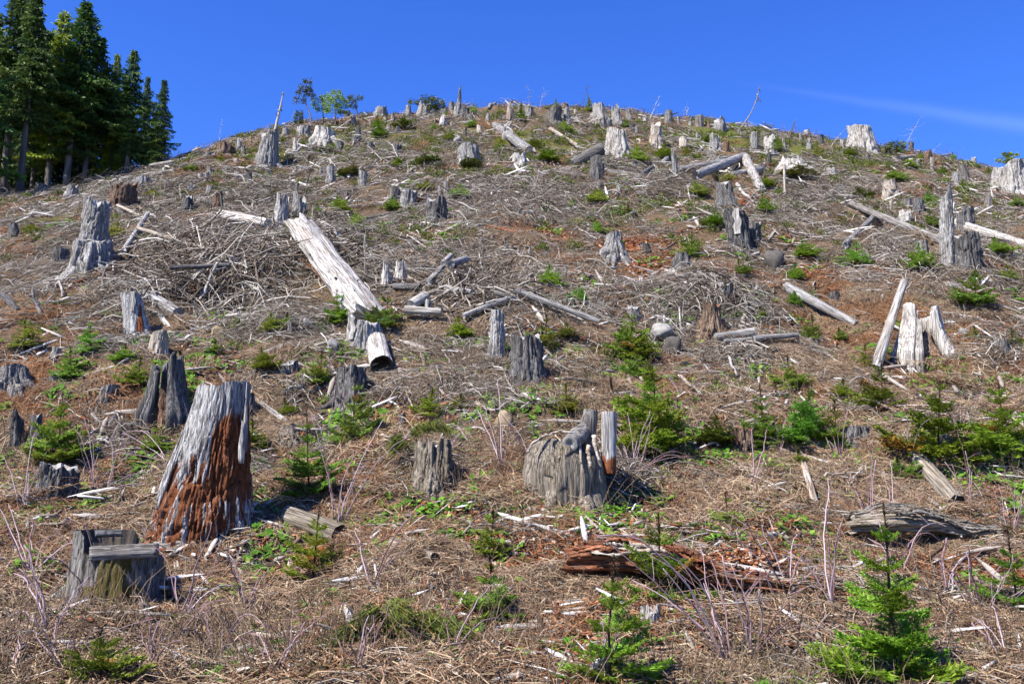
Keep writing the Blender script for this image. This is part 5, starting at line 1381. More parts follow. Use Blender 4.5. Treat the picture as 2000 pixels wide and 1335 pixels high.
SAPLINGS = [
 # foreground
 (1750, 985, 1345, 225, 'large fir sapling at the bottom right with long bare leader', 'the large fir at the bottom right', 'needle'),
 (1190, 1085, 1345, 175, 'fir sapling with flat tiers at the bottom edge, centre', 'the tiered fir at the bottom edge', 'needle'),
 (1290, 1000, 1190, 200, 'thin fir sapling growing in front of the red rotten log', 'the thin fir before the red log', 'needle'),
 (1985, 1035, 1195, 120, 'fir sapling cut by the right edge beside the layered slab log', None, 'needle'),
 (962, 1085, 1208, 130, 'low spreading fir sapling left of the red rotten log', 'the low spreading fir', 'needle'),
 (960, 998, 1092, 92, 'dense dark little fir above the low spreading fir', None, 'needle'), (610, 985, 1138, 130, 'fir sapling standing in front of the log with a dark hollow end', 'the fir by the hollow log', 'needle'),
 (202, 1225, 1350, 190, 'fir sapling at the bottom left corner below the mossy stump', 'the fir at the bottom left', 'light'), (605, 800, 968, 115, 'tall dark green fir right of the tall silver and red stump', 'the tall fir by the red stump', 'needle'),
 (690, 735, 866, 95, 'fir sapling with thin top in front of the dark stump', None, 'needle'), (110, 768, 906, 125, 'fir sapling with bare leader above the squat sawn stump', 'the fir above the squat stump', 'needle'),
 (1285, 690, 892, 155, 'tallest fir sapling right of the wide round stump', 'the tallest fir by the round stump', 'needle'), (1236, 600, 700, 92, 'bushy fir sapling, upper one of a stack of three', 'the upper bushy fir', 'needle'),
 (1250, 690, 740, 85, 'dark bushy fir just above the tallest fir', None, 'needle'), (1835, 738, 897, 155, 'broad yellow-green fir sapling at the right', 'the broad yellow-green fir', 'light'),
 (1962, 742, 886, 135, 'dense dark fir cut by the right edge', 'the dense fir at the right edge', 'needle'), (1580, 752, 866, 120, 'fir sapling left of a small sawn stump on the right slope', 'the fir on the right slope', 'needle'),
 (1495, 750, 868, 80, 'slim fir sapling right of the orange-sided stump', None, 'needle'), (1632, 780, 862, 60, None, None, 'needle'), (1722, 702, 797, 85, 'fir sapling at the foot of the leaning white pole', None, 'light'),
 (1540, 695, 758, 70, None, None, 'needle'), (1425, 960, 1042, 80, 'sparse young fir below the orange-sided stump', None, 'needle'), (838, 760, 816, 52, None, None, 'needle'), (1107, 752, 806, 50, None, None, 'needle'),
 (628, 684, 748, 58, None, None, 'needle'), (512, 678, 722, 52, None, None, 'light'), (490, 820, 878, 60, None, None, 'light'), (300, 832, 882, 58, None, None, 'needle'), (268, 698, 754, 54, None, None, 'needle'),
 (135, 680, 737, 70, None, None, 'needle'), (1760, 892, 938, 78, 'low olive brown bush beside the half buried grey log', 'the olive brown bush', 'heath'), (1400, 812, 868, 70, 'olive feathery bush beside the orange-sided stump', None, 'heath'),
 # middle
 (660, 566, 632, 76, 'fir sapling at the lower end of the huge white log, left of two', None, 'needle'), (754, 574, 646, 90, 'dark bushy fir at the lower end of the huge white log, right of two', None, 'needle'),
 (895, 618, 661, 48, None, None, 'needle'), (528, 612, 650, 46, None, None, 'needle'), (1066, 612, 682, 52, None, None, 'light'), (1110, 630, 660, 40, None, None, 'light'), (1072, 518, 562, 50, None, None, 'needle'),
 (1130, 558, 595, 48, None, None, 'needle'), (1350, 455, 504, 46, 'fir sapling on the bank above the dark overturned stump', 'the fir on the bank', 'light'), (1446, 506, 540, 36, None, None, 'light'),
 (1675, 473, 519, 58, None, None, 'needle'), (1793, 475, 527, 50, None, None, 'needle'), (1905, 520, 600, 84, 'broad dark fir above the split hollow white stump', 'the broad dark fir', 'needle'), (1553, 516, 548, 42, None, None, 'needle'),
 (1570, 466, 501, 46, None, None, 'needle'), (1548, 568, 596, 30, None, None, 'needle'), (1588, 616, 663, 36, None, None, 'light'), (1947, 463, 497, 46, None, None, 'needle'), (1972, 517, 548, 40, None, None, 'needle'),
 (1690, 672, 722, 34, None, None, 'needle'), (1982, 643, 683, 50, None, None, 'light'), (48, 625, 678, 58, 'bushy fir alone at the left edge in orange litter', 'the fir in orange litter', 'needle'), (177, 632, 688, 46, None, None, 'needle'), (242, 672, 706, 38, None, None, 'needle'),
 (1476, 855, 880, 30, None, None, 'light'),
 # upper slope
 (660, 385, 417, 48, None, None, 'needle'), (695, 413, 448, 34, None, None, 'needle'), (897, 358, 387, 34, None, None, 'needle'), (766, 384, 410, 30, None, None, 'needle'), (617, 398, 427, 30, None, None, 'needle'),
 (228, 435, 467, 46, 'fir sapling growing beside the stepped pair of silver stumps', None, 'needle'), (62, 436, 452, 26, None, None, 'needle'), (433, 296, 327, 26, None, None, 'light'), (378, 318, 336, 24, None, None, 'needle'), (295, 370, 386, 30, None, None, 'needle'),
 (1016, 200, 237, 20, None, None, 'light'), (1042, 264, 292, 34, None, None, 'light'), (1068, 289, 316, 40, None, None, 'light'), (1101, 235, 260, 30, None, None, 'needle'), (1245, 282, 319, 42, 'dark green fir at the foot of the broad flaring white stump', None, 'needle'),
 (1300, 279, 313, 40, None, None, 'light'), (1168, 371, 399, 42, None, None, 'needle'), (1119, 387, 407, 20, None, None, 'needle'), (1358, 355, 383, 40, None, None, 'needle'), (1421, 336, 356, 34, None, None, 'needle'), (1398, 411, 442, 40, None, None, 'light'),
 (1164, 431, 456, 26, None, None, 'needle'), (1490, 374, 414, 34, None, None, 'needle'), (1464, 274, 292, 30, None, None, 'needle'), (1088, 194, 216, 18, None, None, 'needle'), (1150, 186, 217, 16, None, None, 'needle'), (1205, 202, 228, 16, None, None, 'needle'),
 (1748, 333, 355, 44, None, None, 'needle'), (1518, 264, 295, 24, None, None, 'needle'), (1661, 287, 308, 26, None, None, 'light'), (1950, 349, 376, 26, None, None, 'light'), (1880, 351, 378, 26, None, None, 'needle'), (1986, 381, 404, 34, None, None, 'needle'),
 (1820, 408, 444, 36, None, None, 'needle'), (1815, 374, 402, 34, None, None, 'needle'), (1878, 418, 438, 24, None, None, 'needle'), (1798, 294, 317, 20, None, None, 'needle'), (1596, 278, 307, 26, None, None, 'needle'), (1862, 298, 314, 14, None, None, 'needle'),
 (648, 279, 296, 26, None, None, 'light'), (790, 225, 252, 30, None, None, 'heath'), (742, 240, 270, 28, None, None, 'light'), (880, 250, 276, 26, None, None, 'light'), (925, 232, 248, 22, None, None, 'needle'), (975, 268, 290, 30, None, None, 'needle'), (780, 305, 326, 30, None, None, 'light'),
 (830, 300, 322, 40, None, None, 'heath'), (690, 320, 345, 40, None, None, 'heath'), (1560, 320, 350, 50, None, None, 'heath'), (1680, 365, 388, 44, None, None, 'heath'), (1290, 330, 345, 26, None, None, 'light'),
 # little tufts and seedlings of the slope
 (490, 300, 312, 24, None, None, 'light'), (540, 364, 388, 36, None, None, 'needle'), (668, 327, 351, 30, None, None, 'light'), (735, 221, 256, 22, None, None, 'light'), (922, 309, 331, 40, None, None, 'heath'), (973, 281, 297, 22, None, None, 'light'),
 (834, 351, 371, 32, None, None, 'light'), (813, 307, 325, 24, None, None, 'light'), (975, 206, 228, 18, None, None, 'light'), (926, 202, 225, 18, None, None, 'needle'), (846, 237, 255, 18, None, None, 'needle'), (861, 244, 257, 16, None, None, 'light'),
 (1175, 259, 283, 18, None, None, 'light'), (1222, 229, 249, 18, None, None, 'needle'), (1320, 257, 269, 14, None, None, 'needle'), (1341, 285, 304, 16, None, None, 'needle'), (1497, 344, 368, 34, None, None, 'light'), (1520, 365, 384, 26, None, None, 'needle'),
 (1387, 259, 279, 24, None, None, 'light'), (1432, 240, 253, 20, None, None, 'needle'), (1775, 309, 327, 24, None, None, 'needle'), (1842, 322, 338, 20, None, None, 'light'), (1932, 326, 341, 20, None, None, 'light'), (560, 612, 640, 28, None, None, 'needle'),
 (420, 672, 690, 30, None, None, 'light'), (780, 470, 486, 20, None, None, 'needle'), (1230, 400, 420, 24, None, None, 'light'), (1060, 470, 490, 20, None, None, 'needle'), (1290, 560, 580, 24, None, None, 'light'), (1490, 600, 622, 26, None, None, 'light'),
 (1640, 640, 664, 28, None, None, 'needle'), (350, 690, 712, 30, None, None, 'light'), (1000, 700, 724, 28, None, None, 'light'), (900, 770, 800, 34, None, None, 'light'), (1650, 740, 775, 40, None, None, 'needle'), (1400, 740, 770, 36, None, None, 'needle'),
 (560, 780, 815, 40, None, None, 'light'), (450, 760, 790, 34, None, None, 'light'), (1560, 880, 910, 34, None, None, 'light'), (1900, 640, 662, 26, None, None, 'light'),
]
for s_ in SAPLINGS:
    sapling(*s_)

# ------------------------------------------------------------------ standing forest on the left
def conifer_arrays(seed, H=13.0, bare=0.22, spread=2.1):
    rng = np.random.default_rng(seed)
    b = MB()
    nb = 170
    for i in range(nb):
        t = bare + (1 - bare) * (i + rng.random()) / nb
        z = t * H
        a = i * 2.399 + rng.normal(0, 0.3)
        rel = (1 - t) / (1 - bare)
        ln = spread * (rel ** 0.85) * rng.uniform(0.35, 1.25) + 0.16
        gap = noise(math.cos(a) * 1.3, math.sin(a) * 1.3, t * 9, seed)
        ln *= float(np.clip(1.0 + 0.9 * gap, 0.3, 1.35))
        if t < bare + 0.15:
            ln *= rng.uniform(0.4, 0.9)
        droop = rng.uniform(0.05, 0.35) * ln
        ca, sa = math.cos(a), math.sin(a)
        n = max(3, int(ln / 0.13))
        s = np.linspace(0.18, 1.0, n)
        c = np.stack([ca * ln * s, sa * ln * s, z + 0.18 * ln * s - droop * s ** 2], -1)
        b.tube(np.stack([[0, 0, z], c[n // 2], c[-1]]), [0.03, 0.018, 0.006], 3, 0.0, False)
        m = 9
        C = np.repeat(c, m, 0)
        k = len(C)
        wid = 0.34 * np.sin(np.clip(np.repeat(s, m), 0, 1) * 2.6) * min(1.0, ln)
        side = rng.normal(0, 1, (k, 1)) * (wid[:, None] * 0.8 + 0.05)
        C = C + np.array([-sa, ca, 0])[None] * side + rng.normal(0, 0.05, (k, 3)) + np.array([0, 0, -1.0])[None] * np.abs(side) * 0.35
        d = np.array([ca, sa, 0])[None] * rng.uniform(0.2, 1, (k, 1)) + np.array([-sa, ca, 0])[None] * np.sign(side) * rng.uniform(0.1, 0.9, (k, 1)) + np.array([0, 0, -1.0])[None] * rng.uniform(-0.1, 0.75, (k, 1))
        d /= np.linalg.norm(d, axis=1, keepdims=True)
        L = rng.uniform(0.2, 0.42, (k, 1))
        w = np.cross(d, rng.normal(0, 1, (k, 3)))
        w /= np.linalg.norm(w, axis=1, keepdims=True)
        w = w * rng.uniform(0.035, 0.08, (k, 1))
        V = np.stack([C - w * 0.5, C + d * L * 0.5 - w, C + d * L, C + d * L * 0.5 + w], 1).reshape(-1, 3)
        tone = np.clip(rng.normal(0.45, 0.2) + rng.normal(0, 0.14, k), 0, 1)
        b.add(V, np.arange(4 * k).reshape(-1, 4), None, np.repeat(tone, 4))
    return b
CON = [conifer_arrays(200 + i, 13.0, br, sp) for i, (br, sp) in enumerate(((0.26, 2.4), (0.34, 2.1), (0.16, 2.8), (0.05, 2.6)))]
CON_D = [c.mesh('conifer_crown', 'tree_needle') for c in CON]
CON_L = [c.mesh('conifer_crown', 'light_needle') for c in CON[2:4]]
def trunk_mesh(seed):
    rng = np.random.default_rng(seed)
    b = MB()
    P = np.stack([rng.normal(0, 0.03, 16).cumsum() * 0.5, rng.normal(0, 0.03, 16).cumsum() * 0.5, np.linspace(-0.6, 12.9, 16)], -1)
    V, Q, T = tube(P, np.linspace(0.24, 0.02, 16) * (1 + 0.05 * rng.normal(size=16)), 10)
    b.add(V, Q, T, np.clip(rng.normal(0.55, 0.25, len(V)), 0, 1))
    return b.mesh('conifer_trunk', 'tree_bark', True)
TRUNK = [trunk_mesh(i) for i in range(3)]
DEAD = []
for i in range(3):
    rng = np.random.default_rng(330 + i)
    b = MB()
    for k in range(34):
        z = rng.uniform(1.2, 6.0)
        a = rng.uniform(0, 6.28)
        ln = rng.uniform(0.4, 1.3)
        P = curve_pts((0, 0, z), (math.cos(a) * ln, math.sin(a) * ln, z - rng.uniform(-0.1, 0.4)), 4, 0.05)
        b.tube(P, [0.018, 0.012, 0.008, 0.004], 3, rng.uniform(0.2, 0.7), False)
    m_ = b.mesh('dead_twigs', 'twig')
    DEAD.append(m_)
TREES = [  # base x, top x, top y, depth beyond the edge, width factor, shape, light?, label
 (12, 48, -40, 3.0, 0.85, 1, 0, 'tall dark conifer with bare leaning trunk at the left edge'), (44, 76, -14, 2.0, 0.85, 1, 0, 'tall dark conifer with long bare silver trunk, right of the leaning one'),
 (98, 126, 24, 4.5, 0.9, 3, 1, 'lighter green drooping conifer between two dark ones'), (134, 169, 4, 2.5, 1.15, 0, 0, 'broad dark conifer, the tallest pointed one in the middle of the forest'),
 (168, 199, 74, 4.0, 0.95, 2, 0, 'dark conifer tucked against the right side of the tallest pointed one'), (218, 230, 106, 4.5, 0.7, 3, 1, 'thin dull green conifer with a ragged top'),
 (250, 263, 99, 3.0, 0.85, 2, 0, 'blue-green conifer, third from the right end of the forest'), (283, 290, 150, 5.0, 0.75, 3, 0, 'short conifer filling the gap behind the last two trees'),
 (312, 321, 156, 2.5, 0.95, 3, 0, 'last conifer on the right of the forest, branched to the ground'), (-22, -5, 25, 3.0, 0.9, 2, 0, 'dark conifer mostly cut by the left edge'),
 (70, 92, 60, 7.5, 1.0, 2, 0, 'dark conifer deep behind the two bare trunks'), (25, 20, 110, 8.5, 1.1, 3, 0, 'dark low conifer in the shade at the far left'), (115, 140, 110, 8.5, 1.1, 3, 0, 'dark conifer behind the lighter drooping one'),
 (200, 208, 140, 8.5, 1.0, 3, 0, 'dark conifer low in the gap beside the thin dull one'), (245, 246, 160, 8.5, 1.0, 3, 0, 'dark conifer behind the blue-green one'), (155, 180, 150, 9.5, 1.1, 3, 0, 'dark conifer behind the tallest pointed one'),
 (60, 55, 170, 10.5, 1.2, 3, 0, 'shaded conifer behind the second bare trunk'), (300, 305, 215, 7.0, 0.8, 3, 0, 'shaded low conifer behind the last tree'), (-60, -55, 20, 5.0, 1.1, 2, 0, 'dark conifer standing wholly outside the left edge'), (-100, -95, 40, 6.0, 1.1, 2, 0, 'outermost dark conifer beyond the left edge'),
]
def ridge_point(px, extra):
    d = ray(px, 300)
    k = d[0] / d[1]
    ys = np.arange(40, 80, 0.1)
    el = (height(k * ys, ys) - EYE) / ys
    y = ys[int(np.argmax(el))] + extra
    return np.array([k * y, y, float(height(k * y, y))])
for i, (bx, tx, ty, dep, wf, sh, lt, lab) in enumerate(TREES):
    rng = np.random.default_rng(800 + i)
    p = ridge_point(bx, dep - 4.5)
    top = at_depth(tx, ty, p[1])
    H = top[2] - p[2]
    e = thing('conifer_tree', 'tree', p, lab or 'dark conifer of the forest standing beyond the left edge', None, 'standing forest at the edge of the clear-cut', (tx, 0.5 * (ty + 330)), 'conifer')
    lean = math.atan2(top[0] - p[0], H)
    e.rotation_euler = (0, lean, 0)
    s = H / 13.0
    e.scale = (1, 1, 1)
    tr = obj('trunk', TRUNK[i % 3], e, None, (0, 0, rng.uniform(0, 6.28)), (s, s, s))
    wf = wf * (0.88 if dep < 7 else 0.95)
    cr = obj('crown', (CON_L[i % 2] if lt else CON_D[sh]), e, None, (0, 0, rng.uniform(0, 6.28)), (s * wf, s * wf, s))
    dd = obj('dead_branches', DEAD[i % 3], e, None, (0, 0, rng.uniform(0, 6.28)), (s, s, s))
    dd['kind'] = 'stuff'

# ------------------------------------------------------------------ small trees, bushes and dead tops on the ridge
def pads_tree(base, trunk_px, pads, label, kind='needle', ref=None, r=0.05, name='ridge_tree', cat='tree', drop=0.2):
    """thin bent trunk with flat pads of foliage; everything given in pixels of the photograph"""
    SEED[0] += 1
    rng = np.random.default_rng(SEED[0])
    g = hit(*base)
    e = thing(name, cat, g, label, ref, 'small trees left on the ridge', (base[0], 0.5 * (base[1] + trunk_px[-1][1])), 'small ridge tree')
    P = np.array([at_depth(x, y, g[1]) - g for x, y in [base] + trunk_px])
    P[0, 2] = -0.2
    t = np.linspace(0, 1, len(P))
    tt = np.linspace(0, 1, 14)
    PP = np.stack([np.interp(tt, t, P[:, i]) for i in range(3)], -1)
    b = MB()
    b.tube(PP, np.linspace(r, r * 0.3, 14), 7, 0.55)
    obj('trunk', b.mesh('trunk', 'twig'), e)
    for (x, y, w, hh) in pads:
        c = at_depth(x, y, g[1]) - g
        m = mpp(g)
        k = int(60 + w * 9)
        b = MB()
        th = rng.uniform(0, 6.28, k)
        rr = np.sqrt(rng.random(k)) * w * m * 0.5
        C = np.stack([c[0] + np.cos(th) * rr, c[1] + np.sin(th) * rr * 0.8, c[2] + rng.normal(0, 0.32, k) * hh * m], -1)
        d = np.stack([np.cos(th), np.sin(th), rng.uniform(-drop * 2, 0.5, k)], -1)
        d /= np.linalg.norm(d, axis=1, keepdims=True)
        L = rng.uniform(0.08, 0.18, (k, 1))
        wv = np.cross(d, rng.normal(0, 1, (k, 3)))
        wv = wv / np.linalg.norm(wv, axis=1, keepdims=True) * rng.uniform(0.012, 0.028, (k, 1))
        b.add(np.stack([C, C + d * L * .5 - wv, C + d * L, C + d * L * .5 + wv], 1).reshape(-1, 3), np.arange(4 * k).reshape(-1, 4), None, np.repeat(rng.random(k), 4))
        i = int(np.argmin(np.linalg.norm(PP - c, axis=1) + 2 * np.clip(PP[:, 2] - c[2] - 0.05, 0, 9)))
        b.tube(curve_pts(PP[i], c, 4, 0.03), [r * .35, r * .28, r * .2, r * .1], 4, 0.0, False)
        obj('foliage', b.mesh('foliage', kind), e)
    return e
pads_tree((611, 250), [(606, 222), (598, 205), (592, 190), (598, 168), (603, 156)], [(601, 160, 14, 8), (596, 172, 24, 9), (590, 181, 22, 7), (604, 178, 14, 6), (586, 196, 22, 10), (608, 186, 12, 5)], 'tall thin olive tree bent over the skyline near the leaning snag', 'dull_needle', 'the thin bent olive tree')
pads_tree((632, 244), [(631, 222), (630, 195)], [(622, 196, 30, 7), (626, 206, 34, 8), (630, 215, 26, 6), (636, 191, 24, 6)], 'dark green flat-topped little tree, left of two on the ridge', 'needle', 'the left flat-topped tree')
pads_tree((655, 250), [(655, 225), (656, 200), (657, 180)], [(657, 181, 18, 6), (652, 190, 38, 7), (660, 197, 36, 6), (648, 205, 34, 7), (668, 207, 24, 6), (652, 216, 36, 6), (668, 220, 16, 6)], 'green layered little tree, right of two on the ridge', 'needle')
pads_tree((698, 230), [(697, 212), (692, 194)], [(694, 191, 28, 4), (686, 198, 18, 5), (690, 208, 14, 8)], 'tiny flat-topped olive tree alone on the skyline', 'heath')
pads_tree((587, 252), [(585, 240), (583, 222)], [(584, 222, 12, 7), (583, 230, 15, 8), (583, 238, 14, 5)], 'small olive bush-like tree below the thin bent tree', 'heath')
pads_tree((848, 240), [(852, 215), (850, 198)], [(836, 194, 30, 8), (848, 200, 38, 8), (856, 208, 24, 7), (846, 212, 20, 8), (808, 200, 16, 5)], 'olive spreading bush over the pale broken skyline stump', 'heath')
pads_tree((1968, 322), [(1970, 312), (1968, 304)], [(1962, 312, 30, 3), (1976, 304, 24, 3), (1966, 301, 16, 3), (1972, 316, 22, 3)], 'tiny yellow-green tree growing on the white stump at the right edge', 'light_needle')
pads_tree((255, 328), [(255, 310), (256, 292)], [(236, 304, 40, 12), (256, 298, 50, 12), (276, 302, 40, 14), (250, 314, 56, 12), (272, 318, 40, 10), (262, 288, 26, 10)], 'light green bush at the foot of the forest edge', 'light_needle', 'the light green bush')
pads_tree((190, 352), [(190, 340), (194, 328)], [(192, 330, 22, 7), (184, 340, 22, 8), (200, 334, 14, 5)], 'small yellow-green bush on the forest floor edge', 'light_needle')
pads_tree((291, 330), [(291, 322)], [(291, 321, 12, 8)], 'small yellow bush right of the light green bush', 'heath')
pads_tree((1735, 310), [(1742, 296), (1752, 284)], [(1725, 290, 30, 8), (1750, 282, 34, 7), (1742, 294, 30, 8), (1715, 300, 24, 10), (1758, 288, 16, 6)], 'olive spreading bush right of the large white skyline stump', 'heath')

def dead_tree(base, top, nb, label, r=0.04, spread=0.5, name='dead_tree', cat='dead tree', mat='twig', group='bare dead stems on the ridge', bend=0.0, tone=(0.5, 1.0), droop=0.0, ref=None):
    SEED[0] += 1
    rng = np.random.default_rng(SEED[0])
    g = hit(*base)
    T = at_depth(top[0], top[1], g[1]) - g
    e = thing(name, cat, g, label, ref, group, (0.5 * (base[0] + top[0]), 0.5 * (base[1] + top[1])), 'bare dead stem')
    s = np.linspace(0, 1, 12)
    P = s[:, None] * T[None] + np.stack([bend * np.sin(s * math.pi), rng.normal(0, .01, 12).cumsum(), 0 * s], -1)
    P[0, 2] -= 0.15
    H = float(np.linalg.norm(T))
    b = MB()
    b.tube(P, np.linspace(r, r * 0.2, 12), 6, rng.uniform(*tone))
    obj('trunk', b.mesh('trunk', mat), e)
    for k in range(nb):
        u = rng.uniform(0.2, 1.0)
        A = np.array([np.interp(u, s, P[:, i]) for i in range(3)])
        a = rng.uniform(0, 6.28)
        ln = spread * rng.uniform(0.3, 1.0) * (1.1 - 0.6 * u)
        B = A + np.array([math.cos(a) * ln, math.sin(a) * ln, ln * rng.uniform(-0.2, 0.9) - droop * ln])
        b = MB()
        b.tube(curve_pts(A, B, 5, -droop * ln * .3, 0.03, rng), np.linspace(r * .4, r * .12, 5), 4, rng.uniform(*tone), False)
        for j in range(2):
            C = A + (B - A) * rng.uniform(0.4, 0.8)
            D = C + rng.normal(0, 0.25, 3) * ln - np.array([0, 0, droop * ln * .6])
            b.tube(curve_pts(C, D, 3), r * .13, 3, rng.uniform(*tone), False)
        obj('branch', b.mesh('branch', mat), e)
dead_tree((536, 262), (553, 182), 14, 'bare leaning grey snag right of the tall tapered skyline stump', 0.10, 0.35)
dead_tree((1441, 258), (1483, 168), 9, 'long bare stem leaning right over the skyline with drooping tip', 0.05, 0.45, droop=1.2, bend=0.25)
dead_tree((1034, 214), (1031, 170), 9, 'pale bare twiggy shrub on the skyline, left of two', 0.018, 0.8, tone=(.7, 1))
dead_tree((1053, 217), (1062, 172), 9, 'pale bare twiggy shrub on the skyline, right of two', 0.018, 0.8, tone=(.7, 1))
dead_tree((1137, 212), (1148, 168), 10, 'dark bare shrub with a thin tip behind the skyline stumps', 0.025, 0.6, tone=(.2, .6))
dead_tree((1268, 236), (1288, 186), 10, 'pale bare shrub leaning right on the middle skyline', 0.02, 0.7, tone=(.7, 1))
dead_tree((1340, 232), (1343, 200), 12, 'low pale drooping bare shrub on the skyline', 0.02, 0.5, tone=(.8, 1), droop=.6)
dead_tree((1621, 290), (1657, 248), 2, 'bent bare stick leaning toward the large white skyline stump', 0.03, 0.3, bend=-.1, tone=(.6, .9))
dead_tree((1606, 292), (1622, 258), 2, 'dark crooked stick on the right-hand skyline', 0.035, 0.3, tone=(.1, .3))
dead_tree((1758, 275), (1798, 230), 12, 'pale branching bare shrub fanning right on the right-hand skyline', 0.02, 1.0, tone=(.7, 1))
dead_tree((1541, 272), (1554, 232), 2, 'dark curved stub poking over the skyline', 0.06, 0.3, tone=(.1, .3))
dead_tree((327, 322), (329, 290), 16, 'grey drooping dead bush beside the last conifer', 0.04, 0.6, droop=1.0)
dead_tree((427, 286), (434, 234), 5, 'thin pale bare stem left of the squat cracked skyline stump', 0.018, 0.4, tone=(.7, 1))
dead_tree((561, 262), (575, 215), 4, 'thin bare sapling stem between the leaning snag and the thin bent tree', 0.015, 0.4)
dead_tree((597, 388), (622, 308), 3, 'dark bent stick rising above the broken white stump', 0.035, 0.4, tone=(.1, .3), bend=-.12)
dead_tree((833, 345), (822, 258), 8, 'dark bare sapling standing on the slope below the ridge bush', 0.025, 0.5, tone=(.05, .3))
dead_tree((1820, 312), (1838, 280), 4, 'pale arching bare stem on the right-hand skyline', 0.015, 0.5, tone=(.8, 1), bend=-.2)
dead_tree((922, 330), (918, 268), 5, 'thin grey bare stem above the round pale stump', 0.02, 0.4)
dead_tree((712, 545), (714, 440), 2, 'thin straight grey stem standing behind the huge white log', 0.014, 0.15, tone=(.5, .8))
dead_tree((1340, 905), (1338, 830), 6, 'thin bare twig standing right of the tallest fir', 0.012, 0.3, tone=(.3, .6))

# ------------------------------------------------------------------ purple bramble canes of the foreground
CANES = [  # base pixel, cane tips
 (60, 1130, [(18, 985), (70, 1010), (110, 1040)]), (95, 1250, [(20, 1120), (60, 1080), (180, 1140), (30, 1210)]), (200, 1190, [(120, 1080), (205, 1070), (265, 1085)]), (40, 1010, [(5, 890), (60, 930), (88, 880)]),
 (185, 968, [(150, 840), (178, 830), (230, 850), (245, 930)]), (210, 960, [(235, 850), (300, 960)]), (300, 800, [(318, 760), (280, 740)]), (330, 905, [(240, 870), (230, 845)]), (350, 1220, [(318, 1130), (420, 1080), (380, 1150)]),
 (420, 1290, [(360, 1180), (330, 1240), (470, 1200)]), (660, 1030, [(610, 810), (690, 880), (720, 900), (640, 930)]), (690, 870, [(660, 790), (690, 720), (710, 770)]), (640, 880, [(600, 800), (560, 845), (700, 870)]),
 (725, 1165, [(680, 1035), (770, 1100), (860, 1020)]), (700, 1330, [(735, 1200), (770, 1195), (690, 1240)]), (480, 1200, [(430, 1080), (520, 1120)]), (980, 930, [(960, 790), (1000, 820), (940, 800)]), (1060, 960, [(975, 800), (1010, 900)]),
 (1230, 930, [(1180, 850), (1240, 860), (1330, 870), (1280, 800)]), (1245, 935, [(1360, 900), (1300, 830), (1190, 820)]), (1430, 1310, [(1160, 1040), (1385, 1060), (1330, 1100)]), (1425, 1280, [(1400, 1120), (1260, 1080)]),
 (1470, 1290, [(1420, 1100), (1480, 1150), (1560, 1200)]), (1540, 1170, [(1440, 990), (1490, 1020), (1560, 1040)]), (1520, 1180, [(1600, 1100), (1450, 1130)]), (1625, 1200, [(1615, 990), (1655, 1020), (1600, 1060)]),
 (1700, 1060, [(1690, 900), (1705, 880), (1660, 950)]), (1745, 1070, [(1830, 990), (1800, 960), (1720, 920)]), (1755, 1130, [(1850, 1060), (1760, 1040), (1700, 1050)]), (1900, 1000, [(1885, 880), (1850, 900), (1930, 930)]),
 (1975, 1050, [(1990, 940), (1940, 950), (2010, 990)]), (1910, 1200, [(1900, 1080), (1950, 1100), (1840, 1110)]), (1930, 1210, [(2010, 1150), (1990, 1080)]), (1850, 1170, [(1845, 1050), (1870, 1100)]), (1970, 1300, [(1960, 1200), (1900, 1230)]),
 (1560, 1290, [(1590, 1180), (1520, 1230), (1620, 1240)]), (1330, 780, [(1300, 730), (1350, 730)]), (1640, 905, [(1600, 830), (1660, 780), (1620, 860)]), (1470, 960, [(1465, 830), (1490, 900)]), (870, 900, [(850, 830), (900, 860)]),
 (880, 1290, [(960, 1210), (840, 1230)]), (540, 1330, [(500, 1240), (580, 1250)]), (1180, 1330, [(1165, 1260), (1200, 1240)]), (130, 1330, [(60, 1230), (150, 1250), (110, 1210)]), (20, 1330, [(15, 1240), (60, 1260)]), (300, 1330, [(260, 1230), (340, 1250)]),
 (1870, 860, [(1880, 800), (1850, 790)]), (1775, 905, [(1790, 820), (1760, 850)]), (1520, 900, [(1540, 820), (1510, 830)]),
]
for i, (bx, by, tips) in enumerate(CANES):
    rng = np.random.default_rng(4000 + i)
    g = hit(bx, by)
    e = thing('bramble', 'bramble', g, None, None, 'bare purple bramble canes', (bx, by - 50), 'bare purple bramble')
    for (tx, ty) in tips + [(t[0] + rng.normal(0, 35), t[1] + rng.normal(0, 30)) for t in tips]:
        T = at_depth(tx, ty, g[1] + rng.uniform(-0.5, 0.7)) - g
        T[2] = max(T[2], float(height(g[0] + T[0], g[1] + T[1])) - g[2] + 0.05)
        s = np.linspace(0, 1, 10)
        P = s[:, None] * T[None]
        P[:, 2] += rng.uniform(0.0, 0.35) * np.sin(s * math.pi) * np.linalg.norm(T[:2])
        P[:, :2] += rng.normal(0, 0.012, (10, 2)).cumsum(0)
        P[0] = rng.normal(0, 0.03, 3)
        P[0, 2] = -0.05
        b = MB()
        b.tube(P, np.linspace(0.0072, 0.0034, 10) * rng.uniform(0.65, 1.3), 5, rng.uniform(0.15, 1.0))
        for k in range(int(rng.integers(0, 3))):
            j = int(rng.integers(3, 8))
            D = P[j] + np.array([rng.normal(0, .15), rng.normal(0, .15), rng.uniform(0.05, .25)])
            b.tube(curve_pts(P[j], D, 4, 0.02), 0.0028, 3, 0.5, False)
        obj('cane', b.mesh('cane', 'cane'), e)

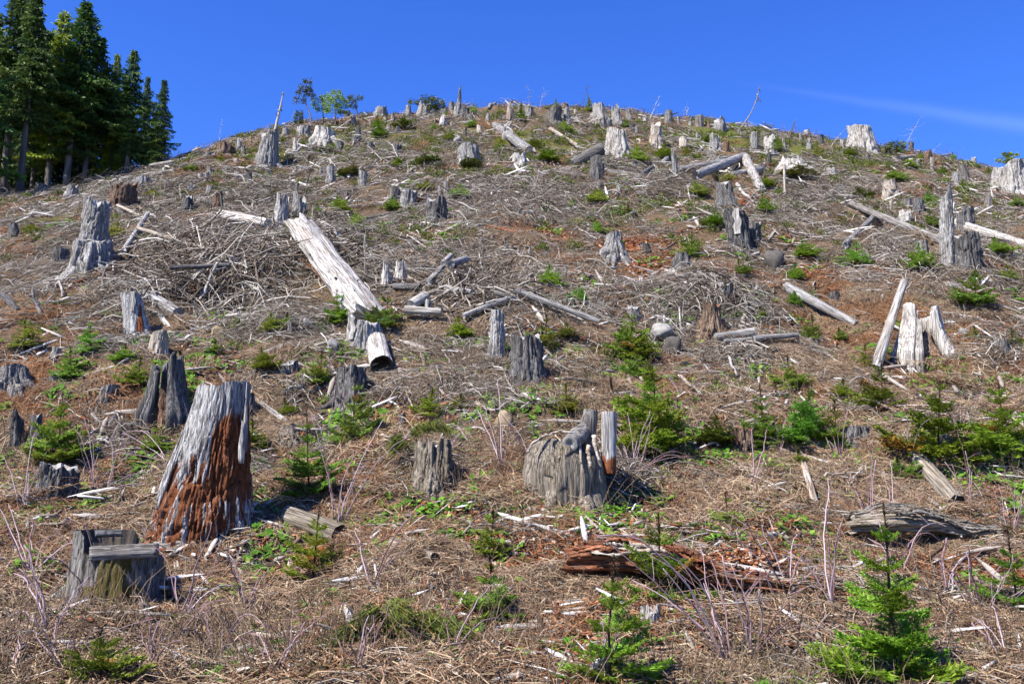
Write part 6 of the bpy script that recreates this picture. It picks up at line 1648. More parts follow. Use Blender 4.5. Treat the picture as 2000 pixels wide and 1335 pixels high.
# ------------------------------------------------------------------ loose branches that read one by one
BRANCH = [
 ([(388, 598), (402, 570), (412, 545), (425, 512)], 9, 'white', 'crooked white branch standing in the slash'), ([(64, 562), (72, 590), (80, 617)], 8, 'white', 'short white stick standing at the left in brown litter'),
 ([(112, 550), (116, 570), (121, 590)], 6, 'white', None), ([(0, 570), (30, 552), (60, 536)], 5, 'silver', None), ([(56, 562), (110, 545), (190, 510)], 5, 'silver', None), ([(955, 216), (968, 201)], 8, 'silver', None),
 ([(963, 250), (985, 252), (1003, 268)], 9, 'white', None), ([(1440, 365), (1452, 385), (1475, 402)], 7, 'white', 'white curved branch over the orange hollow'), ([(500, 1262), (590, 1262), (660, 1230), (722, 1175)], 7, 'pale', 'long curved pale branch left of the broom bush'),
 ([(500, 1262), (570, 1258), (625, 1272)], 7, 'pale', None), ([(1330, 1050), (1400, 1180), (1430, 1290)], 5, 'silver', None), ([(640, 1115), (690, 1110)], 5, 'pale', None), ([(905, 1055), (960, 1010)], 5, 'pale', None),
 ([(30, 990), (120, 960), (200, 985)], 4, 'pale', None), ([(1360, 880), (1330, 870)], 5, 'pale', None), ([(170, 860), (215, 830), (230, 800)], 6, 'white', None), ([(178, 820), (205, 845), (208, 870)], 6, 'white', None), ([(190, 870), (215, 880)], 6, 'white', None),
 ([(985, 740), (1005, 790), (1040, 795)], 5, 'pale', None), ([(795, 725), (795, 770), (812, 815)], 5, 'pale', None), ([(595, 740), (585, 780), (560, 800)], 6, 'silver', None), ([(590, 755), (610, 775)], 6, 'silver', None), ([(550, 780), (600, 770)], 6, 'silver', None),
 ([(930, 800), (960, 820), (1000, 795)], 8, 'pale', None), ([(1330, 745), (1370, 785), (1420, 780)], 6, 'pale', None), ([(1345, 700), (1370, 715), (1390, 740)], 6, 'white', None), ([(1420, 700), (1432, 725), (1440, 745)], 6, 'white', None),
 ([(1450, 695), (1470, 715), (1500, 720)], 7, 'white', None), ([(1480, 560), (1470, 600), (1468, 640)], 6, 'silver', None), ([(1430, 560), (1450, 590), (1458, 625)], 6, 'silver', None), ([(1340, 560), (1320, 590), (1290, 600)], 5, 'silver', None),
 ([(1320, 545), (1370, 548), (1440, 560)], 6, 'silver', None), ([(500, 395), (560, 372), (620, 378)], 4, 'silver', None), ([(440, 345), (470, 352), (482, 372)], 4, 'silver', None), ([(230, 300), (205, 340), (180, 352)], 4, 'silver', None),
 ([(300, 352), (270, 360), (245, 385)], 5, 'silver', None), ([(620, 470), (720, 510), (790, 560)], 5, 'silver', None), ([(680, 530), (720, 550), (745, 560)], 6, 'silver', None), ([(500, 560), (470, 580), (440, 575)], 6, 'silver', None),
 ([(860, 560), (830, 575), (800, 605)], 5, 'silver', None), ([(1400, 1000), (1370, 950)], 5, 'pale', None), ([(880, 605), (840, 640)], 7, 'white', None), ([(1600, 760), (1650, 790), (1720, 790)], 4, 'pale', None), ([(1780, 790), (1830, 800)], 4, 'pale', None),
 ([(1940, 880), (1990, 870)], 4, 'pale', None), ([(1815, 985), (1850, 1015), (1880, 990)], 6, 'white', None), ([(1870, 1045), (1880, 1070)], 7, 'white', None), ([(1570, 985), (1600, 1010)], 5, 'pale', None), ([(340, 1110), (355, 1160), (358, 1190)], 5, 'pale', None),
 ([(1095, 232), (1150, 250), (1190, 235)], 4, 'silver', None), ([(690, 262), (740, 268), (810, 262)], 4, 'white', None), ([(760, 300), (730, 330), (700, 340)], 4, 'silver', None), ([(560, 305), (620, 302), (660, 310)], 4, 'silver', None),
]
for i, (pts, w, kind, lab) in enumerate(BRANCH):
    SEED[0] += 1
    rng = np.random.default_rng(SEED[0])
    H = np.array([hit(*p) for p in pts])
    m = mpp(H[0])
    t, tt = np.linspace(0, 1, len(H)), np.linspace(0, 1, 14)
    P = np.stack([np.interp(tt, t, H[:, k]) for k in range(3)], -1)
    up = 0.6 if lab and 'standing' in lab else 0.0
    P[:, 2] = np.maximum(P[:, 2], height(P[:, 0], P[:, 1])) + w * m * 0.4 + 0.04 + rng.uniform(0, .06)
    if up:
        y0 = H[0][1]
        a, b_ = (pts[0], pts[-1]) if pts[0][1] > pts[-1][1] else (pts[-1], pts[0])
        A = hit(*a)
        seq = pts if pts[0] == a else pts[::-1]
        Q_ = np.array([at_depth(x, y, A[1]) for x, y in seq])
        P = np.stack([np.interp(tt, t, Q_[:, k]) for k in range(3)], -1)
        P[0, 2] -= 0.1
    P += rng.normal(0, 0.012, P.shape).cumsum(0) * np.sin(tt * math.pi)[:, None]
    b = MB()
    o0 = P[0].copy()
    b.tube(P - o0, np.linspace(w * m * .5, w * m * .28, 14) * (1 + 0.12 * rng.normal(size=14)), 8, 0.8)
    e = thing('fallen_branch', 'branch', o0, lab, None, 'loose branches', tuple(np.mean(pts, 0)), LLOOK[kind] + ' branch')
    obj('limb', b.mesh('limb', LOGM[kind][0]), e)
    for k in range(3):
        j = int(rng.integers(3, 12))
        D = P[j] - o0 + rng.normal(0, 1, 3) * np.array([.22, .22, .1]) + np.array([0, 0, .08])
        bb = MB()
        bb.tube(curve_pts(P[j] - o0, D, 4, 0.02), np.linspace(w * m * .16, w * m * .06, 4), 4, .7)
        obj('side_twig', bb.mesh('side_twig', LOGM[kind][0]), e)

# ------------------------------------------------------------------ rocks
def rock(x0, x1, yt, yb, mat, label):
    SEED[0] += 1
    g = hit(0.5 * (x0 + x1), yb)
    m = mpp(g)
    w, h = (x1 - x0) * m * 0.5, max(at_depth(x0, yt, g[1])[2] - g[2], 0.05)
    n, K = 34, 20
    th = np.arange(n) * 2 * math.pi / n
    rg = np.random.default_rng(SEED[0])
    pn = rg.normal(0, 1, (13, 3))
    pn /= np.linalg.norm(pn, axis=1, keepdims=True)
    pd = rg.uniform(0.68, 1.0, 13)
    rows = []
    for k in range(K):
        ph = math.pi * (0.02 + 0.96 * k / (K - 1)) - math.pi / 2
        d = np.stack([np.cos(th) * math.cos(ph), np.sin(th) * math.cos(ph), np.full(n, math.sin(ph))], -1)
        q_ = np.min(np.where(d @ pn.T > 0.05, pd[None] / np.maximum(d @ pn.T, 0.05), 1.35), axis=1)
        q_ = q_ * (1 + 0.05 * noise(d[:, 0] * 5, d[:, 1] * 5, d[:, 2] * 5, 6))
        rows.append(d * q_[:, None] * np.array([w, w * 0.9, h * 0.75]) + np.array([0, w * 0.4, h * 0.25]))
    V = np.array(rows)
    o = obj('rock', mesh_np('rock', V.reshape(-1, 3), ringquads(K, n), None, mat, None, False), None, g, (0, 0, SEED[0]))
    reg(o, 'rock', 'rock', label, None, 'rocks on the slope', (0.5 * (x0 + x1), 0.5 * (yt + yb)))
rock(966, 1012, 796, 840, 'tan_stone', 'tan angular rock above and left of the wide round stump')
rock(645, 669, 662, 688, 'stone', 'pale rock left of the sawn stump between two saplings')
rock(594, 612, 623, 638, 'stone', 'small grey rock below the huge white log')
rock(1266, 1310, 638, 660, 'stone', 'pale flat-faced boulder right of the upper bushy fir')
rock(1284, 1330, 664, 692, 'dark_stone', 'grey boulder below the pale flat-faced boulder')
rock(404, 436, 640, 662, 'tan_stone', 'tan rock below the slash')
rock(1872, 1898, 640, 655, 'stone', 'small pale rock right of the split hollow white stump')
rock(890, 906, 264, 283, 'stone', 'pale rock above the round pale stump')
rock(70, 108, 1228, 1256, 'stone', 'white stone in the dead canes at the lower left')
rock(1486, 1524, 484, 520, 'dark_stone', 'dark boulder right of the stump with a white strip')
rock(755, 775, 1300, 1318, 'stone', 'small white stone at the bottom edge')
# ------------------------------------------------------------------ broom-like bush and fern-like clump
def broom(cx, yb, label, stems, name='broom_bush', kind='heath'):
    SEED[0] += 1
    rng = np.random.default_rng(SEED[0])
    g = hit(cx, yb)
    e = thing(name, 'bush', g, label, None, None, (cx, yb - 30), 'drooping green bush')
    for pts in stems:
        H = np.array([at_depth(x, y, g[1] - 0.1 * k) - g for k, (x, y) in enumerate(pts)])
        t, tt = np.linspace(0, 1, len(H)), np.linspace(0, 1, 14)
        P = np.stack([np.interp(tt, t, H[:, k]) for k in range(3)], -1)
        P[:, 2] = np.maximum(P[:, 2], height(P[:, 0] + g[0], P[:, 1] + g[1]) - g[2] + 0.06)
        b = MB()
        b.tube(P, np.linspace(0.009, 0.004, 14), 5, 0.9)
        st = obj('stem', b.mesh('stem', 'green_stem'), e)
        b = MB()
        k = 260
        u = rng.uniform(0.35, 1, k)
        C = np.stack([np.interp(u, tt, P[:, i]) for i in range(3)], -1) + rng.normal(0, 0.025, (k, 3))
        d = np.stack([rng.normal(np.sign(P[-1, 0]) * 0.7, 0.35, k), rng.normal(-0.2, 0.4, k), rng.normal(-0.55, 0.25, k)], -1)
        d /= np.linalg.norm(d, axis=1, keepdims=True)
        L = rng.uniform(0.08, 0.22, (k, 1))
        w = np.cross(d, rng.normal(0, 1, (k, 3)))
        w = w / np.linalg.norm(w, axis=1, keepdims=True) * 0.005
        b.add(np.stack([C - w, C + w, C + d * L], 1).reshape(-1, 3), None, np.arange(3 * k).reshape(-1, 3), np.repeat(rng.random(k), 3))
        obj('foliage', b.mesh('foliage', kind), st)
broom(752, 1262, 'drooping olive broom bush with yellow stems in the foreground', [[(752, 1262), (748, 1215), (735, 1180), (690, 1230), (650, 1262)], [(752, 1262), (770, 1215), (830, 1195), (870, 1220)],
      [(752, 1262), (775, 1225), (850, 1222), (910, 1225)], [(752, 1262), (755, 1220), (765, 1172), (790, 1190)], [(752, 1262), (725, 1225), (700, 1222), (668, 1236)], [(752, 1262), (790, 1250), (830, 1270), (850, 1300)]])
broom(812, 905, 'arching olive clump hanging over the grass-draped stump', [[(815, 900), (800, 850), (815, 828), (860, 822)], [(815, 900), (790, 860), (770, 880)], [(815, 900), (812, 840), (840, 830), (880, 840)], [(815, 900), (780, 850), (772, 866)]])

# ------------------------------------------------------------------ brush piles: tangles nobody could count
def brush_pile(cx, cy, hw, hh, n, lo, hi, thick, lift, label, seed, tone=(0.15, 1.0), arch=0.15):
    rng = np.random.default_rng(seed)
    b = MB()
    us = np.linspace(-2.2, 2.2, 9)
    G = np.array([[hit(cx + hw * u * 0.5, cy + hh * v * 0.5)[:2] for u in us] for v in us])
    U, W = np.clip(rng.normal(0, 1.0, n), -2.19, 2.19), np.clip(rng.normal(0, 1.0, n), -2.19, 2.19)
    fu, fv = (U + 2.2) / 4.4 * 8, (W + 2.2) / 4.4 * 8
    iu, iv = fu.astype(int), fv.astype(int)
    fu, fv = (fu - iu)[:, None], (fv - iv)[:, None]
    C = (G[iv, iu] * (1 - fu) + G[iv, iu + 1] * fu) * (1 - fv) + (G[iv + 1, iu] * (1 - fu) + G[iv + 1, iu + 1] * fu) * fv
    LN = (lo * 0.6 + 0.8 * (hi - lo) * rng.random(n) ** 2.4)
    AN = rng.uniform(0, 6.28, n)
    D = np.stack([np.cos(AN), np.sin(AN) * 0.8], -1)
    PA, PB = C - D * LN[:, None] / 2, C + D * LN[:, None] / 2
    ZA, ZB = height(PA[:, 0], PA[:, 1]), height(PB[:, 0], PB[:, 1])
    for i in range(n):
        if C[i, 1] > 68:
            continue
        k = math.exp(-(U[i] * 0.5) ** 2 - (W[i] * 0.5) ** 2)
        ln = LN[i]
        A = np.array([*PA[i], ZA[i] + lift * k * rng.uniform(0, 1) + 0.02])
        B = np.array([*PB[i], ZB[i] + lift * k * rng.uniform(0, 1.2) + 0.03 + (rng.random() < 0.15) * ln * 0.4])
        r = thick * 0.85 * rng.random() ** 2.6 + 0.004
        P = curve_pts(A, B, 5, arch * 0.5 * ln * rng.uniform(-0.4, 1.0), 0.05 * ln, rng)
        tn = rng.uniform(0.72, 1.0) if rng.random() < 0.22 else tone[0] * 0.6 + (tone[1] - tone[0]) * 0.75 * rng.random() ** 1.6
        b.tube(P, np.linspace(r, r * 0.45, 5), 4, tn, False)
    o = obj('brush_pile', b.mesh('brush_pile', 'twig'))
    o['kind'] = 'stuff'
    o['label'] = label
brush_pile(430, 515, 190, 80, 2250, 0.5, 2.4, 0.032, 0.55, 'grey tangle of slash right of the silver fluted stumps', 1, (0.15, 0.85))
brush_pile(400, 580, 170, 30, 630, 0.5, 2.0, 0.03, 0.35, 'lower edge of the grey slash tangle with dark gaps', 2, (0.1, 0.9))
brush_pile(640, 500, 130, 60, 900, 0.5, 2.0, 0.035, 0.4, 'slash tangle round the huge white log', 3, (0.2, 1))
brush_pile(930, 575, 150, 55, 1050, 0.4, 1.8, 0.034, 0.35, 'slash tangle in the middle of the slope', 4, (0.2, 1))
brush_pile(1110, 610, 80, 35, 240, 0.4, 1.5, 0.025, 0.2, 'thin slash along the long split silver log', 5, (0.3, 1))
brush_pile(1390, 600, 90, 50, 480, 0.4, 1.6, 0.022, 0.5, 'root tangle round the rounded dark stump', 6, (0.05, 0.7), 0.35)
brush_pile(1440, 700, 90, 24, 495, 0.3, 1.2, 0.024, 0.25, 'pale root tangle below the short thick grey log', 7, (0.4, 1))
brush_pile(1330, 345, 170, 30, 420, 0.5, 2.2, 0.035, 0.3, 'slash round the grey slab logs', 8, (0.3, 1))
brush_pile(1060, 395, 180, 50, 1050, 0.4, 2.0, 0.02, 0.25, 'dry grey branches in the upper middle', 9, (0.2, 0.8), 0.3)
brush_pile(540, 400, 110, 40, 600, 0.6, 2.6, 0.025, 0.5, 'grey branches round the broken white stump', 10, (0.2, 0.9), 0.25)
brush_pile(250, 375, 150, 26, 630, 0.6, 2.6, 0.025, 0.35, 'grey branches along the forest edge', 11, (0.3, 0.95), 0.25)
brush_pile(720, 320, 150, 34, 525, 0.5, 2.2, 0.025, 0.25, 'pale branches below the ridge trees', 12, (0.3, 1), 0.2)
brush_pile(1130, 250, 130, 26, 450, 0.5, 1.8, 0.025, 0.3, 'pale branches below the middle skyline', 13, (0.3, 1), 0.2)
brush_pile(1570, 400, 120, 45, 630, 0.4, 2.0, 0.02, 0.25, 'dry grey branches below the pointed white stump', 14, (0.2, 0.85), 0.3)
brush_pile(1770, 440, 120, 40, 390, 0.4, 1.6, 0.03, 0.2, 'slash beside the long dark log', 15, (0.3, 1))
brush_pile(1860, 560, 120, 60, 300, 0.4, 1.6, 0.02, 0.2, 'dry branches left of the broad dark fir', 16, (0.2, 0.9))
brush_pile(230, 850, 60, 45, 240, 0.3, 0.9, 0.018, 0.15, 'bleached sticks left of the dark hollow stump', 17, (0.5, 1))
brush_pile(575, 770, 60, 30, 165, 0.3, 1.0, 0.018, 0.15, 'bleached sticks right of the small round dark stump', 18, (0.4, 1))
brush_pile(1960, 705, 50, 25, 240, 0.3, 0.9, 0.018, 0.3, 'root tangle below the sawn stump at the right', 19, (0.05, 0.6))
brush_pile(840, 930, 60, 45, 390, 0.2, 0.7, 0.010, 0.35, 'dead stalks hanging on the grass-draped stump', 20, (0.1, 0.7), 0.3)
brush_pile(1200, 950, 80, 45, 390, 0.3, 1.0, 0.009, 0.25, 'grey dead stalks right of the wide round stump', 21, (0.3, 0.8), 0.3)
brush_pile(560, 855, 40, 16, 90, 0.2, 0.5, 0.014, 0.1, 'splayed splinters beside the tall fir', 22, (0.4, 1))

# ------------------------------------------------------------------ ground litter, scattered as stuff
def clump(kind, seed):
    rng = np.random.default_rng(seed)
    b = MB()
    if kind == 'twig':
        for i in range(125):
            ln = 0.10 + 0.7 * rng.random() ** 2.3
            a = rng.uniform(0, 6.28)
            c = rng.uniform(-0.55, 0.55, 2)
            d = np.array([math.cos(a), math.sin(a)]) * ln / 2
            z = rng.uniform(0.0, 0.09)
            A = np.array([c[0] - d[0], c[1] - d[1], z])
            B = np.array([c[0] + d[0], c[1] + d[1], z + rng.normal(0, 0.12) * ln])
            r = 0.003 + 0.013 * rng.random() ** 3
            b.tube(curve_pts(A, B, 4, rng.uniform(-.02, .14) * ln, 0.02 * ln, rng), np.linspace(r, r * .5, 4), 3, (rng.uniform(.75, 1) if rng.random() < .28 else rng.uniform(0, .6)), False)
    elif kind in ('straw', 'rust'):
        n = 330
        for i in range(n):
            ln = rng.uniform(0.08, 0.42)
            a = rng.normal(-1.57, 0.9) if rng.random() < 0.5 else rng.uniform(0, 6.28)
            c = rng.uniform(-0.42, 0.42, 2)
            A = np.array([c[0], c[1], rng.uniform(0, .04)])
            B = A + np.array([math.cos(a) * ln, math.sin(a) * ln, rng.uniform(-0.05, 0.25) * ln])
            P = curve_pts(A, B, 3, rng.uniform(0.0, 0.25) * ln)
            w = np.array([-math.sin(a), math.cos(a), rng.normal(0, .5)]) * rng.uniform(0.0016, 0.0042)
            V = np.stack([P - w, P + w], 1).reshape(-1, 3)
            b.add(V, [[0, 1, 3, 2], [2, 3, 5, 4]], None, rng.random())
    elif kind == 'chip':
        for i in range(34):
            ln, w, t = rng.uniform(0.03, 0.16), rng.uniform(0.01, 0.04), rng.uniform(0.004, 0.014)
            c = np.array([*rng.normal(0, 0.22, 2), rng.uniform(0.0, 0.05)])
            M = np.array(Euler((rng.normal(0, .4), rng.normal(0, .35), rng.uniform(0, 6.28))).to_matrix())
            bx_ = np.array([[x * ln * (1 - .3 * (y > 0)), y * w, z * t] for x in (-.5, .5) for y in (-.5, .5) for z in (-.5, .5)]) + rng.normal(0, .003, (8, 3))
            b.add(bx_ @ M.T + c, [[0, 1, 3, 2], [4, 6, 7, 5], [0, 4, 5, 1], [2, 3, 7, 6], [0, 2, 6, 4], [1, 5, 7, 3]], None, rng.random())
    elif kind == 'brush':
        for i in range(40):
            c = rng.uniform(-.6, .6, 2)
            ln = 0.25 + 0.8 * rng.random() ** 2
            a = rng.uniform(0, 6.28)
            d = np.array([math.cos(a), math.sin(a), 0]) * ln / 2
            z = rng.uniform(0.01, 0.08)
            A, B = np.array([*c, z]) - d, np.array([*c, z + rng.normal(0.05, .15) * ln]) + d
            r = 0.004 + 0.009 * rng.random() ** 2
            b.tube(curve_pts(A, B, 5, rng.uniform(-.02, .12) * ln, .06 * ln, rng), np.linspace(r, r * .4, 5), 3, np.clip(rng.normal(.55, .25), 0, 1), False)
    elif kind == 'slab':
        for i in range(5):
            ln, w, t = 0.10 + 0.55 * rng.random() ** 1.6, rng.uniform(0.025, 0.09), rng.uniform(0.012, 0.05)
            K = 5
            s_ = np.linspace(0, 1, K)
            prof = np.array([[-1, -.4], [-.5, .9], [.4, 1], [1, .1], [.5, -.9], [-.6, -1]])
            fade = np.array([rng.uniform(.2, .8), 1, 1, .9, rng.uniform(.1, .7)])
            V = np.zeros((K, 6, 3))
            V[..., 0] = ((s_ - .5) * ln)[:, None] + rng.normal(0, .06 * ln, (K, 6)) * np.array([1, .2, .2, .2, 1])[:, None]
            V[..., 1] = prof[None, :, 0] * (w * fade)[:, None] * .5 * rng.uniform(.7, 1.2, (K, 6))
            V[..., 2] = prof[None, :, 1] * (t * fade)[:, None] * .5 * rng.uniform(.7, 1.2, (K, 6))
            M = np.array(Euler((rng.normal(0, .5), rng.normal(0, .25), rng.uniform(0, 6.28))).to_matrix())
            Q = np.concatenate([ringquads(K, 6), [[5, 4, 1, 0], [4, 3, 2, 1]], np.array([[0, 1, 4, 5], [1, 2, 3, 4]]) + (K - 1) * 6])
            b.add(V.reshape(-1, 3) @ M.T + np.array([*rng.uniform(-.5, .5, 2), rng.uniform(.01, .08)]), Q, None, rng.random())
    elif kind == 'pale_stick':
        for i in range(9):
            ln, r = 0.06 + 0.5 * rng.random() ** 2, rng.uniform(0.008, 0.028)
            c = np.array([*rng.uniform(-.5, .5, 2), rng.uniform(0.01, 0.07)])
            a = rng.uniform(0, 6.28)
            d = np.array([math.cos(a), math.sin(a), rng.normal(0, .2)]) * ln / 2
            b.tube(curve_pts(c - d, c + d, 4, 0.02 * ln, .015 * ln, rng), np.array([.8, 1, .9, .35]) * r * np.array([rng.uniform(.5, 1), 1, 1, 1]), 4, rng.random() ** 1.4)
    elif kind == 'herb':
        for p in range(7):
            c = np.array([*rng.normal(0, 0.13, 2), 0.0])
            for i in range(7):
                a = rng.uniform(0, 6.28)
                ln, w = rng.uniform(0.05, 0.11), rng.uniform(0.02, 0.035)
                d = np.array([math.cos(a), math.sin(a), rng.uniform(0.1, 0.9)])
                s = np.array([-math.sin(a), math.cos(a), 0]) * w
                q_ = c + np.array([0, 0, rng.uniform(0, .05)])
                b.add([q_, q_ + d * ln * .5 - s, q_ + d * ln * np.array([1, 1, .6]), q_ + d * ln * .5 + s], [[0, 1, 2, 3]], None, np.clip(rng.normal(.55, .22), 0, 1))
    elif kind == 'heath':
        for i in range(170):
            a, ph = rng.uniform(0, 6.28), rng.uniform(0.05, 1.5)
            rr = 0.27 * rng.random() ** .5
            c = np.array([math.cos(a) * math.cos(ph), math.sin(a) * math.cos(ph), 0.6 * math.sin(ph)]) * rr
            d = rng.normal(0, 1, 3) + np.array([0, 0, .8])
            d /= np.linalg.norm(d)
            w = np.cross(d, rng.normal(0, 1, 3))
            w = w / np.linalg.norm(w) * 0.012
            ln = rng.uniform(.03, .07)
            b.add([c, c + d * ln * .5 - w, c + d * ln, c + d * ln * .5 + w], [[0, 1, 2, 3]], None, rng.random())
    elif kind == 'stalk':
        for i in range(36):
            c = rng.uniform(-.5, .5, 2)
            ln = rng.uniform(0.25, 0.8)
            a, l_ = rng.uniform(0, 6.28), rng.uniform(0.1, 0.9)
            A = np.array([c[0], c[1], -0.02])
            B = A + np.array([math.cos(a) * l_, math.sin(a) * l_, 1.0]) * ln * 0.75
            b.tube(curve_pts(A, B, 4, 0.05, 0.02, rng), [.004, .0035, .003, .002], 3, np.clip(rng.normal(.5, .2), 0, 1), False)
    return b.mesh('litter_' + kind, {'brush': 'twig'}.get(kind, kind))

def scatter(name, kind, pts, scl, label, protos=5, seed=0, tilt=True):
    """one 'stuff' object: litter pieces set on the slope by a geometry-nodes tree"""
    rng = np.random.default_rng(seed)
    coll = bpy.data.collections.new('litter_' + name)
    for i in range(protos):
        coll.objects.link(bpy.data.objects.new('litter_' + kind, clump(kind, seed * 31 + i)))
    n = len(pts)
    X, Y = pts[:, 0], pts[:, 1]
    Z = height(X, Y)
    e_ = 0.15
    gx, gy = (height(X + e_, Y) - height(X - e_, Y)) / (2 * e_), (height(X, Y + e_) - height(X, Y - e_)) / (2 * e_)
    me = mesh_np(name, np.stack([X, Y, Z], -1))
    # tilt with the slope, then a random turn about the slope's normal
    rot = np.zeros((n, 3), np.float32)
    turn = rng.uniform(0, 6.28, n)
    for i in range(n):
        N = Vector((-gx[i], -gy[i], 1)).normalized() if tilt else Vector((0, 0, 1))
        qn = Vector((0, 0, 1)).rotation_difference(N)
        qq = qn.to_matrix() @ Matrix.Rotation(float(turn[i]), 3, 'Z')
        rot[i] = qq.to_euler()
    a = me.attributes.new('turn', 'FLOAT_VECTOR', 'POINT')
    a.data.foreach_set('vector', rot.reshape(-1))
    a = me.attributes.new('size', 'FLOAT', 'POINT')
    a.data.foreach_set('value', np.asarray(scl, np.float32))
    a = me.attributes.new('pick', 'INT', 'POINT')
    a.data.foreach_set('value', rng.integers(0, protos, n).astype(np.int32))
    o = obj(name, me)
    o['kind'] = 'stuff'
    o['label'] = label
    g = bpy.data.node_groups.new(name + '_scatter', 'GeometryNodeTree')
    g.interface.new_socket('Geometry', in_out='INPUT', socket_type='NodeSocketGeometry')
    g.interface.new_socket('Geometry', in_out='OUTPUT', socket_type='NodeSocketGeometry')
    N, L = g.nodes, g.links
    gi, go = N.new('NodeGroupInput'), N.new('NodeGroupOutput')
    ip = N.new('GeometryNodeInstanceOnPoints')
    ci = N.new('GeometryNodeCollectionInfo')
    ci.inputs['Collection'].default_value = coll
    ci.inputs['Separate Children'].default_value = True
    ci.inputs['Reset Children'].default_value = True
    def named(nm, t):
        k = N.new('GeometryNodeInputNamedAttribute')
        k.data_type = t
        k.inputs['Name'].default_value = nm
        return [s for s in k.outputs if s.enabled][0]
    er = N.new('FunctionNodeEulerToRotation')
    L.new(named('turn', 'FLOAT_VECTOR'), er.inputs[0])
    L.new(gi.outputs[0], ip.inputs['Points'])
    L.new(ci.outputs[0], ip.inputs['Instance'])
    ip.inputs['Pick Instance'].default_value = True
    L.new(named('pick', 'INT'), ip.inputs['Instance Index'])
    L.new(er.outputs[0], ip.inputs['Rotation'])
    L.new(named('size', 'FLOAT'), ip.inputs['Scale'])
    L.new(ip.outputs[0], go.inputs[0])
    md = o.modifiers.new('scatter', 'NODES')
    md.node_group = g
    return o
def spread(n, seed, y0=6.5, y1=66.0, wide=0.62, power=1.0):
    """points on the slope, thinning with distance as a walker would see them"""
    rng = np.random.default_rng(seed)
    y = y0 * (y1 / y0) ** (rng.random(n) ** power)
    x = rng.uniform(-wide, wide, n) * y
    return np.stack([x, y], -1)
def keep(pts, weight, seed, clear=0.0):
    rng = np.random.default_rng(seed)
    ok = rng.random(len(pts)) < weight
    for ex, ey, er in EXCL:
        ok &= (pts[:, 0] - ex) ** 2 + (pts[:, 1] - ey) ** 2 > (er + clear) ** 2
    return pts[ok]
def pp(pts):
    return project(np.stack([pts[:, 0], pts[:, 1], height(pts[:, 0], pts[:, 1])], -1))
def grow(pts, near, far):
    return near + (far - near) * np.clip((pts[:, 1] - 8) / 45, 0, 1)
rs = np.random.default_rng(99)
P0 = spread(9500, 1, power=0.9)
px, py = pp(P0)
grey = zone(Z_GREY, px, py)
pat = fbm(P0[:, 0] / 2.5, P0[:, 1] / 2.5, 0, 77) * 0.5 + 0.5
P0 = keep(P0, np.clip(0.24 + 0.75 * grey + 0.7 * (pat - 0.45) - 0.3 * zone(Z_ORANGE, px, py), 0.06, 1) * np.where(py > 780, 0.42, 1.0) * np.clip(1 - 1.25 * zone(Z_RED, px, py), 0.06, 1), 2)
scatter('twig_litter', 'twig', P0, grow(P0, 0.62, 1.25) * rs.uniform(0.7, 1.3, len(P0)), 'fallen grey twigs strewn over the slope', 6, 1)
ring = []
for ex, ey, er in EXCL:
    if er < 0.12 or ey > 40:
        continue
    for k in range(int(3 + er * 7)):
        a = rs.uniform(-3.3, 0.2)
        ring.append((ex + math.cos(a) * er * rs.uniform(0.95, 1.25), ey + math.sin(a) * er * rs.uniform(0.95, 1.25)))
ring = np.array(ring)
P0b = ring[rs.random(len(ring)) < 0.5]
scatter('twig_litter_at_stumps', 'twig', P0b, rs.uniform(0.25, 0.5, len(P0b)), 'twigs gathered round the feet of the stumps', 5, 21)
P1 = spread(3900, 3, 6.5, 60, power=1.25)
px, py = pp(P1)
P1 = keep(P1, np.clip(0.2 + 0.8 * (py > 700) + 0.35 * zone(Z_TAN, px, py) - 1.1 * zone(Z_RED, px, py) - 0.25 * (py < 500), 0.04, 1) * np.clip(0.45 + 1.3 * fbm(P1[:, 0] / 1.4, P1[:, 1] / 1.4, 0, 71), 0.06, 1) * np.clip(1 - 1.2 * zone(Z_RED, px, py), 0.05, 1), 4)
scatter('dead_grass', 'straw', P1, grow(P1, 0.8, 1.3) * rs.uniform(0.7, 1.35, len(P1)), 'flattened tan dead grass', 6, 3)
P1b = ring[rs.random(len(ring)) < 0.6]
scatter('grass_at_stumps', 'straw', P1b, rs.uniform(0.4, 0.8, len(P1b)), 'dead grass round the feet of the stumps', 5, 23)
P2 = spread(5200, 5, 6.5, 62)
px, py = pp(P2)
P2 = keep(P2, np.clip(zone(Z_ORANGE, px, py) * 1.1 + 0.10, 0, 1) * np.clip(0.6 + 0.8 * fbm(P2[:, 0] / 1.8, P2[:, 1] / 1.8, 0, 73), 0.1, 1) * np.clip(1 - 1.1 * zone(Z_RED, px, py), 0.05, 1), 6)
scatter('fern_litter', 'rust', P2, grow(P2, 0.7, 1.2) * rs.uniform(0.7, 1.3, len(P2)), 'rust brown dead fern litter', 5, 5)
P3 = spread(11000, 7, 6.5, 62)
px, py = pp(P3)
P3 = keep(P3, np.clip(zone(Z_RED, px, py) * 1.0 + 0.10 + 0.25 * (py > 850) * (fbm(P3[:, 0] / 1.3, P3[:, 1] / 1.3, 0, 95) > 0.1), 0, 1), 8)
scatter('wood_chips', 'chip', P3, grow(P3, 0.8, 1.5) * rs.uniform(0.6, 1.3, len(P3)), 'red and pale rotten wood crumbs', 6, 7)
P8 = spread(2600, 17, 18, 66, power=0.8)
px, py = pp(P8)
P8 = keep(P8, np.clip(0.75 * zone(Z_GREY, px, py) - 0.05 + 0.35 * fbm(P8[:, 0] / 3, P8[:, 1] / 3, 0, 87), 0.02, 1), 18, 0.3)
scatter('dry_branches', 'brush', P8, rs.uniform(0.7, 1.3, len(P8)), 'dry grey branches matted over the upper slope', 7, 17)
P9 = spread(4200, 19, 6.5, 66)
px, py = pp(P9)
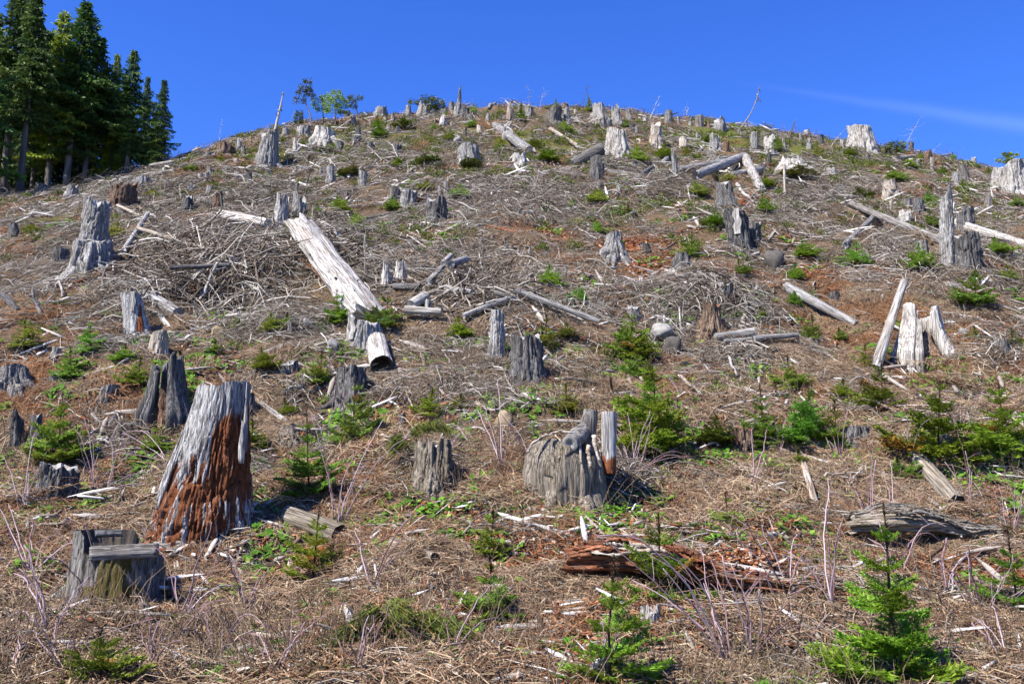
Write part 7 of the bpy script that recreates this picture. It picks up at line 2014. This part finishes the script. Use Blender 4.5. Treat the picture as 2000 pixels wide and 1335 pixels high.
P9 = keep(P9, np.clip(0.22 + 0.7 * zone(Z_GREY, px, py) + 0.3 * zone(Z_RED, px, py) + 0.7 * fbm(P9[:, 0] / 1.7, P9[:, 1] / 1.7, 0, 93), 0.03, 1), 20)
scatter('wood_debris', 'slab', P9, grow(P9, 0.7, 1.7) * rs.uniform(0.5, 1.4, len(P9)), 'split bark and wood debris strewn over the slope', 9, 19)
P7 = spread(4200, 15, 6.5, 64)
px, py = pp(P7)
P7 = keep(P7, np.clip(0.35 + 0.4 * zone(Z_GREY, px, py) + 0.6 * fbm(P7[:, 0] / 2, P7[:, 1] / 2, 0, 85), 0.05, 1), 16)
scatter('pale_sticks', 'pale_stick', P7, grow(P7, 0.55, 1.5) * rs.uniform(0.6, 1.4, len(P7)), 'short bleached bits of wood strewn over the slope', 8, 15)
Z_HERB = [(1180, 1000, 230, 36, 1), (1230, 985, 80, 40, .8), (1700, 900, 280, 60, .75), (1900, 950, 90, 40, .9), (1560, 950, 120, 60, .6), (1080, 780, 170, 60, .6), (880, 700, 190, 50, .5), (560, 850, 200, 60, .5), (700, 900, 150, 50, .4),
          (830, 1000, 140, 40, .7), (200, 960, 160, 50, .35), (430, 720, 120, 30, .5), (540, 1020, 40, 40, .8), (470, 1090, 80, 40, .4), (610, 690, 120, 60, .5), (1470, 1010, 120, 60, .4), (1320, 1300, 140, 40, .45), (1380, 900, 130, 50, .6), (1200, 880, 120, 50, .4), (1000, 760, 200, 60, .4), (60, 950, 80, 60, .4), (1300, 760, 150, 50, .35), (640, 560, 300, 60, .12), (1200, 420, 400, 90, .15)]
P4 = spread(13000, 9, 6.5, 45, power=1.1)
px, py = pp(P4)
P4 = keep(P4, np.clip(zone(Z_HERB, px, py) * np.clip(0.5 + 1.3 * fbm(P4[:, 0] / 0.9, P4[:, 1] / 0.9, 0, 75), 0, 1) * 1.25 + 0.10 * (py > 560) + 0.03, 0, 1), 10)
scatter('green_herbs', 'herb', P4, grow(P4, 0.8, 1.35) * rs.uniform(0.6, 1.4, len(P4)), 'low bright green herbs between the litter', 6, 9)
P5 = spread(12000, 11, 12, 66, power=0.75)
px, py = pp(P5)
P5 = keep(P5, np.clip(zone(Z_GREEN, px, py) * np.clip(0.45 + 1.2 * fbm(P5[:, 0] / 2.2, P5[:, 1] / 2.2, 0, 79), 0, 1) * (py < 700) + 0.24 * (py < 480) * (fbm(P5[:, 0] / 3, P5[:, 1] / 3, 0, 91) > 0.05), 0, 1), 12)
scatter('heath_shrubs', 'heath', P5, grow(P5, 0.8, 1.45) * rs.uniform(0.5, 1.3, len(P5)), 'low olive and green heath tufts on the upper slope', 5, 11)
P6 = spread(2800, 13, 6.5, 66)
px, py = pp(P6)
P6 = keep(P6, np.clip(0.25 + 0.5 * fbm(P6[:, 0] / 3, P6[:, 1] / 3, 0, 83) + 0.25 * (py < 330), 0.03, 1) * np.where(py > 850, 0.45, 1.0), 14)
scatter('dead_stalks', 'stalk', P6, grow(P6, 0.7, 1.0) * rs.uniform(0.6, 1.3, len(P6)), 'thin upright dead stalks', 5, 13, False)

# ------------------------------------------------------------------ labels that single out each remaining thing
def finish_labels():
    refs = [r for r in REG if r['ref'] and r['px']]
    taken = {r['label'] for r in REG if r['label']}
    groups = {}
    for r in REG:
        groups.setdefault(r['cat'], []).append(r)
    words = {'left': 'left of', 'right': 'right of', 'above': 'above', 'below': 'below'}
    order = ('nearest', 'second', 'third', 'fourth', 'fifth')
    def sector(a, b):
        dx, dy = a[0] - b[0], a[1] - b[1]
        if abs(dx) > abs(dy):
            return 'left' if dx < 0 else 'right'
        return 'above' if dy < 0 else 'below'
    def dist(a, b):
        return math.hypot(a[0] - b[0], a[1] - b[1])
    for r in REG:
        if r['label']:
            continue
        same = [k for k in groups[r['cat']] if k['look'] == r['look']]
        best = None
        for f in sorted(refs, key=lambda f: dist(f['px'], r['px'])):
            if f is r:
                continue
            s = sector(r['px'], f['px'])
            rank = sum(1 for k in same if k is not r and k is not f and sector(k['px'], f['px']) == s and dist(k['px'], f['px']) < dist(r['px'], f['px']))
            if rank < 5:
                lab = f"{order[rank]} {r['look']} {words[s]} {f['ref']}"
                cost = rank * 60 + dist(f['px'], r['px'])
                if lab not in taken and len(lab.split()) <= 16 and (best is None or cost < best[0]):
                    best = (cost, lab)
        lab = best[1] if best else r['look'] + ' on the logged hillside'
        r['label'] = lab
        taken.add(lab)
        r['o']['label'] = lab
finish_labels()
